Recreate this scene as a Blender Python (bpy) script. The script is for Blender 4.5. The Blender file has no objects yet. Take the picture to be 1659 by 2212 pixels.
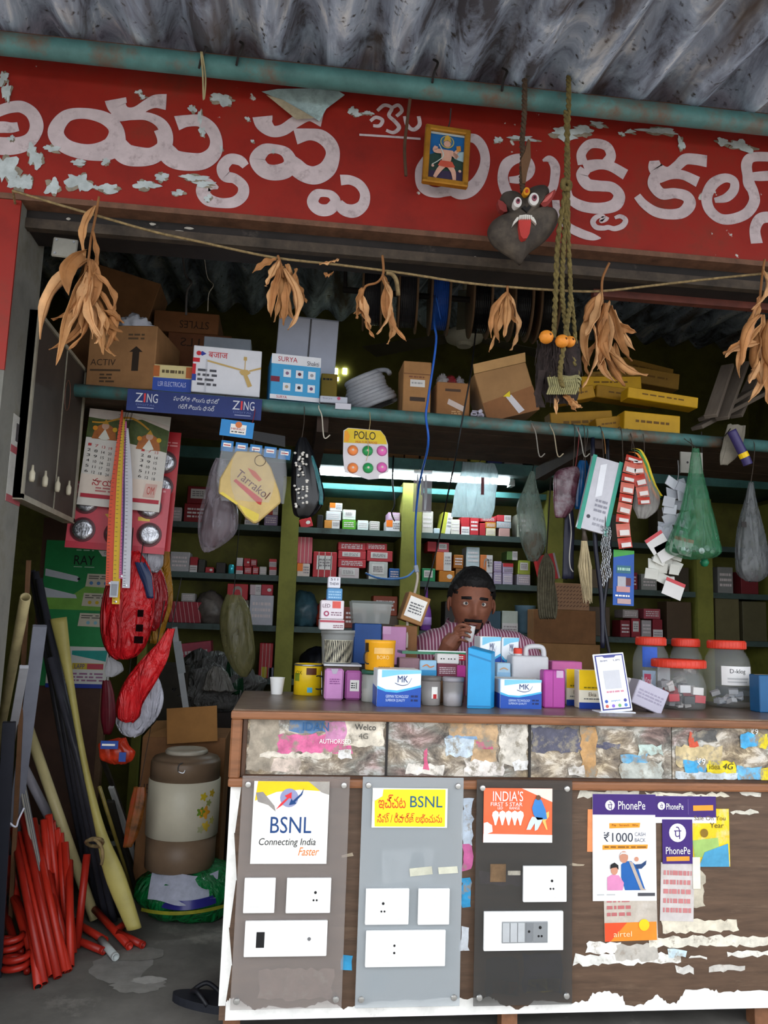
import bpy, bmesh, math, random
from mathutils import Vector, Matrix, Euler, noise as mnoise

SC = bpy.context.scene
COL = SC.collection
# ------------------------------------------------------------------ camera
FPX, CAMH = 1750.0, 1.095
YAW, PITCH, ROLL = math.radians(6.7), math.radians(7.9), math.radians(1.9)
_fw = Vector((math.sin(YAW) * math.cos(PITCH), math.cos(YAW) * math.cos(PITCH), math.sin(PITCH)))
_rt = Vector((math.cos(YAW), -math.sin(YAW), 0))
_up = _rt.cross(_fw)
RT = _rt * math.cos(ROLL) + _up * math.sin(ROLL)
UP = _up * math.cos(ROLL) - _rt * math.sin(ROLL)
CPOS = Vector((0, 0, CAMH))
cam_data = bpy.data.cameras.new('camera')
cam_data.sensor_fit = 'HORIZONTAL'
cam_data.sensor_width = 36.0
cam_data.lens = 36.0 * FPX / 1659.0
cam_data.clip_start = 0.05
cam = bpy.data.objects.new('camera', cam_data)
COL.objects.link(cam)
_m = Matrix((RT, UP, -_fw)).transposed().to_4x4()
_m.translation = CPOS
cam.matrix_world = _m
SC.camera = cam
# ------------------------------------------------------------------ light and exposure
SC.view_settings.view_transform = 'Standard'
SC.view_settings.look = 'None'
SC.view_settings.gamma = 1.0
SC.view_settings.use_curve_mapping = False
SC.view_settings.exposure = 1.65
world = bpy.data.worlds.new('overcast_sky')
SC.world = world
world.use_nodes = True
_bg = world.node_tree.nodes['Background']
_bg.inputs[0].default_value = (0.90, 0.94, 1.0, 1)
_bg.inputs[1].default_value = 1.05
SC.cycles.use_denoising = True
SC.cycles.max_bounces = 8
SC.cycles.diffuse_bounces = 4
SC.cycles.transparent_max_bounces = 16
SC.cycles.caustics_reflective = False
SC.cycles.caustics_refractive = False
TUBE_POWER = 11.0

# ------------------------------------------------------------------ helpers
def P(x, y, Y):                       # photo pixel at depth Y -> point
    d = _fw * FPX + RT * (x - 829.5) + UP * (1106 - y)
    return CPOS + d * (Y / d.y)
def PX(x, y, X):                      # photo pixel on plane x = X
    d = _fw * FPX + RT * (x - 829.5) + UP * (1106 - y)
    return CPOS + d * (X / d.x)
def PZ(x, y, Z):
    d = _fw * FPX + RT * (x - 829.5) + UP * (1106 - y)
    return CPOS + d * ((Z - CAMH) / d.z)
def S(p):                             # metres per pixel at point p
    return (p - CPOS).dot(_fw) / FPX
def lin(c):
    if isinstance(c, str):
        c = tuple(int(c[i:i + 2], 16) / 255 for i in (0, 2, 4))
    return tuple((v / 12.92 if v <= .04045 else ((v + .055) / 1.055) ** 2.4) for v in c)
_MATS = {}
def M(col, rough=.6, noise=.18, scale=12, metal=0.0, bump=0.0, alpha=1.0, emit=0.0, spec=.35, trans=0.0, stretch=None, dirt=None, dscale=5, dlim=(.5, .7)):
    key = (col, rough, noise, scale, metal, bump, alpha, emit, spec, trans, stretch, dirt, dscale, dlim)
    if key in _MATS: return _MATS[key]
    m = bpy.data.materials.new('paint_' + (col if isinstance(col, str) else 'mix'))
    m.use_nodes = True
    nt = m.node_tree; N = nt.nodes; L = nt.links
    b = N['Principled BSDF']
    c = lin(col)
    b.inputs['Roughness'].default_value = rough
    b.inputs['Metallic'].default_value = metal
    b.inputs['Specular IOR Level'].default_value = spec
    if alpha < 1: b.inputs['Alpha'].default_value = alpha
    if trans: b.inputs['Transmission Weight'].default_value = trans
    if emit:
        b.inputs['Emission Color'].default_value = (*c, 1); b.inputs['Emission Strength'].default_value = emit
    b.inputs['Base Color'].default_value = (*c, 1)
    if noise or bump or dirt:
        tc = N.new('ShaderNodeTexCoord'); mp = N.new('ShaderNodeMapping')
        L.new(tc.outputs['Object'], mp.inputs[0])
        if stretch: mp.inputs['Scale'].default_value = stretch
        nz = N.new('ShaderNodeTexNoise'); nz.inputs['Scale'].default_value = scale; nz.inputs['Detail'].default_value = 6
        nz.inputs['Roughness'].default_value = .65
        L.new(mp.outputs[0], nz.inputs[0])
        cr = N.new('ShaderNodeValToRGB')
        cr.color_ramp.elements[0].position = .3; cr.color_ramp.elements[1].position = .7
        cr.color_ramp.elements[0].color = (*[max(0, v * (1 - 1.6 * noise)) for v in c], 1)
        cr.color_ramp.elements[1].color = (*[min(1, v * (1 + noise)) for v in c], 1)
        L.new(nz.outputs[0], cr.inputs[0])
        out = cr.outputs[0]
        if dirt:
            nz2 = N.new('ShaderNodeTexNoise'); nz2.inputs['Scale'].default_value = dscale; nz2.inputs['Detail'].default_value = 8
            nz2.inputs['Roughness'].default_value = .7
            L.new(mp.outputs[0], nz2.inputs[0])
            r2 = N.new('ShaderNodeValToRGB')
            r2.color_ramp.elements[0].position = dlim[0]; r2.color_ramp.elements[1].position = dlim[1]
            L.new(nz2.outputs[0], r2.inputs[0])
            mx = N.new('ShaderNodeMix'); mx.data_type = 'RGBA'
            L.new(r2.outputs[0], mx.inputs[0]); L.new(out, mx.inputs[6]); mx.inputs[7].default_value = (*lin(dirt), 1)
            out = mx.outputs[2]
        L.new(out, b.inputs['Base Color'])
        if bump:
            bp = N.new('ShaderNodeBump'); bp.inputs['Strength'].default_value = bump; bp.inputs['Distance'].default_value = .01
            L.new(nz.outputs[0], bp.inputs['Height']); L.new(bp.outputs[0], b.inputs['Normal'])
    _MATS[key] = m
    return m

def link(o, parent=None):
    COL.objects.link(o)
    if parent: o.parent = parent
    return o
def tag(o, label, cat, group=None, kind=None):
    o['label'] = label; o['category'] = cat
    if group: o['group'] = group
    if kind: o['kind'] = kind
    return o
def struct(o, label=None, cat=None):
    o['kind'] = 'structure'
    if label: o['label'] = label
    if cat: o['category'] = cat
    return o
def empty(name, loc, label=None, cat=None, group=None, rot=None):
    o = bpy.data.objects.new(name, None); o.empty_display_size = .05
    COL.objects.link(o); o.location = loc
    if rot: o.rotation_euler = rot
    if label: tag(o, label, cat, group)
    return o

class MB:
    def __init__(s): s.v = []; s.f = []; s.mi = []; s.cur = 0
    def add(s, vs, fs):
        n = len(s.v); s.v += [tuple(v) for v in vs]
        s.f += [tuple(i + n for i in f) for f in fs]; s.mi += [s.cur] * len(fs); return s
    def box(s, x0, x1, y0, y1, z0, z1):
        return s.add([(x0,y0,z0),(x1,y0,z0),(x1,y1,z0),(x0,y1,z0),(x0,y0,z1),(x1,y0,z1),(x1,y1,z1),(x0,y1,z1)],
                     [(0,3,2,1),(4,5,6,7),(0,1,5,4),(1,2,6,5),(2,3,7,6),(3,0,4,7)])
    def tube(s, pts, r, n=8, cap=True):
        pts = [Vector(p) for p in pts]; k = len(pts)
        rs = r if isinstance(r, (list, tuple)) else [r] * k
        vs = []; fs = []; a = None
        for i, p in enumerate(pts):
            t = (pts[min(i+1,k-1)] - pts[max(i-1,0)])
            if t.length < 1e-9: t = Vector((0,0,1))
            t.normalize()
            if a is None:
                a = t.orthogonal().normalized()
            else:
                a = (a - t * a.dot(t))
                a = a.normalized() if a.length > 1e-6 else t.orthogonal().normalized()
            b = t.cross(a)
            for j in range(n):
                q = 2 * math.pi * j / n
                vs.append(p + (a * math.cos(q) + b * math.sin(q)) * rs[i])
        for i in range(k-1):
            for j in range(n):
                fs.append((i*n+j, i*n+(j+1)%n, (i+1)*n+(j+1)%n, (i+1)*n+j))
        if cap:
            fs.append(tuple(range(n))[::-1]); fs.append(tuple((k-1)*n+j for j in range(n)))
        return s.add(vs, fs)
    def lathe(s, prof, n=24, c=(0,0,0), a0=0, cap=True):   # prof: (r, z)
        vs = []; fs = []
        for r, z in prof:
            for j in range(n):
                q = a0 + 2*math.pi*j/n
                vs.append((c[0]+r*math.cos(q), c[1]+r*math.sin(q), c[2]+z))
        k = len(prof)
        for i in range(k-1):
            for j in range(n): fs.append((i*n+j, i*n+(j+1)%n, (i+1)*n+(j+1)%n, (i+1)*n+j))
        if cap:
            if prof[0][0] > 1e-5: fs.append(tuple(range(n))[::-1])
            if prof[-1][0] > 1e-5: fs.append(tuple((k-1)*n+j for j in range(n)))
        return s.add(vs, fs)
    def poly(s, pts, y=0.0, th=0.0):      # polygon in XZ facing -Y, optional thickness
        n = len(pts)
        if th <= 0: return s.add([(p[0], y, p[1]) for p in pts], [tuple(range(n))])
        vs = [(p[0], y, p[1]) for p in pts] + [(p[0], y+th, p[1]) for p in pts]
        return s.add(vs, [tuple(range(n)), tuple(range(n, 2*n))[::-1]] + [(i, i+n, (i+1)%n+n, (i+1)%n) for i in range(n)])
    def grid(s, fn, nu, nv, closed=False):
        vs = [fn(i/nu, j/nv) for i in range(nu+1) for j in range(nv+1)]
        fs = [(i*(nv+1)+j, (i+1)*(nv+1)+j, (i+1)*(nv+1)+j+1, i*(nv+1)+j+1) for i in range(nu) for j in range(nv)]
        return s.add(vs, fs)
    def mesh(s, name='mesh', smooth=False, recalc=False):
        me = bpy.data.meshes.new(name); me.from_pydata(s.v, [], s.f)
        if any(s.mi): me.polygons.foreach_set('material_index', s.mi)
        if recalc:
            bm = bmesh.new(); bm.from_mesh(me); bmesh.ops.recalc_face_normals(bm, faces=bm.faces); bm.to_mesh(me); bm.free()
        if smooth: me.polygons.foreach_set('use_smooth', [True]*len(me.polygons))
        me.update(); return me
    def build(s, name, mat, parent=None, smooth=False, loc=None, rot=None, bevel=0, seg=1, recalc=False):
        me = s.mesh(name, False, recalc)
        if bevel:
            bm = bmesh.new(); bm.from_mesh(me)
            bmesh.ops.bevel(bm, geom=bm.edges[:], offset=bevel, segments=seg, affect='EDGES', profile=.6)
            bm.to_mesh(me); bm.free()
        if smooth: me.polygons.foreach_set('use_smooth', [True]*len(me.polygons))
        for mm in (mat if isinstance(mat, (list, tuple)) else [mat]): me.materials.append(mm)
        o = bpy.data.objects.new(name, me)
        if loc is not None: o.location = loc
        if rot is not None: o.rotation_euler = rot
        return link(o, parent)

def crom(pts, sub=6, closed=False):       # Catmull-Rom through tuples of any size
    n = len(pts); out = []
    g = (lambda i: pts[i % n]) if closed else (lambda i: pts[max(0, min(n-1, i))])
    for i in range(n if closed else n-1):
        p0, p1, p2, p3 = g(i-1), g(i), g(i+1), g(i+2)
        for k in range(sub):
            t = k/sub
            out.append(tuple(.5*((2*b)+(-a+c)*t+(2*a-5*b+4*c-d)*t*t+(-a+3*b-3*c+d)*t**3) for a, b, c, d in zip(p0,p1,p2,p3)))
    if not closed: out.append(tuple(pts[-1]))
    return out
def stroke(mb, pts, y, closed=False, sub=6):   # pts (x, z, width): flat brush stroke in XZ plane
    q = crom(pts, sub, closed); n = len(q); vs = []
    for i in range(n):
        a = q[(i-1) % n] if (closed or i > 0) else q[i]; b = q[(i+1) % n] if (closed or i < n-1) else q[i]
        dx, dz = b[0]-a[0], b[1]-a[1]; l = math.hypot(dx, dz) or 1
        nx, nz = -dz/l, dx/l; w = max(q[i][2], 1e-5)/2
        vs += [(q[i][0]+nx*w, y, q[i][1]+nz*w), (q[i][0]-nx*w, y, q[i][1]-nz*w)]
    fs = [(2*i, 2*i+1, (2*i+3) % (2*n), (2*i+2) % (2*n)) for i in range(n if closed else n-1)]
    mb.add(vs, fs)
def ragged(cx, cz, rx, rz, rng, n=14, jag=.35):
    ph = rng.random()*6
    return [(cx + rx*math.cos(a)*(1-jag*rng.random()), cz + rz*math.sin(a)*(1-jag*rng.random())) for a in [ph*0 + 2*math.pi*i/n for i in range(n)]]
def blotch(cx, cz, rx, rz, rng, n=30, jag=.12):
    p = [rng.uniform(0, 6.28) for _ in range(4)]; out = []
    for i in range(n):
        a = 2*math.pi*i/n
        k = .78+.2*math.sin(2*a+p[0])+.16*math.sin(3*a+p[1])+.12*math.sin(5*a+p[2])+.08*math.sin(8*a+p[3])+rng.uniform(-jag, jag)
        out.append((cx+rx*math.cos(a)*k, cz+rz*math.sin(a)*k))
    return out
def torn_rect(x0, z0, x1, z1, rng, step=.012, j=.006):
    pts = []
    def edge(a, b):
        n = max(1, int(math.hypot(b[0]-a[0], b[1]-a[1])/step))
        for i in range(n):
            t = i/n; pts.append((a[0]+(b[0]-a[0])*t+rng.uniform(-j, j), a[1]+(b[1]-a[1])*t+rng.uniform(-j, j)))
    edge((x0,z0),(x1,z0)); edge((x1,z0),(x1,z1)); edge((x1,z1),(x0,z1)); edge((x0,z1),(x0,z0))
    return pts

_FONTC = {}
def font_mesh(s):
    if s in _FONTC: return _FONTC[s]
    c = bpy.data.curves.new('lettering', 'FONT'); c.body = s; c.size = 1; c.resolution_u = 3; c.align_x = 'LEFT'
    o = bpy.data.objects.new('lettering_source', c); COL.objects.link(o)
    dg = bpy.context.evaluated_depsgraph_get(); dg.update()
    me = bpy.data.meshes.new_from_object(o.evaluated_get(dg))
    vs = [v.co.copy() for v in me.vertices]; fs = [tuple(p.vertices) for p in me.polygons]
    bpy.data.meshes.remove(me); bpy.data.objects.remove(o); bpy.data.curves.remove(c)
    x0 = min(v.x for v in vs); x1 = max(v.x for v in vs); y0 = min(v.y for v in vs); y1 = max(v.y for v in vs)
    _FONTC[s] = ([((v.x-x0)/(x1-x0 or 1), (v.y-y0)/(y1-y0 or 1)) for v in vs], fs)
    return _FONTC[s]
def text_into(mb, s, x0, z0, x1, z1, y, slant=0.0):
    vs, fs = font_mesh(s)
    mb.add([(x0+(x1-x0)*u+slant*v*(z1-z0), y, z0+(z1-z0)*v) for u, v in vs], [tuple(f)[::-1] if False else f for f in fs])

DIM = {}
def W(o): return DIM[o.name]
def decal(o, u0, v0, u1, v1, mat, name='label', layer=1):
    w, h = W(o); d = -.0009*layer
    return MB().add([((u0-.5)*w, d, (1-v1)*h), ((u1-.5)*w, d, (1-v1)*h), ((u1-.5)*w, d, (1-v0)*h), ((u0-.5)*w, d, (1-v0)*h)], [(0,1,2,3)]).build(name, mat, o)
def dpoly(o, pts, mat, name='print', layer=1):
    w, h = W(o)
    return MB().poly([((u-.5)*w, (1-v)*h) for u, v in pts], -.0009*layer).build(name, mat, o)
def dtext(o, s, u0, v0, u1, v1, mat, layer=2, slant=0.0, name='lettering'):
    w, h = W(o); mb = MB()
    text_into(mb, s, (u0-.5)*w, (1-v1)*h, (u1-.5)*w, (1-v0)*h, -.0009*layer, slant)
    return mb.build(name, mat, o)
def dlines(o, u0, v0, u1, v1, n, mat, layer=2, seed=0, name='small_print'):     # unreadable fine print as broken bars
    w, h = W(o); rng = random.Random(seed); mb = MB(); dv = (v1-v0)/n
    for i in range(n):
        u = u0
        while u < u1-.02:
            l = min(rng.uniform(.04, .16), u1-u)
            mb.add([((a-.5)*w, -.0009*layer, (1-b)*h) for a, b in ((u, v0+dv*(i+.7)), (u+l, v0+dv*(i+.7)), (u+l, v0+dv*(i+.2)), (u, v0+dv*(i+.2)))], [(0,1,2,3)])
            u += l + rng.uniform(.015, .04)
    return mb.build(name, mat, o)
def dstroke(o, pts, mat, name='print', layer=2, closed=False, mbx=None):         # pts (u, v, width as share of object width)
    w, h = W(o); mb = mbx or MB()
    stroke(mb, [((u-.5)*w, (1-v)*h, t*w) for u, v, t in pts], -.0009*layer, closed)
    return mb if mbx else mb.build(name, mat, o)
def disc_pts(u, v, r, asp, n=20):
    return [(u+r*math.cos(2*math.pi*i/n), v-r*asp*math.sin(2*math.pi*i/n)) for i in range(n)]
def ddisc(o, u, v, r, mat, name='print', layer=1, n=20, sq=1.0):
    w, h = W(o); return dpoly(o, disc_pts(u, v, r, w/h*sq, n), mat, name, layer)

def carton(name, label, cat, r, Y, depth, mat, zb=None, rz=0, ry=0, rx=0, group=None, bev=.0025, seam=True, mats=None):
    x0, y0, x1, y1 = r
    p = P((x0+x1)/2, y1, Y); s = S(p); w = (x1-x0)*s; h = (y1-y0)*s
    if zb is not None:
        h += p.z - zb; p.z = zb
    mb = MB().box(-w/2, w/2, 0, depth, 0, h)
    o = mb.build(name, mat, None, loc=p, rot=(math.radians(rx), math.radians(ry), math.radians(rz)), bevel=min(bev, w*.2, h*.2))
    DIM[o.name] = (w, h)
    if label: tag(o, label, cat, group)
    if seam:
        MB().box(-w/2+.002, w/2-.002, depth*.47, depth*.53, h, h+.0006).build('flap_seam', M('b89f78', .5, .1), o)
    return o
def sheet(name, label, cat, r, Y, mat, th=.0015, group=None, ry=0, rz=0, rx=0):   # flat sign / paper, front at Y
    x0, y0, x1, y1 = r
    p = P((x0+x1)/2, y1, Y); s = S(p); w = (x1-x0)*s; h = (y1-y0)*s
    o = MB().box(-w/2, w/2, 0, th, 0, h).build(name, mat, None, loc=p, rot=(math.radians(rx), math.radians(ry), math.radians(rz)))
    DIM[o.name] = (w, h)
    if label: tag(o, label, cat, group)
    return o
def wire(name, pts, r, mat, label=None, cat='wire', parent=None, sub=5, n=6, group=None):
    o = MB().tube(crom([tuple(p) for p in pts], sub), r, n).build(name, mat, parent, smooth=True)
    if label: tag(o, label, cat, group)
    return o
CARD = M('a5784a', .75, .15, 9, bump=.08); CARD2 = M('8a5f3a', .75, .2, 7, bump=.1); CARD3 = M('b8905e', .75, .15, 9)
WHITE = M('eeeeec', .5, .05); PAPER = M('f2f0ea', .6, .06); INK = M('1c1c1e', .6, 0); GREYINK = M('6a6a6c', .6, 0)
RED = M('b81f24', .5, .12); BLUE = M('1c4fa8', .5, .1); SKYB = M('2f9ed8', .45, .1); YEL = M('f2c80f', .45, .08)
TEAL = M('4c7876', .5, .25, 9, dirt='6b4a35', dscale=6, dlim=(.5, .68)); STEEL = M('b9bcc0', .3, .1, metal=.9)
BLACK = M('121214', .5, .1); DARK = M('2a2624', .7, .25); GOLD = M('a87424', .4, .2, 20, metal=.3)
ROPE = M('8a7550', .9, .35, 60, bump=.4); TWINE = M('6f6137', .9, .35, 80, bump=.4)
# ------------------------------------------------------------------ the setting
YS = 2.15            # front plane of the sign wall
ZF = 0.0
def concrete():
    m = M('6f6c66', .85, .25, 4, bump=.25, dirt='8e8a82', dscale=2.2, dlim=(.58, .66))
    return m
fl = struct(MB().box(-1.6, 2.8, 2.12, 4.7, -.12, 0).build('floor', concrete()), 'grey worn concrete shop floor', 'floor')
rng = random.Random(4)
c = PZ(350, 2045, 0.0); 
for k, (x, y, rx, rz, col) in enumerate([(262, 2085, .10, .15, '8d8a85'), (300, 2128, .09, .06, '8f8c86'), (322, 2118, .055, .03, 'aeaba5'), (300, 2062, .10, .06, '85827c')]):
    q = PZ(x, y, 0)
    pts = ragged(q.x, q.y, rx, rz, rng, 26, .22)
    MB().add([(a, b, .0008+.0004*k) for a, b in pts], [tuple(range(len(pts)))]).build('dried_stain', M(col, .9, .15, 14), fl)
struct(MB().box(-14, 14, -14, 2.12, -.32, -.2).build('ground', M('9a9388', .9, .2, 3, bump=.2)), 'bare street ground in front of the shop', 'ground')
struct(MB().box(-1.6, 2.8, 2.0, 2.12, -.2, -.12).build('trim_1', concrete()), 'low concrete step at the shop front', 'step')
OLIVE = M('6f6c30', .75, .22, 5, dirt='4a4626', dscale=4, dlim=(.52, .75))
PLASTER = M('77766f', .85, .25, 5, bump=.2, dirt='55503f', dscale=5, dlim=(.5, .7))
struct(MB().box(-1.6, 2.8, 4.6, 4.72, 0, 3.1).build('wall_back', OLIVE), 'olive green back wall', 'wall')
struct(MB().box(-1.72, -1.6, 2.3, 4.72, 0, 3.1).build('wall_left', OLIVE), 'dim left side wall', 'wall')
struct(MB().box(2.8, 2.92, 2.15, 4.72, 0, 3.1).build('wall_right', OLIVE), 'dim right side wall', 'wall')
# red painted fascia with peeled plaster
def red_sign():
    m = M('8e1c0e', .55, .22, 4, dirt='5e2c1c', dscale=4, dlim=(.52, .8), bump=.05)
    nt = m.node_tree; N = nt.nodes; L = nt.links; b = N['Principled BSDF']
    src = b.inputs['Base Color'].links[0].from_socket
    tc = N.new('ShaderNodeTexCoord')
    # fine flaked specks of bare plaster
    nz = N.new('ShaderNodeTexNoise'); nz.inputs['Scale'].default_value = 26; nz.inputs['Detail'].default_value = 5
    L.new(tc.outputs['Object'], nz.inputs[0])
    big = N.new('ShaderNodeTexNoise'); big.inputs['Scale'].default_value = 2.3; L.new(tc.outputs['Object'], big.inputs[0])
    mul = N.new('ShaderNodeMath'); mul.operation = 'MULTIPLY'; L.new(nz.outputs[0], mul.inputs[0]); L.new(big.outputs[0], mul.inputs[1])
    r = N.new('ShaderNodeValToRGB'); r.color_ramp.elements[0].position = .385; r.color_ramp.elements[1].position = .40
    L.new(mul.outputs[0], r.inputs[0])
    mx = N.new('ShaderNodeMix'); mx.data_type = 'RGBA'; L.new(r.outputs[0], mx.inputs[0]); L.new(src, mx.inputs[6]); mx.inputs[7].default_value = (*lin('b9bcb6'), 1)
    L.new(mx.outputs[2], b.inputs['Base Color'])
    return m
REDSIGN = red_sign()
zt = P(830, 495, YS).z
wf = struct(MB().box(-2.4, 2.92, YS, YS+.12, zt, 2.63).build('wall_front', REDSIGN), 'red painted fascia wall with white hand painted lettering and peeling patches', 'wall')
MB().box(-2.4, 2.92, YS-.006, YS+.1, zt-.012, zt+.004).build('edge_strip', M('6a4a38', .7, .3, 20), wf)
lx = P(27, 620, YS).x
wl = struct(MB().box(-2.4, lx, YS, YS+.22, -.2, zt-.012).build('wall_front_left', [PLASTER]), 'plastered door pillar with red painted face', 'wall')
MB().box(-2.4, lx+.001, YS-.003, YS+.004, 1.72, zt-.013).build('red_paint', REDSIGN, wl)
struct(MB().box(-2.4, -1.6, YS+.22, YS+.34, 0, 3.1).build('wall_left_return', PLASTER), 'dim wall return behind the pillar', 'wall')
struct(MB().box(2.3, 2.92, YS, YS+.15, -.2, zt-.012).build('wall_front_right', PLASTER), 'door pillar at the right', 'wall')
# dark lintel beam
zb_ = P(830, 558, YS+.06).z
bm_ = struct(MB().box(lx, 2.3, YS+.05, YS+.17, zb_, zt-.012).build('trim_2', M('211c1a', .7, .4, 6, dirt='4a423c', dscale=14, dlim=(.62, .74))), 'dark grimy lintel beam under the red sign', 'beam')
MB().box(lx, 2.3, YS+.045, YS+.07, zb_-.006, zb_+.022).build('lip', M('443a30', .7, .4, 15), bm_)
MB().box(.9, 2.3, YS+.145, YS+.17, zb_-.022, zb_).build('shutter_rail', M('5a2c22', .6, .3, 12), bm_)
rng = random.Random(8); mbp = MB()
for k in range(46):
    x = rng.choice([rng.uniform(300, 520), rng.uniform(880, 1060), rng.uniform(60, 1600)]); 
    q = P(x, 455 + .1*x + rng.uniform(-12, 75), YS+.048)
    if q.z > zt-.02 or q.z < zb_+.02: continue
    mbp.poly(ragged(q.x, q.z, rng.uniform(.004, .02), rng.uniform(.002, .006), rng, 9), YS+.0485-.00004*k)
mbp.build('paint_drips', M('a9a49a', .7, .2), bm_)['kind'] = 'stuff'

# lettering: brush strokes traced on the wall plane
def ztr(ox, oy, sc, pts):
    out = []
    for x, y, w in pts:
        q = P(ox+x/sc, oy+y/sc, YS); out.append((q.x, q.z, w/sc*S(q)))
    return out
R1 = (0, 180, 4.1475); R2 = (360, 200, 3.456); R3 = (880, 240, 4.366); R4 = (1200, 270, 3.614); R0 = (0, 0, 1)
GL = [
 [(R1, [(-40,560,150),(-150,510,130),(-185,420,125),(-140,330,115),(-60,275,110),(20,240,105),(110,215,110),(200,215,115),(290,275,115),(330,380,118),(295,480,120),(210,545,150),(90,565,170),(-40,560,170)], 0),
  (R1, [(-60,400,110),(30,395,110),(100,400,100),(165,390,85)], 0)],
 [(R1, [(500,440,140),(590,300,118),(760,272,105),(950,320,125),(1045,430,135),(1000,580,200),(800,620,155),(590,565,140)], 1),
  (R1, [(1035,145,190),(1060,220,170),(1130,262,110),(1220,255,95),(1320,195,100),(1400,165,130),(1490,170,155)], 0),
  (R1, [(1000,270,60),(1060,310,70),(1180,298,75),(1320,300,80),(1440,360,100),(1490,460,115),(1470,570,130),(1370,650,160),(1240,660,190),(1120,630,200),(1040,520,150)], 0),
  (R2, [(75,232,118),(150,215,95),(250,215,95),(330,270,95),(370,360,90),(355,450,110),(280,510,130),(180,520,145),(60,500,150),(0,440,140),(-30,350,80),(-60,280,70)], 0)],
 [(R2, [(590,550,60),(545,508,82),(470,500,85),(420,560,90),(440,625,90),(510,645,80),(570,700,80),(565,770,85),(500,820,85),(400,825,80),(310,800,100),(270,740,100),(300,690,110),(350,700,60),(385,715,20)], 0)],
 [(R2, [(715,180,150),(730,240,130),(790,290,95),(870,280,90),(960,220,90),(1060,170,100),(1165,190,150)], 0),
  (R2, [(677,500,116),(730,430,95),(812,422,72),(890,450,85),(925,520,100),(890,580,125),(800,600,125),(720,575,120)], 1),
  (R2, [(960,330,130),(1060,315,95),(1150,330,110),(1220,390,110),(1240,470,105),(1200,570,130),(1110,620,145),(1020,600,140),(950,540,130),(900,470,70)], 0)],
 [(R2, [(1090,810,85),(1120,760,75),(1170,752,60),(1230,765,65),(1260,815,80),(1220,870,90),(1160,880,95),(1110,855,90)], 1),
  (R2, [(1298,655,85),(1370,655,75),(1440,690,75),(1480,760,75),(1465,840,85),(1400,885,105),(1330,875,100),(1280,830,80)], 0)],
 [(R0, [(800,262,7),(812,254,8),(826,260,8),(820,272,8),(806,272,7)], 0),
  (R0, [(815,240,7),(830,228,8),(846,234,8),(840,250,8),(852,262,9),(862,276,9),(850,287,8),(834,282,7)], 0),
  (R0, [(846,234,7),(860,228,8),(868,240,8),(856,252,7)], 0),
  (R0, [(873,252,6),(880,272,9),(893,281,9),(906,270,9),(904,252,8)], 0), (R0, [(776,292,5),(840,296,5),(908,301,5)], 0)],
 [(R3, [(560,255,80),(640,265,98),(700,330,98),(732,430,92),(722,540,98),(670,660,120),(590,740,140),(500,770,140),(420,745,130),(360,755,110),(280,770,105),(190,750,110),(130,690,100),(120,560,90),(180,450,80)], 0)],
 [(R3, [(960,650,60),(1060,645,85),(1140,600,85),(1165,530,80),(1120,460,90),(1030,450,95),(940,500,110),(900,600,100),(910,700,110),(960,800,110),(1100,900,90),(1250,850,90),(1360,740,85),(1390,620,90),(1390,520,95),(1340,455,75),(1275,470,20)], 0)],
 [(R4, [(215,310,90),(200,230,75),(250,160,75),(320,145,80),(400,170,80),(432,240,80),(400,300,90)], 0),
  (R4, [(220,335,110),(330,310,85),(430,325,85),(545,390,95)], 0),
  (R4, [(230,350,90),(205,400,95),(250,465,100),(340,478,90),(440,490,90),(495,550,95),(470,620,100),(390,650,95),(280,650,90),(180,625,90),(110,570,70),(105,490,25)], 0),
  (R4, [(405,720,28),(390,742,30),(350,755,28),(375,715,30),(320,720,38),(290,760,45),(315,800,45),(370,808,40),(410,802,40),(460,812,42),(520,790,45),(545,745,42),(505,716,36),(460,728,25)], 0),
  (R4, [(0,590,60),(15,680,60),(90,790,70),(200,850,75),(290,877,60),(352,886,8)], 0)],
 [(R4, [(770,280,80),(790,350,130),(880,370,90),(950,320,80),(1010,270,90),(1090,270,95),(1180,285,100)], 0),
  (R4, [(800,410,100),(900,385,85),(1000,395,80),(1110,447,92)], 0),
  (R4, [(800,380,100),(770,430,100),(770,480,100),(830,540,95),(930,535,85),(1020,560,95),(1045,620,100),(990,685,90),(890,700,85),(780,680,85),(690,620,75),(635,555,65)], 0)],
 [(R4, [(1240,590,40),(1330,570,70),(1390,510,75),(1390,440,75),(1320,415,75),(1230,460,90),(1180,560,90),(1200,660,90),(1280,730,85),(1380,735,85),(1490,690,85),(1550,600,90),(1540,520,90),(1510,460,100),(1500,400,90),(1490,310,90),(1530,255,80),(1660,250,80),(1800,260,80)], 0),
  (R4, [(1510,405,60),(1600,402,80),(1800,390,80)], 0)],
 [(R4, [(1570,925,100),(1555,820,90),(1590,740,90),(1660,720,90),(1740,740,80),(1790,800,80)], 0)],
]
LETTER = M('c0b0b2', .65, .12, 18, dirt='8d7d7c', dscale=30, dlim=(.55, .75))
for gi, g in enumerate(GL):
    mb = MB()
    for k, (rg, pts, cl) in enumerate(g): stroke(mb, ztr(*rg, pts), YS-.0012-.0003*k, bool(cl), 8)
    mb.build('painted_letter', LETTER, wf)
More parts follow.
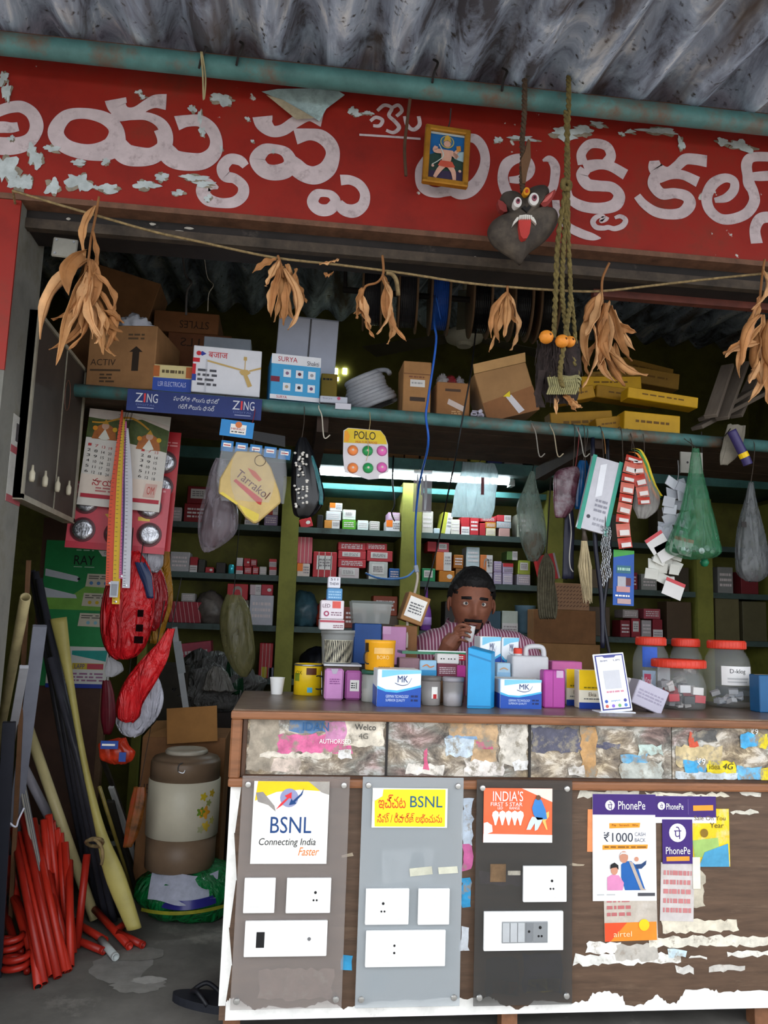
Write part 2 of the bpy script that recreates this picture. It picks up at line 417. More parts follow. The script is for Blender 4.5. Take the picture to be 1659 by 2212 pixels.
# peeled patches (photo position, half sizes in px)
rng = random.Random(21); mb = MB(); mb2 = MB()
PEEL = [(10,365,32,40),(45,395,22,24),(80,345,18,20),(70,330,12,25),(58,395,14,16),(62,390,12,12),(115,405,18,20),(172,395,30,26),(205,405,10,6),(235,408,28,12),(315,400,28,13),(350,383,16,12),(385,417,16,8),
 (170,352,20,8),(228,350,10,9),(112,322,18,10),(480,216,26,17),(415,236,10,10),(432,255,5,22),(437,285,8,14),(420,385,30,10),(440,398,26,8),(449,429,9,10),(300,200,9,6),(308,210,8,6),
 (1222,290,40,16),(1255,282,30,14),(1130,300,30,8),(1075,303,10,10),(1425,284,46,10),(1470,312,9,18),(1600,316,34,14),(1560,308,18,10),(1342,290,8,6),(770,246,12,10),(760,240,9,12),(795,245,12,6),(535,258,6,6),(478,322,4,8),(590,328,5,5),(545,306,4,5),
 (8,170,12,18),(15,200,10,30),(25,300,8,8),(1290,270,20,8),(1360,285,12,6)]
for k, (x, y, rx, ry) in enumerate(PEEL):
    q = P(x, y, YS); s = S(q); mb.poly(blotch(q.x, q.z, rx*s, ry*s, rng), YS-.0022-.00003*k)
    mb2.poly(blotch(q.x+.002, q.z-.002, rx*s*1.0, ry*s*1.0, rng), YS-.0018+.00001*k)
mb.build('bare_plaster', M('b4bcbc', .8, .2, 20), wf)['kind'] = 'stuff'
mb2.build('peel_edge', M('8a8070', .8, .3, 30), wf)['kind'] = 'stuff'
# hanging flap of torn paint near the top
q = [P(*t, YS-.012) for t in ((565,198),(600,192),(720,190),(745,205),(705,235),(690,262),(655,240),(625,225))]
MB().add([tuple(v) for v in q], [tuple(range(8))[::-1]]).build('peeling_flap', M('9db3b4', .8, .25, 25, dirt='5f6a64', dscale=18), wf)
q = [P(*t, YS-.02) for t in ((575,205),(610,215),(680,255),(640,258))]
MB().add([tuple(v) for v in q], [(3,2,1,0)]).build('peeling_flap', M('a2957c', .8, .25, 25), wf)

# ------------------------------------------------------------------ corrugated roof
def roof_mat():
    m = bpy.data.materials.new('weathered_asbestos'); m.use_nodes = True
    nt = m.node_tree; N = nt.nodes; L = nt.links; b = N['Principled BSDF']; b.inputs['Roughness'].default_value = .9
    tc = N.new('ShaderNodeTexCoord'); mp = N.new('ShaderNodeMapping'); mp.inputs['Scale'].default_value = (1, .35, 1)
    L.new(tc.outputs['Object'], mp.inputs[0])
    a = N.new('ShaderNodeTexNoise'); a.inputs['Scale'].default_value = 9; a.inputs['Detail'].default_value = 9; a.inputs['Roughness'].default_value = .66; a.inputs['Distortion'].default_value = .8
    L.new(mp.outputs[0], a.inputs[0])
    r = N.new('ShaderNodeValToRGB'); e = r.color_ramp.elements
    e[0].position = .36; e[0].color = (*lin('4c4c54'), 1); e[1].position = .47; e[1].color = (*lin('8c98ac'), 1)
    x = e.new(.56); x.color = (*lin('aab8cc'), 1); x = e.new(.66); x.color = (*lin('dfe4ea'), 1)
    L.new(a.outputs[0], r.inputs[0])
    bz = N.new('ShaderNodeTexNoise'); bz.inputs['Scale'].default_value = 45; bz.inputs['Detail'].default_value = 6; L.new(tc.outputs['Object'], bz.inputs[0])
    r2 = N.new('ShaderNodeValToRGB'); r2.color_ramp.elements[0].position = .60; r2.color_ramp.elements[1].position = .72; L.new(bz.outputs[0], r2.inputs[0])
    mx = N.new('ShaderNodeMix'); mx.data_type = 'RGBA'; L.new(r2.outputs[0], mx.inputs[0]); L.new(r.outputs[0], mx.inputs[6]); mx.inputs[7].default_value = (*lin('38342f'), 1)
    # brown rain stains running along the sheet
    c2 = N.new('ShaderNodeMapping'); c2.inputs['Scale'].default_value = (1, .12, 1); L.new(tc.outputs['Object'], c2.inputs[0])
    c3 = N.new('ShaderNodeTexNoise'); c3.inputs['Scale'].default_value = 9; c3.inputs['Detail'].default_value = 4; L.new(c2.outputs[0], c3.inputs[0])
    r3 = N.new('ShaderNodeValToRGB'); r3.color_ramp.elements[0].position = .55; r3.color_ramp.elements[1].position = .7; L.new(c3.outputs[0], r3.inputs[0])
    mx2 = N.new('ShaderNodeMix'); mx2.data_type = 'RGBA'; L.new(r3.outputs[0], mx2.inputs[0]); L.new(mx.outputs[2], mx2.inputs[6]); mx2.inputs[7].default_value = (*lin('5a4c42'), 1)
    L.new(mx2.outputs[2], b.inputs['Base Color'])
    bp = N.new('ShaderNodeBump'); bp.inputs['Strength'].default_value = .5; bp.inputs['Distance'].default_value = .01; L.new(a.outputs[0], bp.inputs['Height']); L.new(bp.outputs[0], b.inputs['Normal'])
    return m
ROOF_EDGE = .35  # unseen front overhang, lengthened on purpose to shade the red sign wall
PITCHX = .172
def roof_z(Y): return 2.638 + .10*(Y-2.05)
X0 = P(930, 200, 2.03).x
mb = MB(); nx = 330
xs = [-2.6 + 5.6*i/nx for i in range(nx+1)]
def rz_(x): return .036*math.cos(2*math.pi*(x-X0)/PITCHX) * (1 if math.cos(2*math.pi*(x-X0)/PITCHX) > 0 else .9)
ys = [ROOF_EDGE, 1.0, 1.6, 2.1, 3.0, 4.7]
for k, off in enumerate((0, .008)):
    mb.add([(x, y, roof_z(y)+rz_(x)+off) for y in ys for x in xs],
           [(j*(nx+1)+i, j*(nx+1)+i+1, (j+1)*(nx+1)+i+1, (j+1)*(nx+1)+i) if k else (j*(nx+1)+i, (j+1)*(nx+1)+i, (j+1)*(nx+1)+i+1, j*(nx+1)+i+1) for j in range(len(ys)-1) for i in range(nx)])
ro = struct(mb.build('ceiling', roof_mat(), smooth=True), 'weathered grey blue corrugated roof sheet', 'roof')
# bolts with hook washers on the sheet above the pipe
YP = 2.05
a = P(-60, 93, YP); b = P(1720, 273, YP)
pm = MB().tube([(-2.3, YP, a.z+.0), (2.6, YP, b.z)], .029, 20)
pipe = tag(pm.build('roof_pipe', TEAL, smooth=True), 'rusty teal steel pipe carrying the corrugated roof above the red sign', 'pipe')
MB().tube([(-2.3, YP-.004, a.z+.0262), (2.6, YP-.004, b.z+.0262)], .008, 6).build('rust_streak', M('6a4a3a', .9, .35, 20), pipe)
for x, y in ((936,150),(1085,168),(437,118),(517,112)):
    q = P(x, y, YP-.02)
    o = MB().tube(crom([(q.x, q.y, q.z+.03), (q.x+.01, q.y-.012, q.z+.012), (q.x, q.y-.012, q.z-.02), (q.x-.004, YP-.034, q.z-.05)], 4), .0035, 6).build('roof_hook', DARK)
    tag(o, 'dark hook bolt over the roof pipe, %s' % {936: 'above the framed picture', 1085: 'left of the mask rope', 437: 'at the wire loop', 517: 'right of the wire loop'}[x], 'hook', 'roof hook bolts')
# ------------------------------------------------------------------ counter
YC = 2.30
CX0 = P(513, 1535, YC).x; CX1 = 2.28
def zc(y): return P(830, y, YC).z
ZT = zc(1537)
def xc(x, y=1900, Y=YC): return P(x, y, Y).x
LAMI = M('5b4636', .5, .25, 6, stretch=(1, 1, 9), dirt='7a6450', dscale=5, dlim=(.55, .8))
WOOD = M('8a5a3a', .45, .3, 10, stretch=(.4, 1, 3), dirt='4a2c1c', dscale=10, dlim=(.55, .75))
TOPW = M('6b5748', .35, .2, 6, dirt='8b7a68', dscale=4)
ctr = empty('shop_counter', (CX0, YC, 0), 'brown laminate shop counter with wooden rails and torn paper remnants', 'counter')
def cpart(mb, name, mat, bevel=0, smooth=False, seg=1):
    mb.v = [(x-CX0, y-YC, z) for x, y, z in mb.v]
    return mb.build(name, mat, ctr, bevel=bevel, smooth=smooth, seg=seg)
cpart(MB().box(CX0-.012, CX1, YC-.012, YC+.58, ZT-.018, ZT), 'countertop', TOPW, .003)
cpart(MB().box(CX0-.016, CX1, YC-.02, YC+.014, zc(1558), ZT-.004), 'top_rail', WOOD, .006, seg=2)
cpart(MB().box(CX0-.014, CX1, YC-.02, YC+.014, zc(1701), zc(1682)), 'middle_rail', WOOD, .006, seg=2)
cpart(MB().box(CX0-.014, CX0+.016, YC-.018, YC+.014, zc(1684), zc(1556)), 'corner_stile', WOOD, .005)
cpart(MB().box(CX0+.02, CX1, YC-.006, YC+.012, zc(1692), zc(1676)), 'inner_bead', M('4a3222', .5, .3, 12), .003)
cpart(MB().box(CX0+.016, CX0+.03, YC-.004, YC+.012, zc(1684), zc(1556)), 'inner_bead', M('4a3222', .5, .3, 12), .003)
def collage(seed):
    m = bpy.data.materials.new('torn_paper_glass'); m.use_nodes = True
    nt = m.node_tree; N = nt.nodes; L = nt.links; b = N['Principled BSDF']; b.inputs['Roughness'].default_value = .4
    tc = N.new('ShaderNodeTexCoord'); mp = N.new('ShaderNodeMapping'); mp.inputs['Location'].default_value = (seed*3.1, seed, seed*1.7); mp.inputs['Scale'].default_value = (1, 1, 1.6)
    L.new(tc.outputs['Object'], mp.inputs[0])
    a = N.new('ShaderNodeTexNoise'); a.inputs['Scale'].default_value = 13; a.inputs['Detail'].default_value = 9; a.inputs['Roughness'].default_value = .75; a.inputs['Distortion'].default_value = .6
    L.new(mp.outputs[0], a.inputs[0])
    r = N.new('ShaderNodeValToRGB'); e = r.color_ramp.elements
    e[0].position = .36; e[0].color = (*lin('4d443c'), 1); e[1].position = .45; e[1].color = (*lin('857a6c'), 1)
    for p, c in ((.52, 'a79c8b'), (.56, 'd8d0c2'), (.66, 'e8e2d8')): x = e.new(p); x.color = (*lin(c), 1)
    L.new(a.outputs[0], r.inputs[0])
    k = N.new('ShaderNodeTexNoise'); k.inputs['Scale'].default_value = 6; k.inputs['Detail'].default_value = 3; L.new(mp.outputs[0], k.inputs[0])
    r2 = N.new('ShaderNodeValToRGB'); e = r2.color_ramp.elements; e[0].position = .38; e[0].color = (*lin('d9c9a8'), 1); e[1].position = .68; e[1].color = (*lin('c9a8b4'), 1)
    x = e.new(.48); x.color = (*lin('e8e4e0'), 1); x = e.new(.58); x.color = (*lin('b8c4cc'), 1)
    L.new(k.outputs[0], r2.inputs[0])
    mx = N.new('ShaderNodeMix'); mx.data_type = 'RGBA'; mx.blend_type = 'MULTIPLY'; mx.inputs[0].default_value = .8
    L.new(r.outputs[0], mx.inputs[6]); L.new(r2.outputs[0], mx.inputs[7]); L.new(mx.outputs[2], b.inputs['Base Color'])
    bp = N.new('ShaderNodeBump'); bp.inputs['Strength'].default_value = .4; bp.inputs['Distance'].default_value = .004; L.new(a.outputs[0], bp.inputs['Height']); L.new(bp.outputs[0], b.inputs['Normal'])
    return m
YG = YC+.006
pan = []
for k, (a, b) in enumerate(((527, 834), (836, 1144), (1146, 1452), (1454, 1762), (1766, 2075), (2079, 2290))):
    pan.append(cpart(MB().box(xc(a, 1620), xc(b, 1620), YG, YG+.005, zc(1688), zc(1553)), 'glass_panel', collage(k)))
cpart(MB().box(xc(833, 1620), xc(838, 1620), YG-.006, YG+.01, zc(1688), zc(1553)), 'panel_divider', DARK)
cpart(MB().box(xc(1142, 1620), xc(1147, 1620), YG-.006, YG+.01, zc(1688), zc(1553)), 'panel_divider', DARK)
rng = random.Random(3)
scraps = [  # torn paper on the glass: px rect, colour, torn
 (0,(535,1552,600,1668),'a89c8a'),(0,(600,1590,760,1630),'d46a96'),(0,(700,1560,760,1600),'c98ab0'),(0,(620,1556,700,1585),'5a7fa8'),(0,(745,1556,830,1612),'dcd2c0'),(0,(590,1640,650,1672),'cdbcae'),(0,(730,1620,760,1640),'ece6e0'),
 (0,(560,1630,720,1640),'d8cfc0'),(1,(970,1555,1050,1630),'c2a078'),(1,(1020,1560,1075,1660),'c4a37c'),(1,(963,1590,1022,1632),'c2d0da'),(1,(963,1585,1030,1592),'8aa9c8'),(1,(1005,1640,1090,1672),'e6dcd4'),(1,(880,1650,960,1672),'e4ddd2'),(1,(918,1615,926,1660),'d05a80'),(1,(1030,1600,1064,1612),'d86088'),(1,(1080,1560,1140,1650),'cfc8bc'),
 (2,(1150,1565,1250,1620),'585868'),(2,(1240,1598,1340,1610),'5a5a70'),(2,(1256,1560,1290,1672),'b9905f'),(2,(1380,1600,1431,1622),'b9ccc4'),(2,(1342,1622,1400,1642),'6fb4dc'),(2,(1340,1640,1432,1680),'b4b8b0'),(2,(1230,1650,1262,1672),'e8e0d8'),(2,(1110,1640,1140,1660),'eceae4'),
 (3,(1462,1600,1560,1650),'cdb98c'),(3,(1490,1570,1510,1602),'d0553a'),(3,(1500,1566,1550,1590),'5b5a58'),(3,(1478,1632,1526,1672),'3f9fd0'),(3,(1526,1636,1588,1673),'f0d21e'),(3,(1600,1570,1640,1602),'46a4d6'),(3,(1640,1568,1659,1602),'f0d21e'),(3,(1590,1645,1645,1674),'6ab2da'),(3,(1645,1648,1700,1680),'f0d21e'),(3,(1462,1660,1590,1676),'c9d2d6')]
for k, (pi, (a, b, c_, d), col) in enumerate(scraps):
    mb = MB(); y = YG-.0008-.0001*k
    mb.poly(torn_rect(xc(a, 1620), zc(d), xc(c_, 1620), zc(b), rng, .012, .005), y)
    o = mb.build('paper_scrap', M(col, .6, .3, 25, dirt='8d8576', dscale=28, dlim=(.5, .62)), None); o.parent = pan[pi]
    o.data.transform(Matrix.Translation((-CX0, -YC, 0)))
def ctext(s, a, b, c_, d, mat, Y, par, slant=0):
    mb = MB(); text_into(mb, s, xc(a, b, Y), P(a, d, Y).z, xc(c_, d, Y), P(a, b, Y).z, Y, slant)
    mb.v = [(x-CX0, y-YC, z) for x, y, z in mb.v]
    return mb.build('lettering', mat, par)
YL = YG-.0055
ctext('Welco', 767, 1564, 812, 1577, INK, YL, pan[0]); ctext('4G', 775, 1584, 795, 1596, M('5a564e', .6, 0), YL, pan[0])
ctext('IDAN', 655, 1560, 710, 1578, M('2a5a8a', .6, 0), YL, pan[0]); ctext('4G', 1560, 1649, 1582, 1662, INK, YL, pan[3], .3); ctext('idea', 1532, 1650, 1556, 1662, M('6a5a10', .6, 0), YL, pan[3])
ctext('₹9', 1506, 1638, 1524, 1652, WHITE, YL, pan[3]); ctext('₹9', 1622, 1574, 1638, 1586, WHITE, YL, pan[3]); ctext('AUTHORISED', 690, 1596, 758, 1606, PAPER, YL, pan[0])
# lower front board
low = cpart(MB().box(CX0-.004, CX1, YC, YC+.016, zc(2196), zc(1700)), 'front_board', LAMI)
cpart(MB().box(CX0-.004, CX0+.012, YC+.016, YC+.56, zc(2196), ZT-.018), 'side_board', LAMI)
cpart(MB().box(CX0, CX1, YC+.54, YC+.556, .06, .5), 'back_board', LAMI)
cpart(MB().box(CX0+.012, CX1, YC+.016, YC+.54, zc(2190), zc(2180)), 'bottom_board', LAMI)
for x in (500, 1105, 1655):
    cpart(MB().box(xc(x, 2195)-.022, xc(x, 2195)+.022, YC+.02, YC+.065, 0, zc(2190)), 'leg', M('7a5238', .6, .3, 15))
for x in (520, 1110, 1650):
    cpart(MB().box(xc(x, 2195)-.022, xc(x, 2195)+.022, YC+.48, YC+.525, 0, zc(2190)), 'leg', M('7a5238', .6, .3, 15))
# white lime band with torn top edge along the foot
WB = M('eceae4', .7, .12, 14, dirt='9a948a', dscale=16, dlim=(.6, .75))
top = [(488,2165),(500,2155),(530,2168),(545,2180),(580,2174),(660,2178),(700,2160),(742,2178),(800,2166),(900,2160),(960,2155),(1010,2158),(1060,2152),(1080,2168),(1120,2180),(1160,2160),(1230,2168),(1270,2160),(1280,2145),(1310,2140),(1345,2152),(1350,2172),(1390,2170),(1420,2148),(1440,2165),(1460,2168),(1480,2140),(1530,2135),(1555,2142),(1600,2140),(1720,2138)]
rng = random.Random(9); mb = MB(); pts = []
for i in range(len(top)-1):
    for k in range(6):
        t = k/6; x = top[i][0]+(top[i+1][0]-top[i][0])*t; y = top[i][1]+(top[i+1][1]-top[i][1])*t
        pts.append((xc(x, y)+0, P(x, y+rng.uniform(-3, 3), YC).z))
for i in range(len(pts)-1):
    mb.add([(pts[i][0], YC-.0015, zc(2196)), (pts[i+1][0], YC-.0015, zc(2196)), (pts[i+1][0], YC-.0015, pts[i+1][1]), (pts[i][0], YC-.0015, pts[i][1])], [(0,1,2,3)])
cpart(mb, 'lime_band', WB)
mb = MB(); zz = [1703, 1800, 1900, 2000, 2080, 2165]
for i in range(5): mb.add([(xc(487), YC-.001, zc(zz[i+1])), (xc(487)+.018+.012*(i % 2), YC-.001, zc(zz[i+1])), (xc(487)+.016+.012*((i+1) % 2), YC-.001, zc(zz[i])), (xc(487), YC-.001, zc(zz[i]))], [(0,1,2,3)])
cpart(mb, 'peeled_edge', WB)
# torn glue remnants on the brown board
strips = [(1250,1708,1380,1722,'cfcabb'),(1395,1712,1575,1720,'dfd9c4'),(1600,1712,1645,1720,'d8d4c8'),(1580,1750,1640,1758,'cfcabb'),(1265,2036,1340,2060,'e8e4dc'),(1240,2062,1470,2084,'e4e2da'),(1330,2040,1420,2075,'b8b2a8'),(1430,1988,1594,2014,'d9d0bb'),(1400,2024,1659,2046,'dcd6c6'),(1445,2052,1482,2068,'c3d6dc'),(1570,2056,1659,2066,'dedad0'),(1490,2064,1525,2072,'dedad0'),(1460,2088,1500,2102,'d4d0c8'),(1530,2086,1608,2098,'c4bfb6'),(1385,1995,1420,2020,'8f7c68'),
 (738,2066,760,2092,'3b9fd0'),(1000,1720,1022,1830,'c9d6e4'),(998,1826,1022,1880,'d06aa0'),(996,1895,1016,1960,'3aa0d4'),(994,2000,1014,2056,'d6dbe0'),(560,2095,720,2160,'8a7468'),(1225,1865,1262,1872,'b8a890'),(740,1845,760,1852,'b8a890'),(1446,1880,1520,1960,'bdb4a0')]
rng = random.Random(31)
for k, (a, b, c_, d, col) in enumerate(strips):
    mb = MB(); mb.poly(torn_rect(xc(a, b), P(a, d, YC).z, xc(c_, b), P(a, b, YC).z, rng, .014, .005), YC-.0012-.00003*k)
    o = mb.build('glue_remnant', M(col, .7, .2, 20, dirt='9a8f80', dscale=22, dlim=(.55, .65)), low)
    o.data.transform(Matrix.Translation((-CX0, -YC, 0)))

# acrylic switch display panels
def acrylic_mat(tint, a):
    m = bpy.data.materials.new('acrylic_sheet'); m.use_nodes = True
    b = m.node_tree.nodes['Principled BSDF']; b.inputs['Base Color'].default_value = (*lin(tint), 1); b.inputs['Roughness'].default_value = .12
    b.inputs['Alpha'].default_value = a; b.inputs['Specular IOR Level'].default_value = .6
    return m
YA = YC-.028
SCREW = M('c9c9c6', .25, .1, metal=.8)
def acrylic(r, tint, a, label):
    x0, y0, x1, y1 = r
    p = P((x0+x1)/2, y1, YA); s = S(p); w = (x1-x0)*s; h = (y1-y0)*s
    o = MB().box(-w/2, w/2, 0, .004, 0, h).build('acrylic_panel', acrylic_mat(tint, a), None, loc=p, bevel=.001)
    tag(o, label, 'panel'); DIM[o.name] = (w, h)
    for u in (-1, 1):
        for v in (.022, h-.022):
            MB().lathe([(.0085, 0), (.0085, .002), (.007, .004), (.003, .0045)], 14).build('screw_cap', SCREW, o, loc=(u*(w/2-.016), -.0005, v), rot=(math.pi/2, 0, 0), smooth=False)
            MB().lathe([(.006, 0), (.006, .0215)], 10).build('stand_off', SCREW, o, loc=(u*(w/2-.016), .0258, v), rot=(math.pi/2, 0, 0))
    return o
ac1 = acrylic((498, 1694, 738, 2180), '9a918c', .36, 'grey brown acrylic display panel at the left end of the counter front')
ac2 = acrylic((766, 1696, 995, 2176), 'b4bcc0', .45, 'pale smoky acrylic display panel in the middle of the counter front')
ac3 = acrylic((1020, 1702, 1240, 2172), '454442', .5, 'dark smoky acrylic display panel beside the purple posters')
# faded shapes seen on / behind the panels
rng = random.Random(12)
def faded(o, u0, v0, u1, v1, col, name='faded_print'):
    w, h = W(o); mb = MB(); mb.poly(torn_rect((u0-.5)*w, (1-v1)*h, (u1-.5)*w, (1-v0)*h, rng, .02, .005), .006); return mb.build(name, M(col, .6, .35, 30), o)
faded(ac2, .22, .32, .72, .47, 'a9a4a2'); faded(ac2, .5, .34, .62, .44, '5a5654'); faded(ac2, .14, .86, .3, .94, '4a4a4a'); faded(ac2, .17, .875, .27, .925, '9a9a98')
faded(ac3, .05, .42, .6, .48, '74606a'); faded(ac3, .12, .80, .46, .96, '2e2e34'); faded(ac3, .5, .78, .9, .95, '2e3048'); faded(ac3, .2, .9, .45, .95, '8a2a22'); faded(ac3, .55, .89, .88, .95, '9a8a22')
dpoly(ac2, [(.48,.405),(.7,.395),(.71,.43),(.49,.44)], M('c9c8b4', .4, .2), 'tape', 1); dpoly(ac2, [(.76,.40),(.95,.395),(.96,.425),(.77,.43)], M('cfceba', .4, .2), 'tape', 1)
dpoly(ac3, [(.15,.36+.02),(.31,.38),(.31,.46),(.15,.46)], M('6a5238', .6, .3, 30), 'glue_mark', 1); dpoly(ac3, [(.33,.41),(.46,.41),(.46,.43),(.33,.43)], M('a09a8c', .6, .3, 30), 'glue_mark', 1)

# posters
YPO = YA-.004
NAVY = M('123f78', .5, .05)
o = sheet('recharge_poster', 'white and yellow poster with crossed arrow logo on the left acrylic panel', 'poster', (541, 1694, 705, 1866), YPO, PAPER)
PW, PH = W(o)
dpoly(o, [(.05,0),(.98,0),(.98,.12),(.6,.10),(.3,.13),(.02,.24)], YEL, 'yellow_wash'); dpoly(o, [(.72,0),(1,0),(1,.16),(.9,.13)], M('a09a92', .6, .2), 'torn_corner', 2)
dpoly(o, [(.03,.14),(.12,.13),(.28,.3),(.3,.37),(.2,.29),(.06,.25)], M('8f8984', .6, .2), 'torn_corner', 2)
ddisc(o, .47, .2, .12, M('8f94b8', .5, .05), 'logo_disc', 2)
dpoly(o, [(.30,.345),(.36,.27),(.44,.2),(.41,.175),(.5,.13),(.5,.21),(.47,.2),(.38,.29)], M('e0303a', .5, .05), 'logo_arrow', 3)
dpoly(o, [(.66,.08),(.62,.15),(.52,.235),(.5,.21),(.47,.29),(.57,.27),(.55,.25),(.64,.16)], NAVY, 'logo_arrow', 3)
dtext(o, 'BSNL', .24, .43, .78, .63, NAVY, 2)
dtext(o, 'Connecting India', .09, .69, .84, .80, INK, 2, .15); dtext(o, 'Faster', .62, .80, .88, .90, M('d87a2a', .5, 0), 2, .25)
o = sheet('recharge_sticker', 'yellow sticker with red Telugu lettering on the middle panel', 'sticker', (802, 1706, 967, 1788), YPO, M('f4f0e4', .5, .05))
dpoly(o, [(.12,.03),(.97,.02),(.97,.97),(.04,.97),(.03,.3)], M('f3dc22', .5, .06), 'yellow_field'); dpoly(o, [(0,.06),(.14,.02),(.13,.2),(.05,.3),(0,.34)], M('e9e7e0', .6, .2), 'torn_corner', 2)
RT1 = M('d8471e', .5, .05)
dtext(o, 'ఇచ్చట', .08, .16, .44, .54, RT1, 2); dtext(o, 'BSNL', .5, .19, .93, .48, M('1c5a7c', .5, 0), 2); dtext(o, 'సిమ్ / రీచార్జ్ లభించును', .07, .62, .93, .9, RT1, 2)
o = sheet('offer_poster', 'orange poster with lettering and a seated man on the dark panel', 'poster', (1042, 1707, 1195, 1820), YPO, M('ee6a40', .5, .06))
dpoly(o, [(0,.84),(1,.86),(1,1),(0,1)], PAPER, 'white_border'); dpoly(o, [(.55,0),(1,0),(1,.25)], M('f4d9cc', .5, .05), 'white_corner')
dtext(o, "INDIA'S", .13, .05, .57, .24, PAPER, 2); dtext(o, 'FIRST 5 STAR', .1, .26, .56, .33, PAPER, 2); dtext(o, 'LED       RANGE', .2, .34, .52, .39, PAPER, 2)
for u in (.17, .27, .36, .45, .53):
    dpoly(o, [(u-.05,.5),(u-.04,.44),(u,.41),(u+.04,.44),(u+.05,.5),(u+.02,.62),(u+.01,.68),(u-.01,.68),(u-.02,.62)], M('fff4e6', .4, .03), 'printed_bulb', 2+int(u*10) % 2)
dpoly(o, [(.74,.2),(.8,.17),(.84,.22),(.9,.4),(.92,.56),(.78,.58),(.72,.48),(.7,.36)], M('3a80c4', .5, .1), 'printed_jacket', 3); ddisc(o, .79, .165, .035, M('6a4630', .5, .1), 'printed_head', 4)
dpoly(o, [(.7,.52),(.86,.54),(.84,.62),(.78,.76),(.74,.78),(.74,.64),(.68,.76),(.62,.76),(.66,.62)], M('c9dcea', .5, .05), 'printed_trousers', 3); dpoly(o, [(.83,.5),(.95,.42),(.95,.52),(.9,.6),(.93,.76),(.91,.76),(.86,.62)], M('e8c06a', .5, .1), 'printed_chair', 2)
dpoly(o, [(-.0,.64),(.05,.62),(.12,.68),(.13,.8),(0,.86)], M('f2efe8', .6, .1), 'torn_corner', 4)
PUR = M('3d2170', .5, .08); ORG = M('f09a2e', .5, .08)
o = sheet('cashback_poster', 'white and purple cashback poster with an older man and a boy', 'poster', (1278, 1724, 1422, 1946), YC-.004, M('f6f5f3', .5, .03))
decal(o, 0, 0, 1, .195, PUR, 'purple_header'); ddisc(o, .27, .105, .075, PAPER, 'logo_disc', 2); dtext(o, 'पे', .235, .07, .31, .15, PUR, 3); dtext(o, 'PhonePe', .40, .065, .83, .145, PAPER, 2)
dpoly(o, [(.26,.275),(.75,.27),(.74,.315),(.26,.325)], ORG, 'orange_ribbon'); dtext(o, 'Pay · Scratch · Win', .3, .282, .71, .308, M('6a4410', .5, 0), 2)
dtext(o, '₹1000', .17, .36, .63, .45, M('2c3040', .5, 0), 2); dtext(o, 'CASH', .66, .36, .83, .395, M('50546a', .5, 0), 2); dtext(o, 'BACK', .66, .415, .83, .45, M('50546a', .5, 0), 2)
dpoly(o, [(.15,.48),(.87,.475),(.86,.515),(.15,.525)], ORG, 'orange_ribbon'); dlines(o, .18, .485, .84, .515, 1, M('8a5a18', .5, 0), 2, 3)
SKINP = M('c98e74', .5, .08)
dpoly(o, [(.44,.66),(.52,.63),(.6,.63),(.7,.68),(.74,.76),(.82,.9),(.5,.9),(.44,.78)], M('1f5fa8', .5, .12), 'printed_jumper', 2); dpoly(o, [(.56,.63),(.62,.64),(.78,.88),(.84,.9),(.74,.9)], M('b8a89c', .5, .1), 'printed_waistcoat', 3)
dpoly(o, [(.66,.66),(.76,.655),(.84,.62),(.83,.66),(.76,.7),(.68,.7)], M('26406a', .5, .1), 'printed_sleeve', 3); ddisc(o, .68, .61, .035, SKINP, 'printed_hand', 4)
ddisc(o, .48, .59, .068, SKINP, 'printed_head', 4, sq=1.25); dpoly(o, [(.41,.575),(.44,.545),(.52,.545),(.55,.575),(.5,.56),(.45,.56)], M('d8d4d0', .5, .05), 'printed_hair', 5)
dpoly(o, [(.22,.78),(.29,.755),(.4,.76),(.48,.83),(.46,.9),(.22,.9)], M('d88ab4', .5, .1), 'printed_shirt', 3); ddisc(o, .33, .71, .055, SKINP, 'printed_head', 4, sq=1.3); dpoly(o, [(.26,.7),(.27,.66),(.33,.64),(.39,.665),(.395,.71),(.36,.685),(.3,.69)], INK, 'printed_hair', 5)
decal(o, .7, .925, .97, .955, M('4a4a50', .5, .1), 'footer_bar', 2); dlines(o, .06, .93, .4, .955, 1, M('b8b8b8', .5, 0), 2, 5)
o = sheet('payment_strip', 'wide purple strip pasted above the small purple poster', 'poster', (1412, 1722, 1551, 1778), YC-.0032, M('f2f0ee', .5, .03))
decal(o, 0, 0, 1, .78, PUR, 'purple_header'); ddisc(o, .1, .36, .06, PAPER, 'logo_disc', 2); dtext(o, 'पे', .075, .27, .125, .47, PUR, 3); dtext(o, 'PhonePe', .18, .27, .46, .5, PAPER, 2); decal(o, .535, .1, .542, .68, M('7a66a0', .5, 0), 'divider', 2)
dpoly(o, [(.62,.34),(.95,.32),(.95,.52),(.62,.54)], ORG, 'orange_ribbon', 2)
o = sheet('payment_poster', 'small purple poster with round white logo', 'poster', (1430, 1774, 1499, 1866), YC-.0045, PUR)
ddisc(o, .5, .3, .28, PAPER, 'logo_disc'); dtext(o, 'पे', .38, .16, .62, .44, PUR, 2); dtext(o, 'PhonePe', .1, .62, .9, .78, PAPER, 2); dpoly(o, [(.12,.84),(.88,.83),(.88,.93),(.12,.94)], ORG, 'orange_ribbon', 1)
o = sheet('tariff_sheet', 'torn yellow paper pasted right of the small purple poster', 'poster', (1490, 1752, 1580, 1872), YC-.0024, M('e8c81e', .6, .15, 20, dirt='d8d2b0', dscale=14))
dtext(o, 'Sale On You', .1, .12, .9, .2, M('6a5a20', .5, 0), 2); dtext(o, 'Year', .5, .24, .85, .33, M('4a4220', .5, 0), 2)
dpoly(o, [(.05,.55),(.7,.5),(.75,.8),(.1,.85)], M('9fc06a', .5, .2), 'printed_field'); dpoly(o, [(.35,.75),(.95,.6),(.97,1),(.2,1)], M('4a9ac0', .5, .2), 'printed_field', 2)
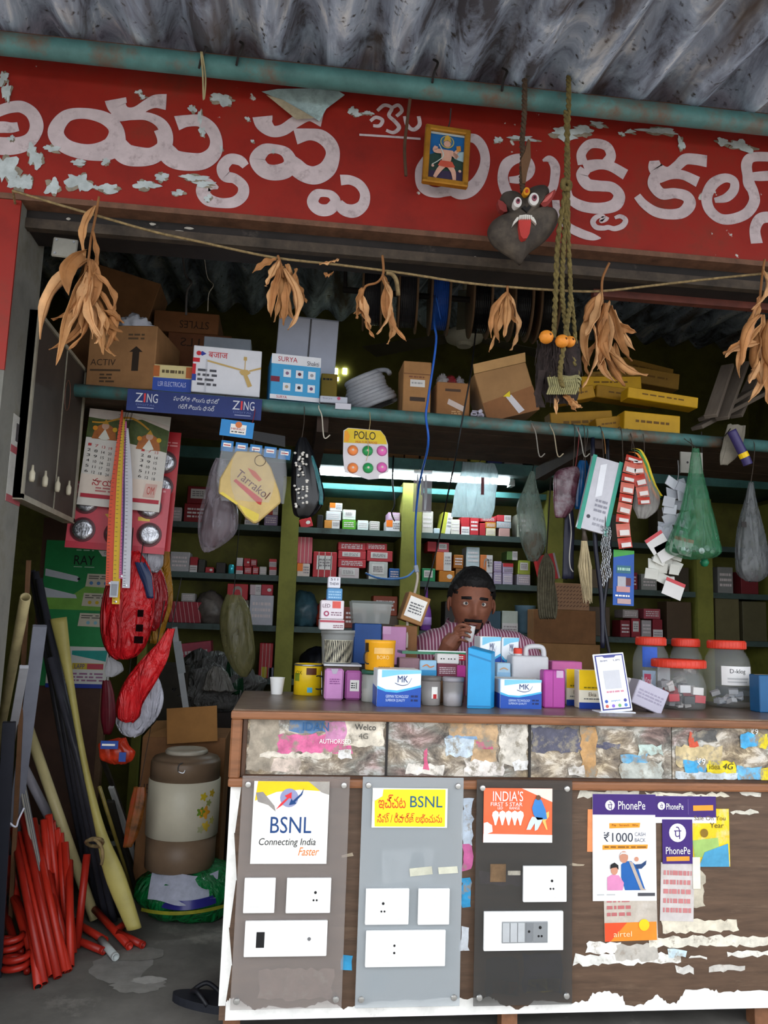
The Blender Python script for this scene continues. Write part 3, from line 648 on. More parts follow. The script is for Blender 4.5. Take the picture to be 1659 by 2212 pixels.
ddisc(o, .35, .42, .1, M('8a6a1a', .5, .2), 'printed_motif', 2)
o = sheet('tariff_sheet', 'grey paper with faded red lines below the small purple poster', 'poster', (1424, 1870, 1500, 1990), YC-.0026, M('c9c2be', .6, .12, 20, dirt='b0a79c', dscale=14), ry=2)
dlines(o, .08, .1, .92, .9, 5, M('c07a7a', .5, .1), 1, 8)
o = sheet('tariff_sheet', 'grey and orange paper hanging below the white cashback poster', 'poster', (1304, 1938, 1424, 2032), YC-.0022, M('bfb4a6', .6, .15, 20, dirt='d0c9c0', dscale=14), ry=-1)
decal(o, .0, .6, .98, 1, M('ef8a2a', .5, .1), 'orange_field'); dpoly(o, [(0,.6),(.42,.6),(.1,1),(0,1)], M('e4512a', .5, .1), 'red_field', 2); ddisc(o, .74, .66, .1, M('f2c81e', .5, .1), 'yellow_spot', 3); dlines(o, .05, .05, .5, .5, 3, M('b86a6a', .5, .1), 1, 9)
dtext(o, 'airtel', .16, .78, .5, .9, M('f4cfa0', .5, 0), 4)
o = sheet('tariff_sheet', 'narrow orange paper edge left of the white cashback poster', 'poster', (1268, 1752, 1284, 1840), YC-.002, M('e8905a', .6, .15, 20), ry=1)
o = sheet('torn_label', 'long white torn paper tongue right of the small purple poster', 'paper', (1497, 1855, 1514, 1920), YC-.005, M('e4dfd0', .6, .1, 20))
# switch plates
SW = M('f3f3f1', .3, .02)
def plate(r, label, kind):
    x0, y0, x1, y1 = r
    p = P((x0+x1)/2, y1, YA-.010); s = S(p); w = (x1-x0)*s; h = (y1-y0)*s
    o = MB().box(-w/2, w/2, 0, .0098, 0, h).build('switch_plate', SW, None, loc=p, bevel=.0025, seg=2); DIM[o.name] = (w, h)
    tag(o, label, 'switch plate')
    def raise_(u0, v0, u1, v1, mat, name, d=.002):
        return MB().box((u0-.5)*w, (u1-.5)*w, -d, .001, (1-v1)*h, (1-v0)*h).build(name, mat, o, bevel=.0007)
    def hole(u, v, r_, name='socket_hole'):
        MB().lathe([(0, 0), (r_, 0), (r_, .0012)], 12).build(name, BLACK, o, loc=((u-.5)*w, -.0032, (1-v)*h), rot=(-math.pi/2, 0, 0))
    def sock(u, v, k=1.0):
        hole(u, v-.1, .0036*k); hole(u-.035/(w/.12), v+.12, .0026*k); hole(u+.035/(w/.12), v+.12, .0026*k)
    g2 = M('ecebe8', .3, .02)
    if kind == 'switch': raise_(.2, .18, .5, .82, g2, 'rocker'); raise_(.52, .18, .82, .82, g2, 'rocker')
    elif kind == 'socket': raise_(.18, .16, .42, .84, g2, 'rocker'); raise_(.45, .12, .84, .88, g2, 'socket'); sock(.65, .5)
    elif kind == 'socket_l': raise_(.6, .16, .84, .84, g2, 'rocker'); raise_(.16, .12, .56, .88, g2, 'socket'); sock(.4, .5)
    elif kind == 'combo':
        raise_(.14, .3, .24, .74, BLACK, 'window', .001); raise_(.3, .15, .46, .85, g2, 'rocker'); raise_(.48, .15, .64, .85, g2, 'rocker'); ddisc(o, .78, .5, .022, GREYINK, 'dimmer_mark', 3); raise_(.7, .15, .88, .85, g2, 'dimmer', .0015)
    elif kind == 'long': raise_(.22, .12, .46, .88, g2, 'socket'); hole(.355, .4, .003); hole(.355, .6, .003); raise_(.5, .15, .64, .85, g2, 'rocker'); raise_(.66, .15, .8, .85, g2, 'rocker')
    else:
        gm = M('8f9294', .35, .08)
        raise_(.22, .25, .8, .8, gm, 'module_frame', .0015)
        for i in range(3): raise_(.23+.095*i, .28, .315+.095*i, .77, M('b5b8ba', .3, .08), 'rocker', .004)
        raise_(.52, .28, .6, .77, M('7a7d80', .35, .05), 'data_port', .003); raise_(.61, .28, .79, .77, M('85888a', .35, .05), 'socket', .003); hole(.56, .5, .0035); sock(.7, .5, 1.2)
    return o
plate((525, 1901, 592, 1973), 'square white switch plate at the left under the crossed arrow poster', 'switch')
plate((617, 1901, 713, 1973), 'white socket plate right of the square plate under the crossed arrow poster', 'socket')
plate((527, 1994, 705, 2067), 'long white plate with a black window and a dimmer mark', 'combo')
plate((788, 1924, 883, 1998), 'white socket plate at the left of the middle acrylic panel', 'socket_l')
plate((902, 1924, 971, 1998), 'square white switch plate at the right of the middle acrylic panel', 'switch')
plate((788, 2015, 963, 2089), 'long white plate with two holes on the middle acrylic panel', 'long')
plate((1129, 1875, 1226, 1949), 'white three hole socket plate on the dark acrylic panel', 'socket')
plate((1043, 1974, 1220, 2054), 'silver white plate with grey switches and sockets on the dark panel', 'grey')
# ------------------------------------------------------------------ things on the counter
def cy(x, y): return PZ(x, y, ZT).y          # depth of a thing whose base shows at pixel (x, y) on the counter top
def clear_mat(tint='dfe4e6', a=.3, rough=.15):
    key = ('clear', tint, a, rough)
    if key in _MATS: return _MATS[key]
    m = bpy.data.materials.new('clear_plastic'); m.use_nodes = True
    b = m.node_tree.nodes['Principled BSDF']; b.inputs['Base Color'].default_value = (*lin(tint), 1)
    b.inputs['Roughness'].default_value = rough; b.inputs['Alpha'].default_value = a; b.inputs['Specular IOR Level'].default_value = .7
    _MATS[key] = m; return m
def round_thing(name, label, cat, r, prof, mat, Y=None, zb=None, n=28, group=None):
    """prof in shares: (radius/half width, height share)"""
    x0, y0, x1, y1 = r
    Y = Y if Y is not None else cy((x0+x1)/2, y1)
    p = P((x0+x1)/2, y1, Y); s = S(p); w = (x1-x0)*s; h = (y1-y0)*s
    if zb is not None: h += p.z-zb; p.z = zb
    o = MB().lathe([(a*w/2, b*h) for a, b in prof], n).build(name, mat, None, smooth=True, loc=(p.x, p.y+w/2, p.z))
    DIM[o.name] = (w, h); tag(o, label, cat, group); return o
def ring(o, prof, mat, name, n=28):
    w, h = W(o); return MB().lathe([(a*w/2, b*h) for a, b in prof], n).build(name, mat, o, smooth=True)
def wrap(o, a0, a1, v0, v1, mat, name='label', r=1.012, n=12, prof=None):   # curved label patch; angle 0 = facing camera
    w, h = W(o); mb = MB(); R = w/2*r
    rr = prof or (lambda t: 1.0)
    mb.grid(lambda u, v: (R*rr(1-(v0+(v1-v0)*v))*math.sin(a0+(a1-a0)*u), -R*rr(1-(v0+(v1-v0)*v))*math.cos(a0+(a1-a0)*u), h*(1-(v0+(v1-v0)*v))), n, 4)
    return mb.build(name, mat, o, smooth=True)
def wrap_text(o, s, a0, a1, v0, v1, mat, r=1.02):
    w, h = W(o); R = w/2*r; vs, fs = font_mesh(s)
    return MB().add([(R*math.sin(a0+(a1-a0)*u), -R*math.cos(a0+(a1-a0)*u), h*(1-(v1+(v0-v1)*v))) for u, v in vs], fs).build('lettering', mat, o)
o = round_thing('paper_cup', 'white paper cup standing alone at the left end of the counter', 'cup', (581, 1465, 614, 1501), [(.72, 0), (.74, .02), (.97, .95), (1, .97), (1, 1), (.93, 1), (.7, .1), (0, .1)], M('f4f4f2', .4, .02))
# yellow paint tin
o = round_thing('paint_tin', 'yellow tin with a steel rim and wire handle', 'tin', (634, 1436, 698, 1503), [(.96, 0), (1, .01), (1, .94), (.95, .97), (.97, 1), (.9, 1), (.88, .96), (0, .96)], M('e8c21a', .35, .08))
ring(o, [(1.01, .93), (1.03, .96), (1.0, .99), (.9, .985), (.9, .93)], STEEL, 'rim'); wrap(o, -1.2, -.7, .3, .55, M('7a8a20', .5, .1), 'print'); wrap(o, -.2, .5, .12, .34, M('5a2c14', .5, .1), 'print'); wrap(o, -.1, .25, .74, .9, M('4aa8c8', .5, .1), 'print')
w, h = W(o)
MB().tube([(w*.33+.022*math.cos(a)*w/.085, -w*.40-.002, h*.42+.022*math.sin(a)) for a in [2*math.pi*i/20 for i in range(21)]], .0022, 6).build('ring_print', INK, o)
MB().tube(crom([(w*.5, 0, h*.8), (w*.52, -.02, h*.5), (w*.5, -.03, h*.1), (w*.46, -.035, h*.05), (w*.44, -.03, h*.5), (w*.42, -.025, h*.8)], 5), .0013, 6).build('wire_handle', STEEL, o, smooth=True)
wrap_text(o, 'OX', -1.0, -.5, .22, .34, M('4a4a10', .5, 0))
# pink packets
PINK = M('c88ac0', .5, .08); PINKD = M('b868ac', .5, .08)
o = carton('soap_packet', 'pale pink packet beside the yellow tin', 'packet', (700, 1446, 741, 1513), cy(720, 1513), .05, PINK, zb=ZT, seam=False, bev=.006); dlines(o, .25, .3, .8, .5, 3, M('8a4a88', .5, 0), 1, 1); dpoly(o, [(.3,0),(.7,0),(.6,.16),(.4,.16)], M('b0a8b8', .5, .1), 'folded_flap')
o = carton('soap_packet', 'deeper pink packet with a white label beside the clear green-lid jar', 'packet', (744, 1450, 780, 1512), cy(762, 1512), .05, PINKD, zb=ZT, seam=False, bev=.006); decal(o, .3, .32, .85, .7, PAPER, 'label'); dlines(o, .36, .4, .6, .62, 3, INK, 2, 2); decal(o, .66, .4, .7, .62, INK, 'barcode', 2)
# stack base hidden behind the front row
sup = carton('packing_box', 'dark brown carton behind the pink packets carrying the zebra bucket', 'box', (700, 1440, 776, 1500), 2.66, .14, M('55483c', .7, .15), zb=ZT); zs = sup.location.z+W(sup)[1]
MB().box(-W(sup)[0]/2-.004, W(sup)[0]/2+.004, -.006, .145, W(sup)[1], W(sup)[1]+.006).build('white_lid', M('c9ccd0', .4, .08), sup)
zs += .0065
o = round_thing('zebra_bucket', 'grey plastic bucket with zebra striped label', 'bucket', (692, 1362, 768, 1433), [(.84, 0), (.86, .02), (.95, .8), (.98, .82), (.98, .9), (1, .9), (1, 1), (.9, 1), (.9, .97), (0, .97)], M('8f9290', .45, .08), Y=2.67, zb=zs)
pr = lambda t: .86+.11*t/.8
wrap(o, -1.0, 1.1, .3, .97, M('d8d2b8', .5, .05), 'label', 1.0, 16, pr)
rng = random.Random(5); mb = MB(); w, h = W(o)
for i in range(20):
    a = -.95+i*.104+rng.uniform(-.01, .01); pts = []
    for k in range(7):
        v = .31+.65*k/6; R = w/2*pr(1-v)*1.012
        aa = a+.035*math.sin(k*1.3+i*.9); t = .028+.012*math.sin(k*2+i)
        pts.append((aa, t, v, R))
    for k in range(6):
        q = []
        for aa, t, v, R in (pts[k], pts[k+1]): q += [(R*math.sin(aa-t), -R*math.cos(aa-t), h*(1-v)), (R*math.sin(aa+t), -R*math.cos(aa+t), h*(1-v))]
        mb.add(q, [(0,1,3,2)])
mb.build('zebra_stripes', INK, o)
zb2 = zs+W(o)[1]+.0005
o = carton('boxed_lamp', 'flat white box lying on the zebra bucket', 'box', (690, 1338, 743, 1364), 2.66, .1, M('d8d4d6', .5, .06), zb=zb2); decal(o, 0, .1, 1, .3, M('b04a5a', .5, .1), 'red_stripe'); dlines(o, .55, .5, .95, .85, 2, M('8a5a66', .5, 0), 1, 4); z3 = zb2+W(o)[1]+.001
o = carton('boxed_lamp', 'white lamp box with pink print on top of the flat white box', 'box', (692, 1297, 742, 1339), 2.66, .09, M('e0d8de', .5, .06), zb=z3); decal(o, .5, .05, .86, .42, M('d85a50', .5, .1), 'red_patch'); ddisc(o, .25, .72, .12, M('a84a6a', .5, .1), 'logo', 1); ddisc(o, .25, .72, .06, M('e0d8de', .5, .1), 'logo_hole', 2); dtext(o, 'LED', .08, .2, .4, .4, M('6a4a5a', .5, 0), 1); dlines(o, .45, .6, .9, .85, 2, M('8a6a7a', .5, 0), 1, 6); z4 = z3+W(o)[1]+.001
o = carton('pill_box', 'small sky blue box near the top of the left stack', 'box', (706, 1271, 739, 1298), 2.67, .06, M('5a94c4', .5, .1), zb=z4); dlines(o, .1, .2, .9, .9, 3, M('9cc4e0', .5, 0), 1, 3); z5 = z4+W(o)[1]+.001
o = carton('pill_box', 'small white box at the very top of the left stack', 'box', (708, 1246, 735, 1272), 2.675, .05, M('dcdce4', .5, .05), zb=z5); dtext(o, '511', .2, .12, .8, .34, M('3a3a50', .5, 0), 1); dtext(o, 'THEW', .12, .5, .88, .75, M('3a3a50', .5, 0), 1)
# clear jar with green lid + orange tub on top
o = round_thing('clear_jar', 'clear jar with a dark green lid under the orange tub', 'jar', (781, 1450, 829, 1516), [(.9, 0), (.95, .03), (.95, .84), (.86, .88), (0, .88)], clear_mat('c9ccc4', .45), Y=cy(800, 1518), zb=ZT); ring(o, [(0, .88), (1, .88), (1, 1), (.95, 1), (0, 1)], M('2a5a48', .5, .1), 'lid'); ring(o, [(0, .03), (.84, .03), (.84, .4), (0, .45)], M('b9b2a8', .7, .2, 40), 'contents'); zj = ZT+W(o)[1]+.0005
o = round_thing('orange_tub', 'orange yellow tub with faded print standing on the clear jar', 'tub', (790, 1384, 857, 1449), [(.92, 0), (.96, .02), (1, .88), (1.02, .9), (1.02, 1), (.95, 1), (0, .99)], M('e8a41c', .4, .06), Y=cy(800, 1518)-.006, zb=zj)
wrap(o, -.5, .9, .25, .45, M('e8b86a', .5, .08), 'print'); wrap_text(o, 'BORO', -.3, .5, .5, .62, M('f0d08a', .5, 0)); wrap_text(o, 'ooooo', -.2, .6, .86, .93, INK); wrap(o, -1.4, -.95, .1, .4, M('3a2a10', .5, .1), 'print')
MB().tube([(-W(o)[0]*.42+.013*math.cos(a), -W(o)[0]*.28, W(o)[1]*.42+.02*math.sin(a)) for a in [2*math.pi*i/18 for i in range(19)]], .002, 6).build('ring_print', INK, o)
# MK boxes
MKB = M('1d4fae', .4, .05); MKW = M('eef4f8', .4, .03); MKC = M('4ab4e0', .4, .05)
def mkbox(r, Y, zb, label, d=.13, big=True):
    o = carton('screw_box', label, 'box', r, Y, d, MKW, zb=zb)
    dpoly(o, [(0,.52),(.2,.6),(.45,.62),(.75,.54),(1,.46),(1,1),(0,1)], MKB, 'blue_field'); dpoly(o, [(0,.44),(.2,.54),(.45,.56),(.75,.48),(1,.40),(1,.46),(.75,.54),(.45,.62),(.2,.6),(0,.52)], MKC, 'swoosh')
    dpoly(o, [(.1,.02),(1,0),(1,.09),(.5,.13),(.1,.22)], M('7fcbea', .4, .05), 'top_wash'); dtext(o, 'MK', .46, .16, .7, .34, M('1a2f6a', .4, 0), 2); dstroke(o, [(.4,.36,.012),(.55,.42,.014),(.7,.38,.01),(.78,.22,.006)], M('1a2f6a', .4, 0), 'swirl')
    if big: dtext(o, 'GERMAN TECHNOLOGY', .2, .68, .72, .76, M('cfe0f4', .4, 0), 2); dtext(o, 'SUPERIOR QUALITY', .2, .79, .64, .87, M('cfe0f4', .4, 0), 2); dlines(o, .77, .66, .93, .88, 2, M('0a1f5a', .4, 0), 2, 4)
    w, h = W(o); MB().add([(-w/2-.0006, .002, 0), (-w/2-.0006, d-.002, 0), (-w/2-.0006, d-.002, h*.55), (-w/2-.0006, .002, h*.5)], [(0,3,2,1)]).build('blue_side', MKB, o)
    return o
mkbox((813, 1448, 909, 1527), cy(860, 1527), ZT, 'blue and white screw box at the front beside the clear jar')
mkbox((1079, 1469, 1171, 1531), cy(1125, 1531), ZT, 'blue and white screw box at the front beside the magenta packet')
# clear tubs
for r, lb, cc in (((911, 1463, 957, 1525), 'smoky clear tub with a red and white tag inside', '6f6a66'), ((959, 1465, 1006, 1527), 'smoky clear tub half full of pale powder', '9a969c')):
    o = round_thing('clear_tub', lb, 'tub', r, [(.86, 0), (.9, .02), (.97, .84), (0, .84)], clear_mat('b8b4b2', .5), zb=ZT); ring(o, [(0, .84), (1, .84), (1.03, .88), (1.03, .95), (.95, 1), (0, 1)], M(cc, .4, .08), 'lid')
    ring(o, [(0, .02), (.82, .02), (.86, .42), (0, .46)], M('c4bcc4' if cc == '9a969c' else '8a8078', .7, .2, 40), 'contents')
    if cc == '6f6a66': wrap(o, -.1, .5, .35, .75, PAPER, 'tag', 1.0); wrap(o, .05, .4, .6, .75, RED, 'tag_print', 1.01)
# row behind
sup2 = carton('packing_box', 'low brown carton behind the clear tubs in the middle of the counter', 'box', (860, 1463, 1003, 1505), 2.60, .14, CARD2, zb=ZT); z2 = ZT+W(sup2)[1]+.001
o = carton('fuse_box', 'dusty mauve box below the green glass sheet', 'box', (861, 1422, 906, 1464), 2.61, .06, M('8a6a72', .6, .15), zb=z2)
o = carton('bulb_box', 'small sky blue and white box below the green glass sheet', 'box', (906, 1427, 943, 1464), 2.605, .05, M('9cc8e4', .5, .06), zb=z2); dstroke(o, [(.15,.4,.06),(.4,.28,.08),(.6,.42,.08),(.85,.34,.06)], M('d08a5a', .5, .1), 'print'); decal(o, 0, .6, 1, 1, M('3a9ad0', .5, .1), 'blue_band')
o = carton('fuse_box', 'maroon box with white print below the white sockets', 'box', (944, 1434, 988, 1464), 2.605, .05, M('7a3a48', .5, .1), zb=z2); dlines(o, .1, .25, .9, .8, 4, M('d8c4c8', .5, 0), 1, 7)
o = carton('fuse_box', 'small magenta box beside the tall blue box', 'box', (986, 1438, 1006, 1464), 2.605, .05, M('b83a8a', .5, .1), zb=z2)
o = carton('fuse_box', 'red box leaning under the right end of the green glass sheet', 'box', (968, 1414, 1006, 1434), 2.62, .05, M('c02a3a', .5, .1), zb=z2+.052); dlines(o, .3, .2, .9, .8, 2, PAPER, 1, 9)
o = sheet('glass_sheet', 'thin sheet of glass with a green edge lying behind the counter items', 'glass', (868, 1408, 1007, 1414), 2.66, M('2f7a56', .2, .1), th=.12)
MB().box(-W(o)[0]*.25, W(o)[0]*.5, -.001, .02, W(o)[1], W(o)[1]+.004).build('white_edge', M('d8e4e0', .3, .05), o)
o = carton('socket_block', 'white socket block lying in front of the green glass sheet', 'socket', (944, 1413, 992, 1434), 2.605, .05, M('e0dcd8', .4, .05), zb=None, seam=False)
for u in (.18, .3, .52, .64, .8): ddisc(o, u, .5, .03, INK, 'socket_hole', 1)
# tall blue box with slanted top
p = P(1042, 1531, cy(1040, 1531)); s = S(p)
x0, x1 = -34*s, 18*s; x2 = 36*s; h0, h1, h2 = 130*s, 118*s, 122*s
mb = MB().add([(x0,0,0),(x1,0,0),(x2,.05,0),(x0+.03,.07,0),(x0,0,h0),(x1,0,h1),(x2,.05,h2),(x0+.03,.07,h0+.004)], [(0,3,2,1),(4,5,6,7),(0,1,5,4),(1,2,6,5),(2,3,7,6),(3,0,4,7)])
o = tag(mb.build('tall_carton', M('2a9ad4', .4, .05), None, loc=p, bevel=.002), 'tall plain sky blue carton with a slanted top at the front', 'box')
MB().box(x0, x1, -.0006, .0003, .004, .009).build('fold_line', M('1c7ab0', .4, .05), o)
mb = MB().add([(x0,-.0008,h0-.022),(x1,-.0008,h1-.026),(x1,-.0008,h1-.021),(x0,-.0008,h0-.017)], [(0,1,2,3)]); mb.build('fold_line', M('1c7ab0', .4, .05), o)
o = carton('bulb_box', 'small white and sky blue box between the tall blue carton and the jerrycan', 'box', (1073, 1434, 1103, 1470), 2.605, .05, M('a8c8dc', .5, .06), zb=None); decal(o, 0, .55, 1, 1, M('8cb8d8', .5, .1), 'blue_band'); dstroke(o, [(.2,.4,.08),(.5,.3,.1),(.8,.4,.08)], M('c8a07a', .5, .1), 'print')
s3 = carton('packing_box', 'brown carton behind the front screw box carrying the jerrycan', 'box', (1076, 1471, 1170, 1508), 2.60, .2, CARD, zb=ZT); z6 = ZT+W(s3)[1]+.0008
bpy.data.objects[o.name].location.z = z6
o = mkbox((1036, 1376, 1082, 1440), 2.70, z6, 'blue and white screw box standing behind the tall blue carton', .09, False)
o = mkbox((1083, 1378, 1121, 1440), 2.70, z6, 'narrow blue and white screw box beside the jerrycan', .09, False)
# jerrycan
p = P(1146, 1471, 2.61); s = S(p); p.z = z6
w, h = 82*s, 52*s
o = tag(MB().box(-w/2, w/2, 0, .07, 0, h).build('jerrycan', M('c9c9cc', .4, .05), None, loc=p, bevel=.009, seg=3, smooth=True), 'translucent white plastic jerrycan with a red cap', 'jerrycan')
MB().lathe([(.013, 0), (.013, .012), (0, .012)], 16).build('neck', M('c9c9cc', .4, .05), o, loc=(-w*.28, .03, h-.002), smooth=True)
MB().lathe([(.0145, 0), (.0145, .016), (.012, .018), (0, .018)], 18).build('cap', M('d83a24', .4, .05), o, loc=(-w*.28, .03, h+.006))
MB().tube(crom([(-w*.05, .035, h-.006), (-w*.04, .035, h+.022), (w*.1, .035, h+.03), (w*.34, .035, h+.03), (w*.44, .035, h+.018), (w*.45, .035, h-.02)], 6), .0085, 10).build('handle', M('c9c9cc', .4, .05), o, smooth=True)
# magenta packets and yellow boxes
o = carton('soap_packet', 'tall magenta packet between the blue screw box and the yellow boxes', 'packet', (1174, 1449, 1222, 1530), cy(1198, 1530), .045, M('b4459e', .4, .06), zb=ZT, seam=False, bev=.004); decal(o, .58, .01, .9, .2, M('d0b0cc', .5, .1), 'fold_tape'); decal(o, .42, 0, .44, 1, M('93347f', .5, .05), 'fold_line')
o = carton('soap_packet', 'pink packet lying behind the yellow boxes', 'packet', (1192, 1431, 1259, 1452), 2.62, .08, M('c4639c', .5, .08), zb=None, seam=False); carton('packing_box', 'grey carton hidden behind the magenta packet', 'box', (1196, 1452, 1275, 1500), 2.62, .1, M('8a8074', .7, .1), zb=ZT); o.location.z = ZT+W(bpy.data.objects['packing_box.003'])[1]+.001
for r, d, lb in (((1223, 1447, 1262, 1527), .06, 'yellow topped bulb box, left of the pair beside the payment stand'), ((1250, 1449, 1303, 1531), .045, 'yellow topped bulb box half hidden by the payment stand')):
    o = carton('bulb_box', lb, 'box', r, cy((r[0]+r[2])/2, r[3]) + (.045 if d > .05 else 0), d, M('efe9d4', .45, .05), zb=ZT)
    decal(o, 0, 0, 1, .52, YEL, 'yellow_band'); decal(o, 0, .84, 1, 1, M('1c3f9a', .4, .05), 'blue_band'); dtext(o, 'Ekia', .4, .58, .72, .68, M('6a5a4a', .4, 0), 2); dlines(o, .2, .72, .95, .78, 1, GREYINK, 2, 3); dlines(o, .2, .42, .8, .5, 1, M('8a7a10', .4, 0), 2, 5)
# payment stand: phone shaped plastic board (code left out)
p = P(1334, 1540, cy(1334, 1540)); s = S(p); w, h = 72*s, 128*s
o = empty('payment_stand', p, 'white phone shaped payment stand leaning at the front of the counter', 'stand'); o.rotation_euler = (math.radians(-9), math.radians(-5.5), math.radians(2))
bd = MB().box(-w/2, w/2, 0, .004, .003, h).build('board', M('eceef4', .3, .03), o, bevel=.0018); DIM[bd.name] = (w, h)
def rr_frame(a0, a1, col, lay):
    decal(bd, a0, a0*.56, 1-a0, 1-a0*.56-.03, M(col, .3, .03), 'border', lay)
rr_frame(.045, 0, '3a3f8a', 1); rr_frame(.085, 0, 'f2f3f8', 2)
dpoly(bd, [(.28,.045),(.72,.045),(.66,.075),(.34,.075)], M('3a3f8a', .3, .03), 'notch', 3); dtext(bd, 'BHIM', .2, .11, .42, .14, M('4a4a6a', .3, 0), 3); dtext(bd, 'UPI', .62, .11, .82, .14, M('4a4a6a', .3, 0), 3)
decal(bd, .24, .29, .76, .60, M('c9cad0', .4, .05), 'blank_panel', 3); dlines(bd, .25, .62, .8, .68, 1, M('d08a9a', .3, 0), 3, 4)
for i, (u, v, c_) in enumerate(((.2,.8,'2a5ab8'),(.8,.8,'4a4aa0'),(.2,.88,'d05a4a'),(.4,.88,'8a6ad0'),(.6,.88,'6ab06a'),(.8,.88,'4a7ad0'))): ddisc(bd, u, v, .05, M(c_, .3, .05), 'app_mark', 3)
dtext(bd, 'paytm', .36, .785, .64, .815, M('1a78c4', .3, 0), 3)
MB().box(-w/2-.012, w/2+.003, -.012, .045, 0, .004).build('foot', M('e6e8ee', .3, .03), o, bevel=.001, rot=(math.radians(9), math.radians(5.5), 0))
# tilted grey packet
o = carton('flat_box', 'pale grey flat box leaning behind the payment stand', 'box', (1360, 1478, 1430, 1518), 2.42, .08, M('b9b4c4', .5, .06), zb=ZT+.012, ry=22, rz=-6); dlines(o, .1, .3, .9, .7, 3, M('9a94a8', .5, 0), 1, 6)
o = carton('flat_box', 'white box with an orange edge leaning behind the grey flat box', 'box', (1350, 1455, 1410, 1478), 2.52, .05, M('dcd6d4', .5, .06), zb=None, ry=14); decal(o, .3, .6, 1, 1, M('d87a5a', .5, .1), 'orange_edge')
o.location.z = ZT+.055
# jars with red lids
LID = M('d23a26', .4, .06)
def jar(r, label, cont, squat=False, Y=None):
    pf = [(.8, 0), (.86, .02), (.93, .1), (.98, .3), (.98, .62), (.9, .74), (.76, .82), (.72, .84), (.72, .9)] if not squat else [(.88, 0), (.96, .04), (1, .2), (1, .5), (.9, .66), (.7, .78), (.68, .86)]
    o = round_thing('plastic_jar', label, 'jar', r, pf, clear_mat('c4c8c8', .15, .06), Y=Y, zb=ZT, n=32)
    e = pf[-1][1]; q = .79 if not squat else 1.0
    ring(o, [(0, e-.03), (q, e-.03), (q+.015, e-.01), (q+.015, 1-.02), (q-.03, 1), (0, 1)], LID, 'lid', 36)
    w, h = W(o)
    mb = MB()
    for i in range(36):
        a = 2*math.pi*i/36; R = (q+.012)*w/2; mb.tube([(R*math.cos(a), R*math.sin(a), h*(e-.02)), (R*math.cos(a), R*math.sin(a), h*.975)], .0012, 4)
    mb.build('lid_ribs', LID, o)['kind'] = 'stuff'
    return o
def contents(o, n, cols, top, size, seed):
    rng = random.Random(seed); w, h = W(o); R = w/2*.72
    for i in range(n):
        a = rng.uniform(0, 2*math.pi); rr = R*math.sqrt(rng.random())*.85; z = .006+rng.random()*h*top
        x, y = rr*math.cos(a), rr*math.sin(a)
        MB().box(-size[0]/2, size[0]/2, -size[1]/2, size[1]/2, -size[2]/2, size[2]/2).build('packed_piece', M(rng.choice(cols), .4, .1), o, loc=(x, y, z+size[2]*.4), rot=(rng.uniform(-.3, .3), rng.uniform(-.4, .4), rng.uniform(0, 3)), bevel=.001)
j = jar((1385, 1378, 1466, 1526), 'tall clear jar with a blue detergent label and red lid', 0, Y=2.68)
wrap(j, -.9, -.1, .15, .45, M('2a5ac0', .4, .15), 'blue_label', .985); wrap(j, -.9, -.2, .5, .9, M('b8d0e8', .4, .15), 'label', .985); wrap(j, -.8, -.45, .55, .8, M('d84a6a', .4, .1), 'label_print', .995); wrap(j, -.1, 1.0, .42, .95, M('d8dce0', .4, .1), 'label', .985); wrap_text(j, 'Wing', -.95, -.4, .6, .72, M('f0e8f0', .4, 0), 1.0)
j = jar((1464, 1381, 1538, 1500), 'clear jar with a red lid behind the squat jar', 0, Y=2.70); contents(j, 14, ['b8b4a8', '8a857c', 'cfc8bc'], .5, (.03, .02, .012), 4)
j = jar((1437, 1428, 1552, 1536), 'squat clear jar of small red and white boxes at the front', 0, True); contents(j, 22, ['c9283a', 'e8e4e0', '2a2a2c', 'd8d4d0', '8a8a8c'], .42, (.034, .02, .02), 7)
for i, (u, z, c_) in enumerate(((-.3, .16, 'c9283a'), (.05, .12, '2a2a2c'), (.35, .14, 'c0303c'), (.3, .3, 'e4e0dc'), (-.05, .34, 'd8d8da'))):
    w, h = W(j); MB().box(-.018, .018, 0, .016, 0, .024).build('packed_piece', M(c_, .4, .1), j, loc=(u*w*.8, -w*.36+abs(u)*.03, h*z), rot=(0, .2*u, 0), bevel=.001)
j = jar((1549, 1386, 1650, 1532), 'large clear jar with a white paper label at the right of the counter', 0)
wrap(j, -.75, .75, .38, .66, M('e6e4e2', .4, .06), 'label', .99); wrap_text(j, 'D-klog', -.4, .3, .42, .5, INK, 1.0); contents(j, 16, ['c4c8cc', '9aa0a8', '3a4a7a', 'd8d8d8'], .2, (.03, .02, .015), 9); dl = random.Random(3)
wrap(j, -.5, .5, .55, .575, M('b8b8b8', .4, 0), 'label_line', 1.0); wrap(j, -.5, .4, .6, .62, M('b8b8b8', .4, 0), 'label_line', 1.0)
o = carton('blue_pack', 'blue pack standing behind the large jar at the right edge', 'box', (1640, 1460, 1700, 1525), 2.5, .06, M('1c5a8a', .4, .1), zb=ZT)
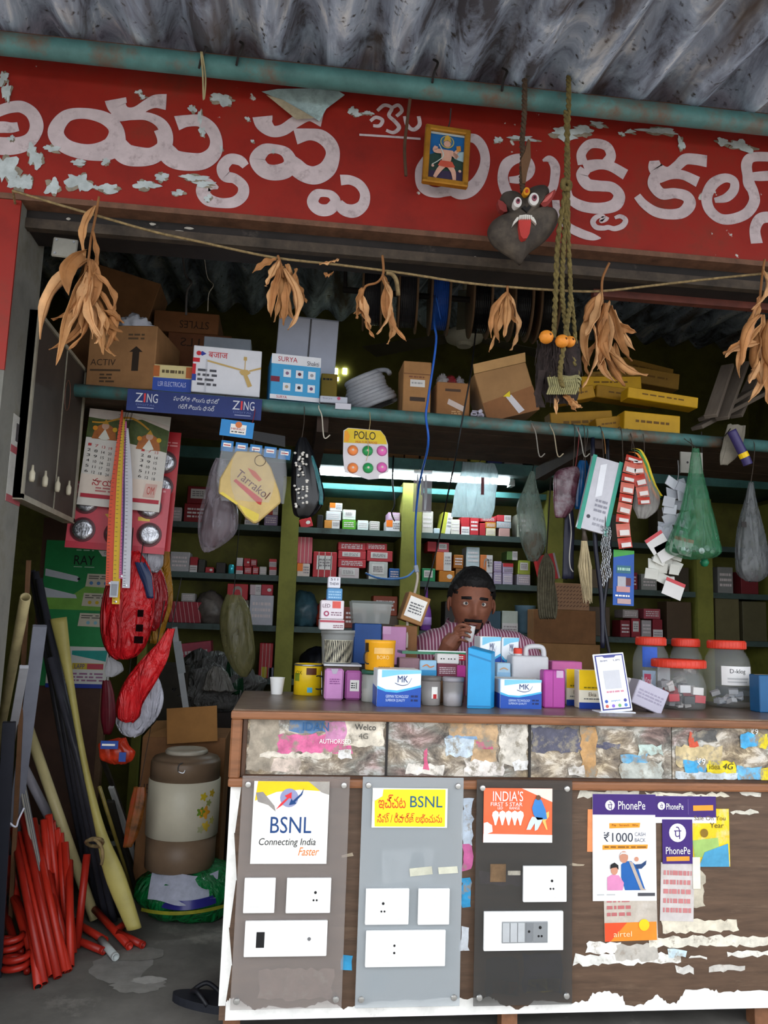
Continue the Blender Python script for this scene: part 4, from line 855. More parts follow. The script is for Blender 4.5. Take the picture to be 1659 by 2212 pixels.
# things standing lower behind the counter: tub, cartons, bottles
sb = carton('storage_crate', 'dark crate standing behind the counter left of the shopkeeper', 'crate', (750, 1440, 905, 1640), 2.92, .22, DARK, zb=0, seam=False); zc1 = W(sb)[1]
o = carton('flat_box', 'blue flat box under the grey clear tub', 'box', (762, 1348, 822, 1440), 2.93, .1, M('1c4a8c', .5, .1), zb=zc1+.001); zq = zc1+.001+W(o)[1]
o2 = carton('soap_packet', 'large pink box behind the orange tub', 'box', (824, 1358, 876, 1440), 2.925, .03, M('c086b0', .5, .08), zb=None, rz=0); o2.location.z = zc1+.001; decal(o2, 0, 0, .35, .2, M('d0a0c4', .5, .1), 'tape')
p = P(802, 1350, 2.945); s = S(p); p.z = zq+.001; wv, hv = 88*s, 48*s
o = MB().add([(-wv*.44, 0, 0), (wv*.44, 0, 0), (wv*.44, .11, 0), (-wv*.44, .11, 0), (-wv*.5, -.01, hv), (wv*.5, -.01, hv), (wv*.5, .12, hv), (-wv*.5, .12, hv)], [(0,3,2,1),(0,1,5,4),(1,2,6,5),(2,3,7,6),(3,0,4,7)]).build('clear_bin', clear_mat('9aa09c', .55, .2), None, loc=p); tag(o, 'smoky clear plastic bin of small packs', 'bin')
MB().box(-wv*.52, wv*.52, -.014, -.004, hv-.008, hv).build('rim', M('5a605c', .4, .1), o)
for i in range(5): MB().box(-.014, .014, 0, .03, 0, .034).build('packed_piece', M(['5a4a5c', 'b8b0b4', '6a6a70', 'c9c2c4', '4a3a44'][i], .5, .1), o, loc=((i-2)*wv*.15, .012+.01*(i % 2), .001), rot=(0, .1*(i-2), 0))
o = carton('packing_box', 'tilted brown carton with a white address label beside the cable', 'box', (862, 1302, 912, 1356), 2.95, .1, CARD, zb=zc1+.12, ry=18); dpoly(o, [(.12,.12),(.9,.14),(.88,.86),(.1,.84)], PAPER, 'label'); dlines(o, .2, .3, .8, .7, 4, GREYINK, 2, 5)
ped = carton('packing_box', 'brown carton under the tilted carton left of the shopkeeper', 'box', (850, 1352, 900, 1440), 2.97, .1, CARD2, zb=zc1+.001); o.location.z = zc1+W(ped)[1]+.012
# ------------------------------------------------------------------ the shopkeeper
def remeshed(mb, voxel, name, mats, smooth_it=3, parent=None):
    me = mb.mesh('source', recalc=True)
    o = bpy.data.objects.new('source', me); COL.objects.link(o)
    r = o.modifiers.new('r', 'REMESH'); r.mode = 'VOXEL'; r.voxel_size = voxel
    sm = o.modifiers.new('s', 'SMOOTH'); sm.iterations = smooth_it; sm.factor = .5
    dg = bpy.context.evaluated_depsgraph_get(); dg.update()
    out = bpy.data.meshes.new_from_object(o.evaluated_get(dg)); bpy.data.objects.remove(o)
    out.materials.clear()
    for m in mats: out.materials.append(m)
    out.polygons.foreach_set('use_smooth', [True]*len(out.polygons))
    out.name = name
    return link(bpy.data.objects.new(name, out), parent)
HC = P(1019, 1303, 3.02)               # between the eyes, head centre depth
def g(x, s): return math.exp(-(x/s)**2)
def head_pt(th, ph, off=0.0):          # th azimuth (0 = facing camera), ph elevation
    dx, dy, dz = math.sin(th)*math.cos(ph), -math.cos(th)*math.cos(ph), math.sin(ph)
    a, b, c = .0775, .097, .122
    x, y, z = a*dx, b*dy, c*dz
    k = max(0, -.01-z)/.11
    x *= 1-.30*k**1.3
    if dy > 0: y *= 1-.25*k
    f = max(0, -dy)
    y -= f*(.024*g(x, .0125)*g(z+.040, .017) + .010*g(x, .010)*g(z+.012, .022) + .005*g(z-.020, .010)*g(abs(x)-.03, .022)
            + .007*g(z+.076, .010)*g(x, .024) + .008*g(z+.108, .014)*g(x, .024) + .004*g(abs(x)-.045, .02)*g(z+.035, .02)
            + .006*g(abs(x)-.012, .006)*g(z+.044, .008))
    y += f*(.012*g(abs(x)-.032, .016)*g(z-.001, .012) + .003*g(z+.066, .004)*g(x, .02))
    n = Vector((dx/a, dy/b, dz/c)).normalized()
    return Vector((x, y, z)) + n*off
TILT = Euler((math.radians(4), math.radians(2), math.radians(-5))).to_matrix()
def hp(th, ph, off=0.0): return HC + TILT @ head_pt(th, ph, off)
SKIN = M('84523e', .55, .12, 30, bump=.05); HAIR = M('0d0b0b', .7, .3, 60, bump=.3); SKIN2 = M('6f4434', .5, .1, 30)
body = MB()
nt_, np_ = 64, 48
vs = [hp(0, -math.pi/2)]
for j in range(1, np_):
    ph = -math.pi/2+math.pi*j/np_
    for i in range(nt_): vs.append(hp(2*math.pi*i/nt_, ph))
vs.append(hp(0, math.pi/2)); fs = []
for i in range(nt_):
    fs.append((0, 1+(i+1) % nt_, 1+i)); b0 = 1+(np_-2)*nt_; fs.append((len(vs)-1, b0+i, b0+(i+1) % nt_))
    for j in range(np_-2): fs.append((1+j*nt_+i, 1+j*nt_+(i+1) % nt_, 1+(j+1)*nt_+(i+1) % nt_, 1+(j+1)*nt_+i))
body.add(vs, fs)
def ear(sx):
    mb = []; c = HC + TILT @ Vector((sx*.079, .012, -.008))
    v = []; f = []
    for j in range(9):
        ph = -math.pi/2+math.pi*j/8
        for i in range(12):
            t = 2*math.pi*i/12
            v.append(c + TILT @ Vector((sx*(.009+.006*math.sin(t))*math.cos(ph), .017*math.cos(t)*math.cos(ph)+.004*math.sin(ph), .031*math.sin(ph))))
    for j in range(8):
        for i in range(12): f.append((j*12+i, j*12+(i+1) % 12, (j+1)*12+(i+1) % 12, (j+1)*12+i))
    body.add(v, f)
ear(1); ear(-1)
def loft(mb, rings, n=20):             # rings (cx, cy, z, rx, ry)
    v = []; f = []
    for cx, cy_, z, rx, ry in rings:
        for i in range(n):
            a = 2*math.pi*i/n; ca, sa = math.cos(a), math.sin(a)
            v.append((cx+rx*math.copysign(abs(ca)**.85, ca), cy_+ry*math.copysign(abs(sa)**.85, sa), z))
    k = len(rings)
    for j in range(k-1):
        for i in range(n): f.append((j*n+i, j*n+(i+1) % n, (j+1)*n+(i+1) % n, (j+1)*n+i))
    f += [tuple(range(n))[::-1], tuple((k-1)*n+i for i in range(n))]
    mb.add(v, f)
bx = HC.x+.012; by = HC.y+.085; sz = 1.045
def torso(mb, e):
    loft(mb, [(bx, by+.06, .44, .15+e, .11+e), (bx, by+.06, .55, .155+e, .12+e), (bx, by+.05, .68, .15+e, .115+e), (bx, by+.03, .82, .17+e, .115+e), (bx, by+.02, .94, .185+e, .11+e), (bx, by+.02, sz-.03, .17+e, .095+e), (bx, by+.02, sz+.015+e, .12+e, .075+e), (bx-.004, by+.012, sz+.055+e, .07+e, .06+e)])
SHL = (P(928, 1392, by).x, by+.01, sz-.035); SHR = (P(1122, 1390, by).x, by+.01, sz-.035)
WR = P(962, 1408, 2.90); ELB = (SHL[0]-.035, by-.10, .80)
ELR = (SHR[0]+.06, by-.10, .885); WRR = (SHR[0]-.03, by-.20, .885)
def arms(mb, e, full):
    mb.tube([(bx-.05, by+.015, sz-.03), SHL], [.075+e, .062+e], 14); mb.tube([(bx+.05, by+.015, sz-.03), SHR], [.075+e, .062+e], 14)
    mb.tube([SHL, tuple((Vector(SHL)+Vector(ELB))/2), ELB], [.06+e, .052+e, .046+e], 14); mb.tube([SHR, tuple((Vector(SHR)+Vector(ELR))/2), ELR], [.06+e, .052+e, .046+e], 14)
    mb.lathe([(0, -.06-e), (.045+e, -.042), (.062+e, 0), (.045+e, .042), (0, .06+e)], 14, SHL); mb.lathe([(0, -.06-e), (.045+e, -.042), (.062+e, 0), (.045+e, .042), (0, .06+e)], 14, SHR)
    if full:
        mb.tube([ELB, tuple((Vector(ELB)+WR)/2), tuple(WR)], [.045, .042, .028], 14); mb.tube([ELR, tuple((Vector(ELR)+Vector(WRR))/2), WRR], [.045, .042, .028], 14)
torso(body, 0); arms(body, 0, True)
body.tube([(bx-.004, by+.02, sz-.01), (HC.x, HC.y+.05, HC.z-.07)], [.064, .056], 18)
# seated legs
for sx in (-1, 1):
    body.tube([(bx+sx*.08, by+.06, .50), (bx+sx*.06+.16, by-.02, .50), (bx+sx*.07+.34, by-.06+sx*.03, .50)], [.085, .075, .06], 14)
    body.tube([(bx+sx*.07+.34, by-.06+sx*.03, .50), (bx+sx*.07+.33, by-.05+sx*.03, .28), (bx+sx*.07+.32, by-.04+sx*.03, .07)], [.058, .052, .038], 14)
    body.tube([(bx+sx*.07+.30, by-.02+sx*.03, .045), (bx+sx*.07+.40, by-.06+sx*.03, .04), (bx+sx*.07+.48, by-.08+sx*.03, .035)], [.038, .04, .03], 12)
def finger(pts, r): body.tube(crom([tuple(p) for p in pts], 4), [r*(1-.25*i/(4*(len(pts)-1))) for i in range(4*(len(pts)-1)+1)], 8)
# right hand round the cup
YH = 2.875
body.tube([tuple(WR), tuple(P(972, 1392, 2.888)), tuple(P(984, 1376, 2.882))], [.027, .034, .030], 12)
body.tube([tuple(P(972, 1388, 2.88)), tuple(P(990, 1372, 2.868))], [.022, .020], 10)
for k, (a, b_, c_, d) in enumerate(((( 982,1360),(995,1349),(1009,1352),(1017,1357)), ((984,1369),(998,1360),(1012,1363),(1018,1367)), ((984,1379),(998,1371),(1011,1374),(1016,1377)), ((982,1388),(995,1382),(1006,1385),(1011,1387)))):
    finger([P(*a, 2.872), P(*b_, 2.845), P(*c_, 2.842), P(*d, 2.848)], .0070 if k < 3 else .0062)
finger([P(978, 1380, 2.89), P(986, 1362, 2.905), P(997, 1352, 2.905), P(1008, 1350, 2.90)], .0105)
# left hand resting on the counter
hx, hy, hz = WRR
body.tube([WRR, (hx-.05, hy-.02, hz-.008)], [.028, .03], 12)
for k in range(4): finger([(hx-.05, hy-.045+.018*k, hz-.006), (hx-.085, hy-.05+.019*k, hz-.002), (hx-.105, hy-.05+.019*k, hz-.014), (hx-.115, hy-.05+.019*k, hz-.02)], .0088)
finger([(hx-.02, hy-.03, hz), (hx-.05, hy-.065, hz-.005), (hx-.075, hy-.075, hz-.012)], .0098)
man = remeshed(body, .0031, 'person', [SKIN], 2)
tag(man, 'seated man in a pink striped shirt sipping from a small cup behind the counter', 'person')
def shell(name, mask, thick, mat, nt2=120, np2=90, jit=.002, seed=1):
    rng = random.Random(seed); idx = {}; v = []; f = []
    def vert(i, j):
        i %= nt2
        if (i, j) not in idx:
            th, ph = 2*math.pi*i/nt2-math.pi, -math.pi/2+math.pi*j/np2
            q = head_pt(th, ph); m = mask(q.x, q.y, q.z)
            idx[(i, j)] = len(v); v.append(hp(th, ph, -.003+thick*min(1, max(0, m)) + (rng.uniform(-jit, jit) if m > .2 else 0)))
        return idx[(i, j)]
    for i in range(nt2):
        for j in range(np2):
            th, ph = 2*math.pi*(i+.5)/nt2-math.pi, -math.pi/2+math.pi*(j+.5)/np2
            q = head_pt(th, ph)
            if mask(q.x, q.y, q.z) > 0: f.append((vert(i, j), vert(i+1, j), vert(i+1, j+1), vert(i, j+1)))
    return MB().add(v, f).build(name, mat, man, smooth=True)
def hair_m(x, y, z):
    hl = .060-.7*max(0, abs(x)-.045) if y < -.02 else (.060-.55*max(0, abs(x)-.045) - (y+.02)*1.15)
    if y < -.02 and abs(x) > .06: hl = min(hl, .03)
    return (z-hl)/.018
shell('hair', hair_m, .020, HAIR, jit=.0025)
def beard_m(x, y, z):
    if y > -.01: return 0
    mo = 1.3-max(abs(z+.0615)/.0075, (abs(x)/.036)**2) if y < -.05 else 0
    ch = 1.2-max(abs(z+.108)/.022, (abs(x)/.034)**2) if y < -.03 else 0
    go = 1.1-max(abs(abs(x)-.036)/.007, abs(z+.085)/.028) if y < -.03 else 0
    return max(mo, ch, go)
shell('beard', beard_m, .0062, HAIR, 160, 130, .0006, 2)
shell('eyebrow', lambda x, y, z: 1.2-max(abs(z-.0215-.08*(.032-abs(x)))/.0065, abs(x-.033)/.021) if y < -.03 else 0, .0075, HAIR, 200, 150, .0004)
shell('eyebrow', lambda x, y, z: 1.2-max(abs(z-.0215-.08*(.032-abs(x)))/.0065, abs(x+.033)/.021) if y < -.03 else 0, .0075, HAIR, 200, 150, .0004)
shell('lips', lambda x, y, z: 1.2-max(abs(z+.0765)/.0065, (abs(x)/.021)**2) if y < -.05 else 0, .005, M('6a3a34', .4, .1), 160, 130, 0)
EW = M('d8d0c8', .25, .05)
for sx in (-1, 1):
    front = head_pt(math.atan2(sx*.031/.0775, 1), 0)
    c = Vector((sx*.0315, front.y+.0055, .001))
    e = MB().lathe([(.0115*math.sin(math.pi*i/10), -.0115*math.cos(math.pi*i/10)) for i in range(11)], 18).build('eye', EW, man, smooth=True, loc=HC+TILT @ c)
    MB().lathe([(0, .0002), (.0052, 0), (.0052, -.001)], 16).build('iris', BLACK, e, loc=(-.0016, -.0117, -.0004), rot=(math.pi/2, 0, 0))
    # lids
    for up in (1, -1):
        mb = MB(); mb.grid(lambda u, v: HC+TILT @ (c+Vector(((u-.5)*.036, -.0135*math.cos((u-.5)*2.3)*(1-.25*v)+.001, up*(.0062*math.cos((u-.5)*2.8)+.008*v)))), 10, 3)
        mb.build('eyelid', SKIN2, man, smooth=True)
def shirt_mat():
    m = bpy.data.materials.new('striped_shirt'); m.use_nodes = True
    nt = m.node_tree; N = nt.nodes; L = nt.links; b = N['Principled BSDF']; b.inputs['Roughness'].default_value = .8
    tc = N.new('ShaderNodeTexCoord'); wv = N.new('ShaderNodeTexWave'); wv.bands_direction = 'X'; wv.inputs['Scale'].default_value = 26; wv.inputs['Distortion'].default_value = .5; wv.inputs['Detail'].default_value = 1; wv.inputs['Detail Scale'].default_value = .3
    L.new(tc.outputs['Object'], wv.inputs[0])
    r = N.new('ShaderNodeValToRGB'); r.color_ramp.elements[0].position = .62; r.color_ramp.elements[0].color = (*lin('8f4a66'), 1); r.color_ramp.elements[1].position = .8; r.color_ramp.elements[1].color = (*lin('d8bcc8'), 1)
    L.new(wv.outputs[0], r.inputs[0]); L.new(r.outputs[0], b.inputs['Base Color']); return m
SHIRT = shirt_mat()
sh = MB(); torso(sh, .012); arms(sh, .012, False)
remeshed(sh, .006, 'shirt', [SHIRT], 4, man)
for sx in (-1, 1):
    mb = MB(); 
    n0 = Vector((bx, by+.02, sz+.06))
    def cf(u, v, sx=sx):
        a = math.radians(10+120*u)
        R = .083+.014*v
        return n0+Vector((sx*R*math.sin(a)*1.02, -R*math.cos(a), .026-.042*v-.045*(1-u)**1.5-.012*(1-u)*v))
    mb.grid(cf, 12, 3); o_ = mb.build('collar', SHIRT, man, smooth=True, recalc=True)
    so = o_.modifiers.new('thick', 'SOLIDIFY'); so.thickness = .003
MB().tube([(bx-.09, by+.0, .445), (bx+.09, by+.0, .445)], .01, 6).build('belt', BLACK, man)
tr = MB()
for sx in (-1, 1):
    tr.tube([(bx+sx*.08, by+.06, .50), (bx+sx*.06+.16, by-.02, .50), (bx+sx*.07+.34, by-.06+sx*.03, .50)], [.095, .085, .07], 14)
    tr.tube([(bx+sx*.07+.34, by-.06+sx*.03, .50), (bx+sx*.07+.33, by-.05+sx*.03, .28), (bx+sx*.07+.32, by-.04+sx*.03, .10)], [.068, .062, .055], 14)
loft(tr, [(bx, by+.06, .425, .16, .125), (bx, by+.06, .55, .165, .13)])
remeshed(tr, .008, 'trousers', [M('2a2c38', .8, .15)], 3, man)
o = round_thing('tea_cup', 'small white paper cup held to the lips of the man', 'cup', (1002, 1352, 1027, 1386), [(.74, 0), (.76, .02), (.97, .96), (1, 1), (.9, 1), (.7, .1), (0, .1)], M('ecebea', .4, .02), Y=YH-.018)
o.rotation_euler = (math.radians(6), math.radians(4), 0)
st = empty('stool', (bx, by+.07, 0), 'round dark stool under the seated man', 'stool')
MB().lathe([(0, .385), (.16, .385), (.17, .395), (.17, .415), (0, .42)], 24).build('seat', DARK, st)
for i in range(4):
    a = math.pi/4+i*math.pi/2; MB().tube([(.12*math.cos(a), .12*math.sin(a), .39), (.17*math.cos(a), .17*math.sin(a), 0)], .012, 8).build('leg', DARK, st)
# ------------------------------------------------------------------ back shelving
YB = 4.30                                   # front edge of the shelves
OLV = M('86863a', .7, .2, 6, dirt='565222', dscale=6, dlim=(.55, .8)); SHELF = M('4a5c58', .6, .25, 8, dirt='2f3330', dscale=8)
sh = empty('wall_shelving', (0, YB, 0), 'olive green built-in shelving with dark teal shelf boards along the back wall', 'shelving')
def spart(mb, name, mat):
    mb.v = [(x, y-YB, z) for x, y, z in mb.v]; return mb.build(name, mat, sh)
def shz(x, y): return P(x, y, YB).z
ZS = [shz(760, 1046), shz(752, 1143), shz(752, 1249), shz(752, 1357), shz(752, 1470)]
ztop = shz(760, 1046)
XP = [(P(340, 1200, YB).x-.06, P(340, 1200, YB).x-.02), (P(602, 1250, YB).x, P(640, 1250, YB).x), (P(867, 1150, YB).x, P(909, 1150, YB).x), (P(1180, 1150, YB).x, P(1214, 1150, YB).x), (P(1502, 1250, YB).x, P(1536, 1250, YB).x), (2.74, 2.79)]
for a, b in XP: spart(MB().box(a, b, YB-.02, 4.6, 0, ztop+.02), 'upright', OLV)
bays = [(XP[i][1], XP[i+1][0]) for i in range(5)]
for i, (a, b) in enumerate(bays):
    for k, z in enumerate(ZS):
        if k == 0 and i in (0, 3, 4): continue
        spart(MB().box(a, b, YB, 4.6, z-.03, z), 'shelf_board', SHELF if k else M('3f7a78', .5, .25, 9))
ORD = ['first', 'second', 'third', 'fourth', 'fifth', 'sixth', 'seventh', 'eighth', 'ninth', 'tenth']
def pat(o, kind, seed):
    rng = random.Random(seed)
    if 'l' in kind: decal(o, .15, .15, .8, .7, M('dcd8d4', .5, .06), 'label'); dlines(o, .22, .25, .72, .6, 3, M('8a8284', .5, 0), 2, seed)
    if 'h' in kind: decal(o, .5, 0, 1, 1, M('d8d2d0', .5, .06), 'white_half'); dlines(o, .58, .2, .95, .7, 3, M('9a9496', .5, 0), 2, seed)
    if 'b' in kind: decal(o, 0, .55, 1, 1, M('ddd8d6', .5, .06), 'white_band'); dlines(o, .1, .65, .9, .9, 2, M('9a8c90', .5, 0), 2, seed)
    if 't' in kind: decal(o, 0, .0, 1, .35, M('c83038', .5, .1), 'red_band'); dlines(o, .1, .5, .9, .85, 2, M('8a8488', .5, 0), 1, seed)
    if 's' in kind:
        for u in (.22, .48, .74): decal(o, u, 0, u+.03, 1, M('d8c8c0', .5, .05), 'stripe')
    if 'd' in kind:
        for k in range(7): dpoly(o, [(.02+.13*k, 0), (.035+.13*k, 0), (.165+.13*k, 1), (.15+.13*k, 1)] if k < 6 else [(.85,0),(.865,0),(1,.95),(.99,.99)], M('d0a8a8', .5, .05), 'stripe')
    if 'o' in kind: ddisc(o, .68, .5, .18, M('e0dcd8', .5, .05), 'round_print', 1, sq=.8)
    if 'n' in kind: dlines(o, .12, .2, .88, .8, 3, M('e0d4d4', .5, 0), 1, seed)
    if 'y' in kind: decal(o, 0, 0, .45, .6, M('e8761e', .5, .08), 'orange_patch'); dlines(o, .5, .2, .95, .8, 3, M('8a8488', .5, 0), 1, seed)
    if 'c' in kind: dstroke(o, [(.3,.75,.04),(.35,.35,.12),(.5,.25,.16),(.65,.35,.12),(.7,.75,.04)], M('9a9088', .5, .1), 'bulb_print')
def shelf_row(bay, row, z, items, nm='stock_box', cat='box'):
    rowname = ['', 'upper', 'second', 'third', 'lowest'][row]
    cnt = {}
    for it in items: cnt[it[2]] = cnt.get(it[2], 0)+1
    seen = {}
    made = []
    for k, it in enumerate(sorted(items, key=lambda t: t[0][0]+t[0][2])):
        r, col, desc, kind = it[:4]; on = it[4] if len(it) > 4 else None; dy = it[5] if len(it) > 5 else .015; ry = it[6] if len(it) > 6 else 0
        seen[desc] = seen.get(desc, 0)+1
        lab = desc if cnt[desc] == 1 else '%s %s from the left' % (ORD[seen[desc]-1], desc)
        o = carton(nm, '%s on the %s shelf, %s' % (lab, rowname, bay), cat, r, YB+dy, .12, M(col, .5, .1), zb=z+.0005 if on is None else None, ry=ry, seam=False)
        pat(o, kind, k+row*17+len(bay)); made.append((r, o, on))
    by_r = {r: o for r, o, on in made}
    for r, o, on in made:                         # stack: base rests on the top of another box
        if on is not None:
            b = by_r[on]; o.location.z = b.location.z + W(b)[1] + .0006
    return made
MBAY, LBAY, RBAY = 'middle bay', 'left bay', 'bay behind the man'
shelf_row(MBAY, 1, ZS[1], [((650,1119,677,1143), 'c03038', 'tilted small red box', 'o', None, .02, -18), ((684,1112,697,1143), '141416', 'thin black part', ''), ((700,1124,733,1143), 'd08a3a', 'orange and white box at the bottom of a stack', 'h'),
  ((704,1104,736,1124), 'd4d6d8', 'white box in the middle of a stack', 'n', (700,1124,733,1143)), ((712,1086,739,1104), 'dcdcdc', 'white box with orange patch on a stack', 'y', (704,1104,736,1124)),
  ((739,1123,768,1144), '5aa82a', 'bright green box', 'n'), ((740,1101,768,1123), 'd4dcd0', 'white box on the green box', 'l', (739,1123,768,1144)), ((772,1124,795,1145), 'd8e0dc', 'plain white box', 'n'), ((798,1126,820,1146), 'b8b4ac', 'greyish small box', 'n'), ((834,1124,864,1146), 'd8d4d8', 'white box under the lilac box', 'y'), ((838,1107,864,1124), 'c8a4c4', 'lilac box', 'n', (834,1124,864,1146))])
shelf_row(MBAY, 2, ZS[2], [((641,1217,668,1248), 'd8c8c0', 'white and orange box', 'y'), ((641,1160,673,1217), 'c85a68', 'tall pinkish red box', 's', (641,1217,668,1248)), ((675,1192,726,1249), 'b82c34', 'large red carton with white label', 'ls'),
  ((731,1226,775,1249), 'd4c4c4', 'white carton with red ends', 'l'), ((730,1208,790,1226), 'bc3038', 'lowest of three flat red cartons', 'n', (731,1226,775,1249)), ((730,1190,790,1208), 'c03840', 'middle of three flat red cartons', 'l', (730,1208,790,1226)), ((730,1172,790,1190), 'bc3038', 'topmost of three flat red cartons', 'n', (730,1190,790,1208)),
  ((796,1213,837,1252), 'c9c9c4', 'pale grey carton', 'l'), ((792,1190,848,1213), 'c03c44', 'lower flat red carton at the right', 'l', (796,1213,837,1252)), ((790,1174,836,1190), 'c0343c', 'upper flat red carton at the right', 'n', (792,1190,848,1213)), ((840,1228,863,1252), '1c5aa0', 'small blue box', 'n')])
shelf_row(LBAY, 1, ZS[1], [((396,1088,455,1138), '8a1c22', 'dark red carton', 'n'), ((404,1050,452,1088), '801a20', 'dark red carton stacked on another', 'l', (396,1088,455,1138)), ((462,1098,500,1138), '8c2028', 'dull red carton behind the hanging bag', 'b'), ((528,1112,558,1138), 'c49aa4', 'pinkish box', 'b'), ((570,1112,599,1140), '9a86a4', 'lilac grey box', 'n'), ((578,1091,600,1112), 'c04a38', 'orange red box', 'h', (570,1112,599,1140)), ((365,1095,390,1138), 'b8b0b0', 'greyish white box', 'n')])
shelf_row(LBAY, 2, ZS[2], [((352,1196,364,1236), 'a02028', 'narrow red box', ''), ((366,1192,407,1237), 'b4b2b4', 'large grey white carton', 'n'), ((409,1203,425,1238), 'a82830', 'red and grey box', 'b'), ((427,1208,441,1238), '3a3a34', 'small dark box', ''), ((443,1225,461,1240), 'b02c34', 'low red box with white mark', 'o'), ((466,1215,486,1240), '2e2824', 'brown part', ''),
  ((508,1223,524,1241), 'c43840', 'red and white box', 'b'), ((510,1205,524,1223), 'd0ccca', 'white box on a red one', 'n', (508,1223,524,1241)), ((527,1224,543,1241), 'c03038', 'red box', 'n'), ((526,1206,540,1224), 'b82c34', 'red box stacked on another', 'o', (527,1224,543,1241)), ((545,1224,558,1242), 'bc2c34', 'narrow red box', 'n'), ((560,1224,575,1242), 'c8c4bc', 'white box', 'n'), ((541,1208,554,1224), 'a83038', 'small red box stacked on another', 'n', (545,1224,558,1242)), ((581,1225,597,1243), 'c8b8b8', 'white box with red top', 't'), ((581,1208,597,1225), 'd0c0c0', 'white box with red top stacked on another', 't', (581,1225,597,1243))][0:15])
o = round_thing('spray_can', 'small bright cyan can on the second shelf, left bay', 'can', (492, 1219, 505, 1241), [(1, 0), (1, .85), (.7, .95), (.7, 1), (0, 1)], M('4ad0e0', .15, .1, metal=.3), Y=YB+.01, zb=ZS[2]+.0005)
shelf_row(LBAY, 3, ZS[3], [((364,1300,432,1352), '9c2434', 'long maroon carton with diagonal stripes', 'd'), ((391,1282,420,1300), 'b4b0ac', 'white card box', 'n', (364,1300,432,1352)), ((492,1296,534,1354), '6a6254', 'dim brown carton', ''), ((490,1262,534,1296), 'c02c34', 'red picture box with white border', 'c', (492,1296,534,1354)), ((537,1286,588,1355), 'c4c4cc', 'white pack with dark print', 'n'), ((539,1264,563,1286), 'd0b8bc', 'white and red box', 'h', (537,1286,588,1355)), ((564,1263,589,1286), 'b8283a', 'red box with oval mark', 'o', (537,1286,588,1355))])
shelf_row(LBAY, 4, ZS[4], [((387,1388,462,1434), 'b84a5c', 'pink speckled carton', 'n', None, .02, -8), ((559,1390,588,1440), 'c03038', 'red and white striped box', 's'), ((562,1440,576,1470), 'c8b820', 'small yellow box', ''), ((577,1442,590,1470), '9a9ab0', 'small lilac box', '')])
shelf_row(MBAY, 3, ZS[3], [((740,1312,790,1358), '8a3c2c', 'rusty brown carton', 'n'), ((805,1288,858,1330), '9a4428', 'orange brown carton', 'n', (800,1330,860,1358)), ((800,1330,860,1358), '5a4a3c', 'dark carton', '')])
shelf_row(RBAY, 1, ZS[1], [((911,1104,935,1150), 'c8c0b8', 'grey white box', 'n'), ((937,1141,950,1152), 'c0ccd4', 'tiny pale blue box', ''), ((950,1106,972,1150), 'b8b840', 'yellow green pack', 'h', None, .02, 8), ((974,1122,993,1152), 'd8d0c4', 'cream box', 'n'), ((996,1116,1014,1152), 'b82830', 'red box', 'b'), ((1015,1116,1034,1152), 'c03038', 'red box', 'n'), ((1036,1130,1049,1153), 'b02830', 'small red box', ''), ((1050,1141,1071,1153), 'd8cca8', 'cream low box', 'n'), ((1048,1128,1072,1141), 'c8822a', 'orange box', 'n', (1050,1141,1071,1153)), ((1038,1116,1072,1128), 'c03840', 'flat red box on the orange box', 'n', (1048,1128,1072,1141)), ((1078,1141,1102,1153), 'c89a94', 'pink low box', ''), ((1073,1127,1105,1141), 'b0b8c0', 'pale grey flat box', 'n', (1078,1141,1102,1153)), ((1074,1113,1104,1127), 'c43a44', 'flat red and white box', 'h', (1073,1127,1105,1141)), ((1118,1110,1150,1153), '9a9a8c', 'dim grey box', 'n')])
shelf_row(RBAY, 2, ZS[2], [((911,1228,940,1257), '1f8a54', 'green box with white label', 'l'), ((948,1233,982,1257), 'c87a1e', 'orange box', 'o'), ((941,1193,975,1233), 'd87a3a', 'orange and white bulb box', 'h', (948,1233,982,1257)), ((944,1172,970,1193), 'c85a64', 'pink red box', 'l', (941,1193,975,1233)), ((923,1171,943,1193), 'a82830', 'small red box at the top left', '', (941,1193,975,1233)), ((984,1228,1004,1257), '8a5a2a', 'brown box', ''), ((980,1199,1001,1228), 'a8641e', 'brown orange box', 'n', (984,1228,1004,1257)),
  ((1007,1225,1036,1257), 'b8bcc0', 'pale box', 'n'), ((1007,1182,1036,1225), 'c0ccd0', 'white box with green lid', 'n', (1007,1225,1036,1257)), ((1037,1237,1064,1257), 'c4bcc8', 'pale lilac box', 'n'), ((1037,1199,1064,1237), 'd87a3e', 'orange bulb box', 'hc', (1037,1237,1064,1257)), ((1067,1236,1084,1258), 'b8a8c4', 'lilac box in the lower row', 'n'), ((1067,1213,1084,1236), 'b4a0c0', 'lilac box in the upper row', 'n', (1067,1236,1084,1258)), ((1086,1239,1108,1258), 'c4b8cc', 'white lilac box in the lower row', 'n'), ((1086,1217,1109,1239), 'c0b0cc', 'white lilac box in the upper row', 't', (1086,1239,1108,1258)), ((1117,1241,1146,1258), 'b4aab4', 'low grey lilac box', 'n'), ((1119,1211,1146,1241), 'a4b040', 'yellow green box', 'l', (1117,1241,1146,1258)), ((1095,1192,1118,1211), '6a8a4a', 'green and white slanted box', 'h', (1119,1211,1146,1241))])
shelf_row(RBAY, 3, ZS[3], [((1084,1320,1119,1362), 'c0c8bc', 'white box with green print', 'b'), ((1050,1320,1082,1362), '2a4a5a', 'dark blue box', ''), ((960,1300,1000,1362), '2e2a28', 'dark box behind the head', '')])
shelf_row('right bay', 2, ZS[2], [((1350,1236,1378,1262), '8a2830', 'dim red box', 'n'), ((1385,1240,1420,1262), '9a9a94', 'dim white box', 'n'), ((1440,1225,1490,1263), '4a4034', 'dim brown carton', ''), ((1270,1230,1330,1261), '6a5a44', 'dim cardboard carton', '')])
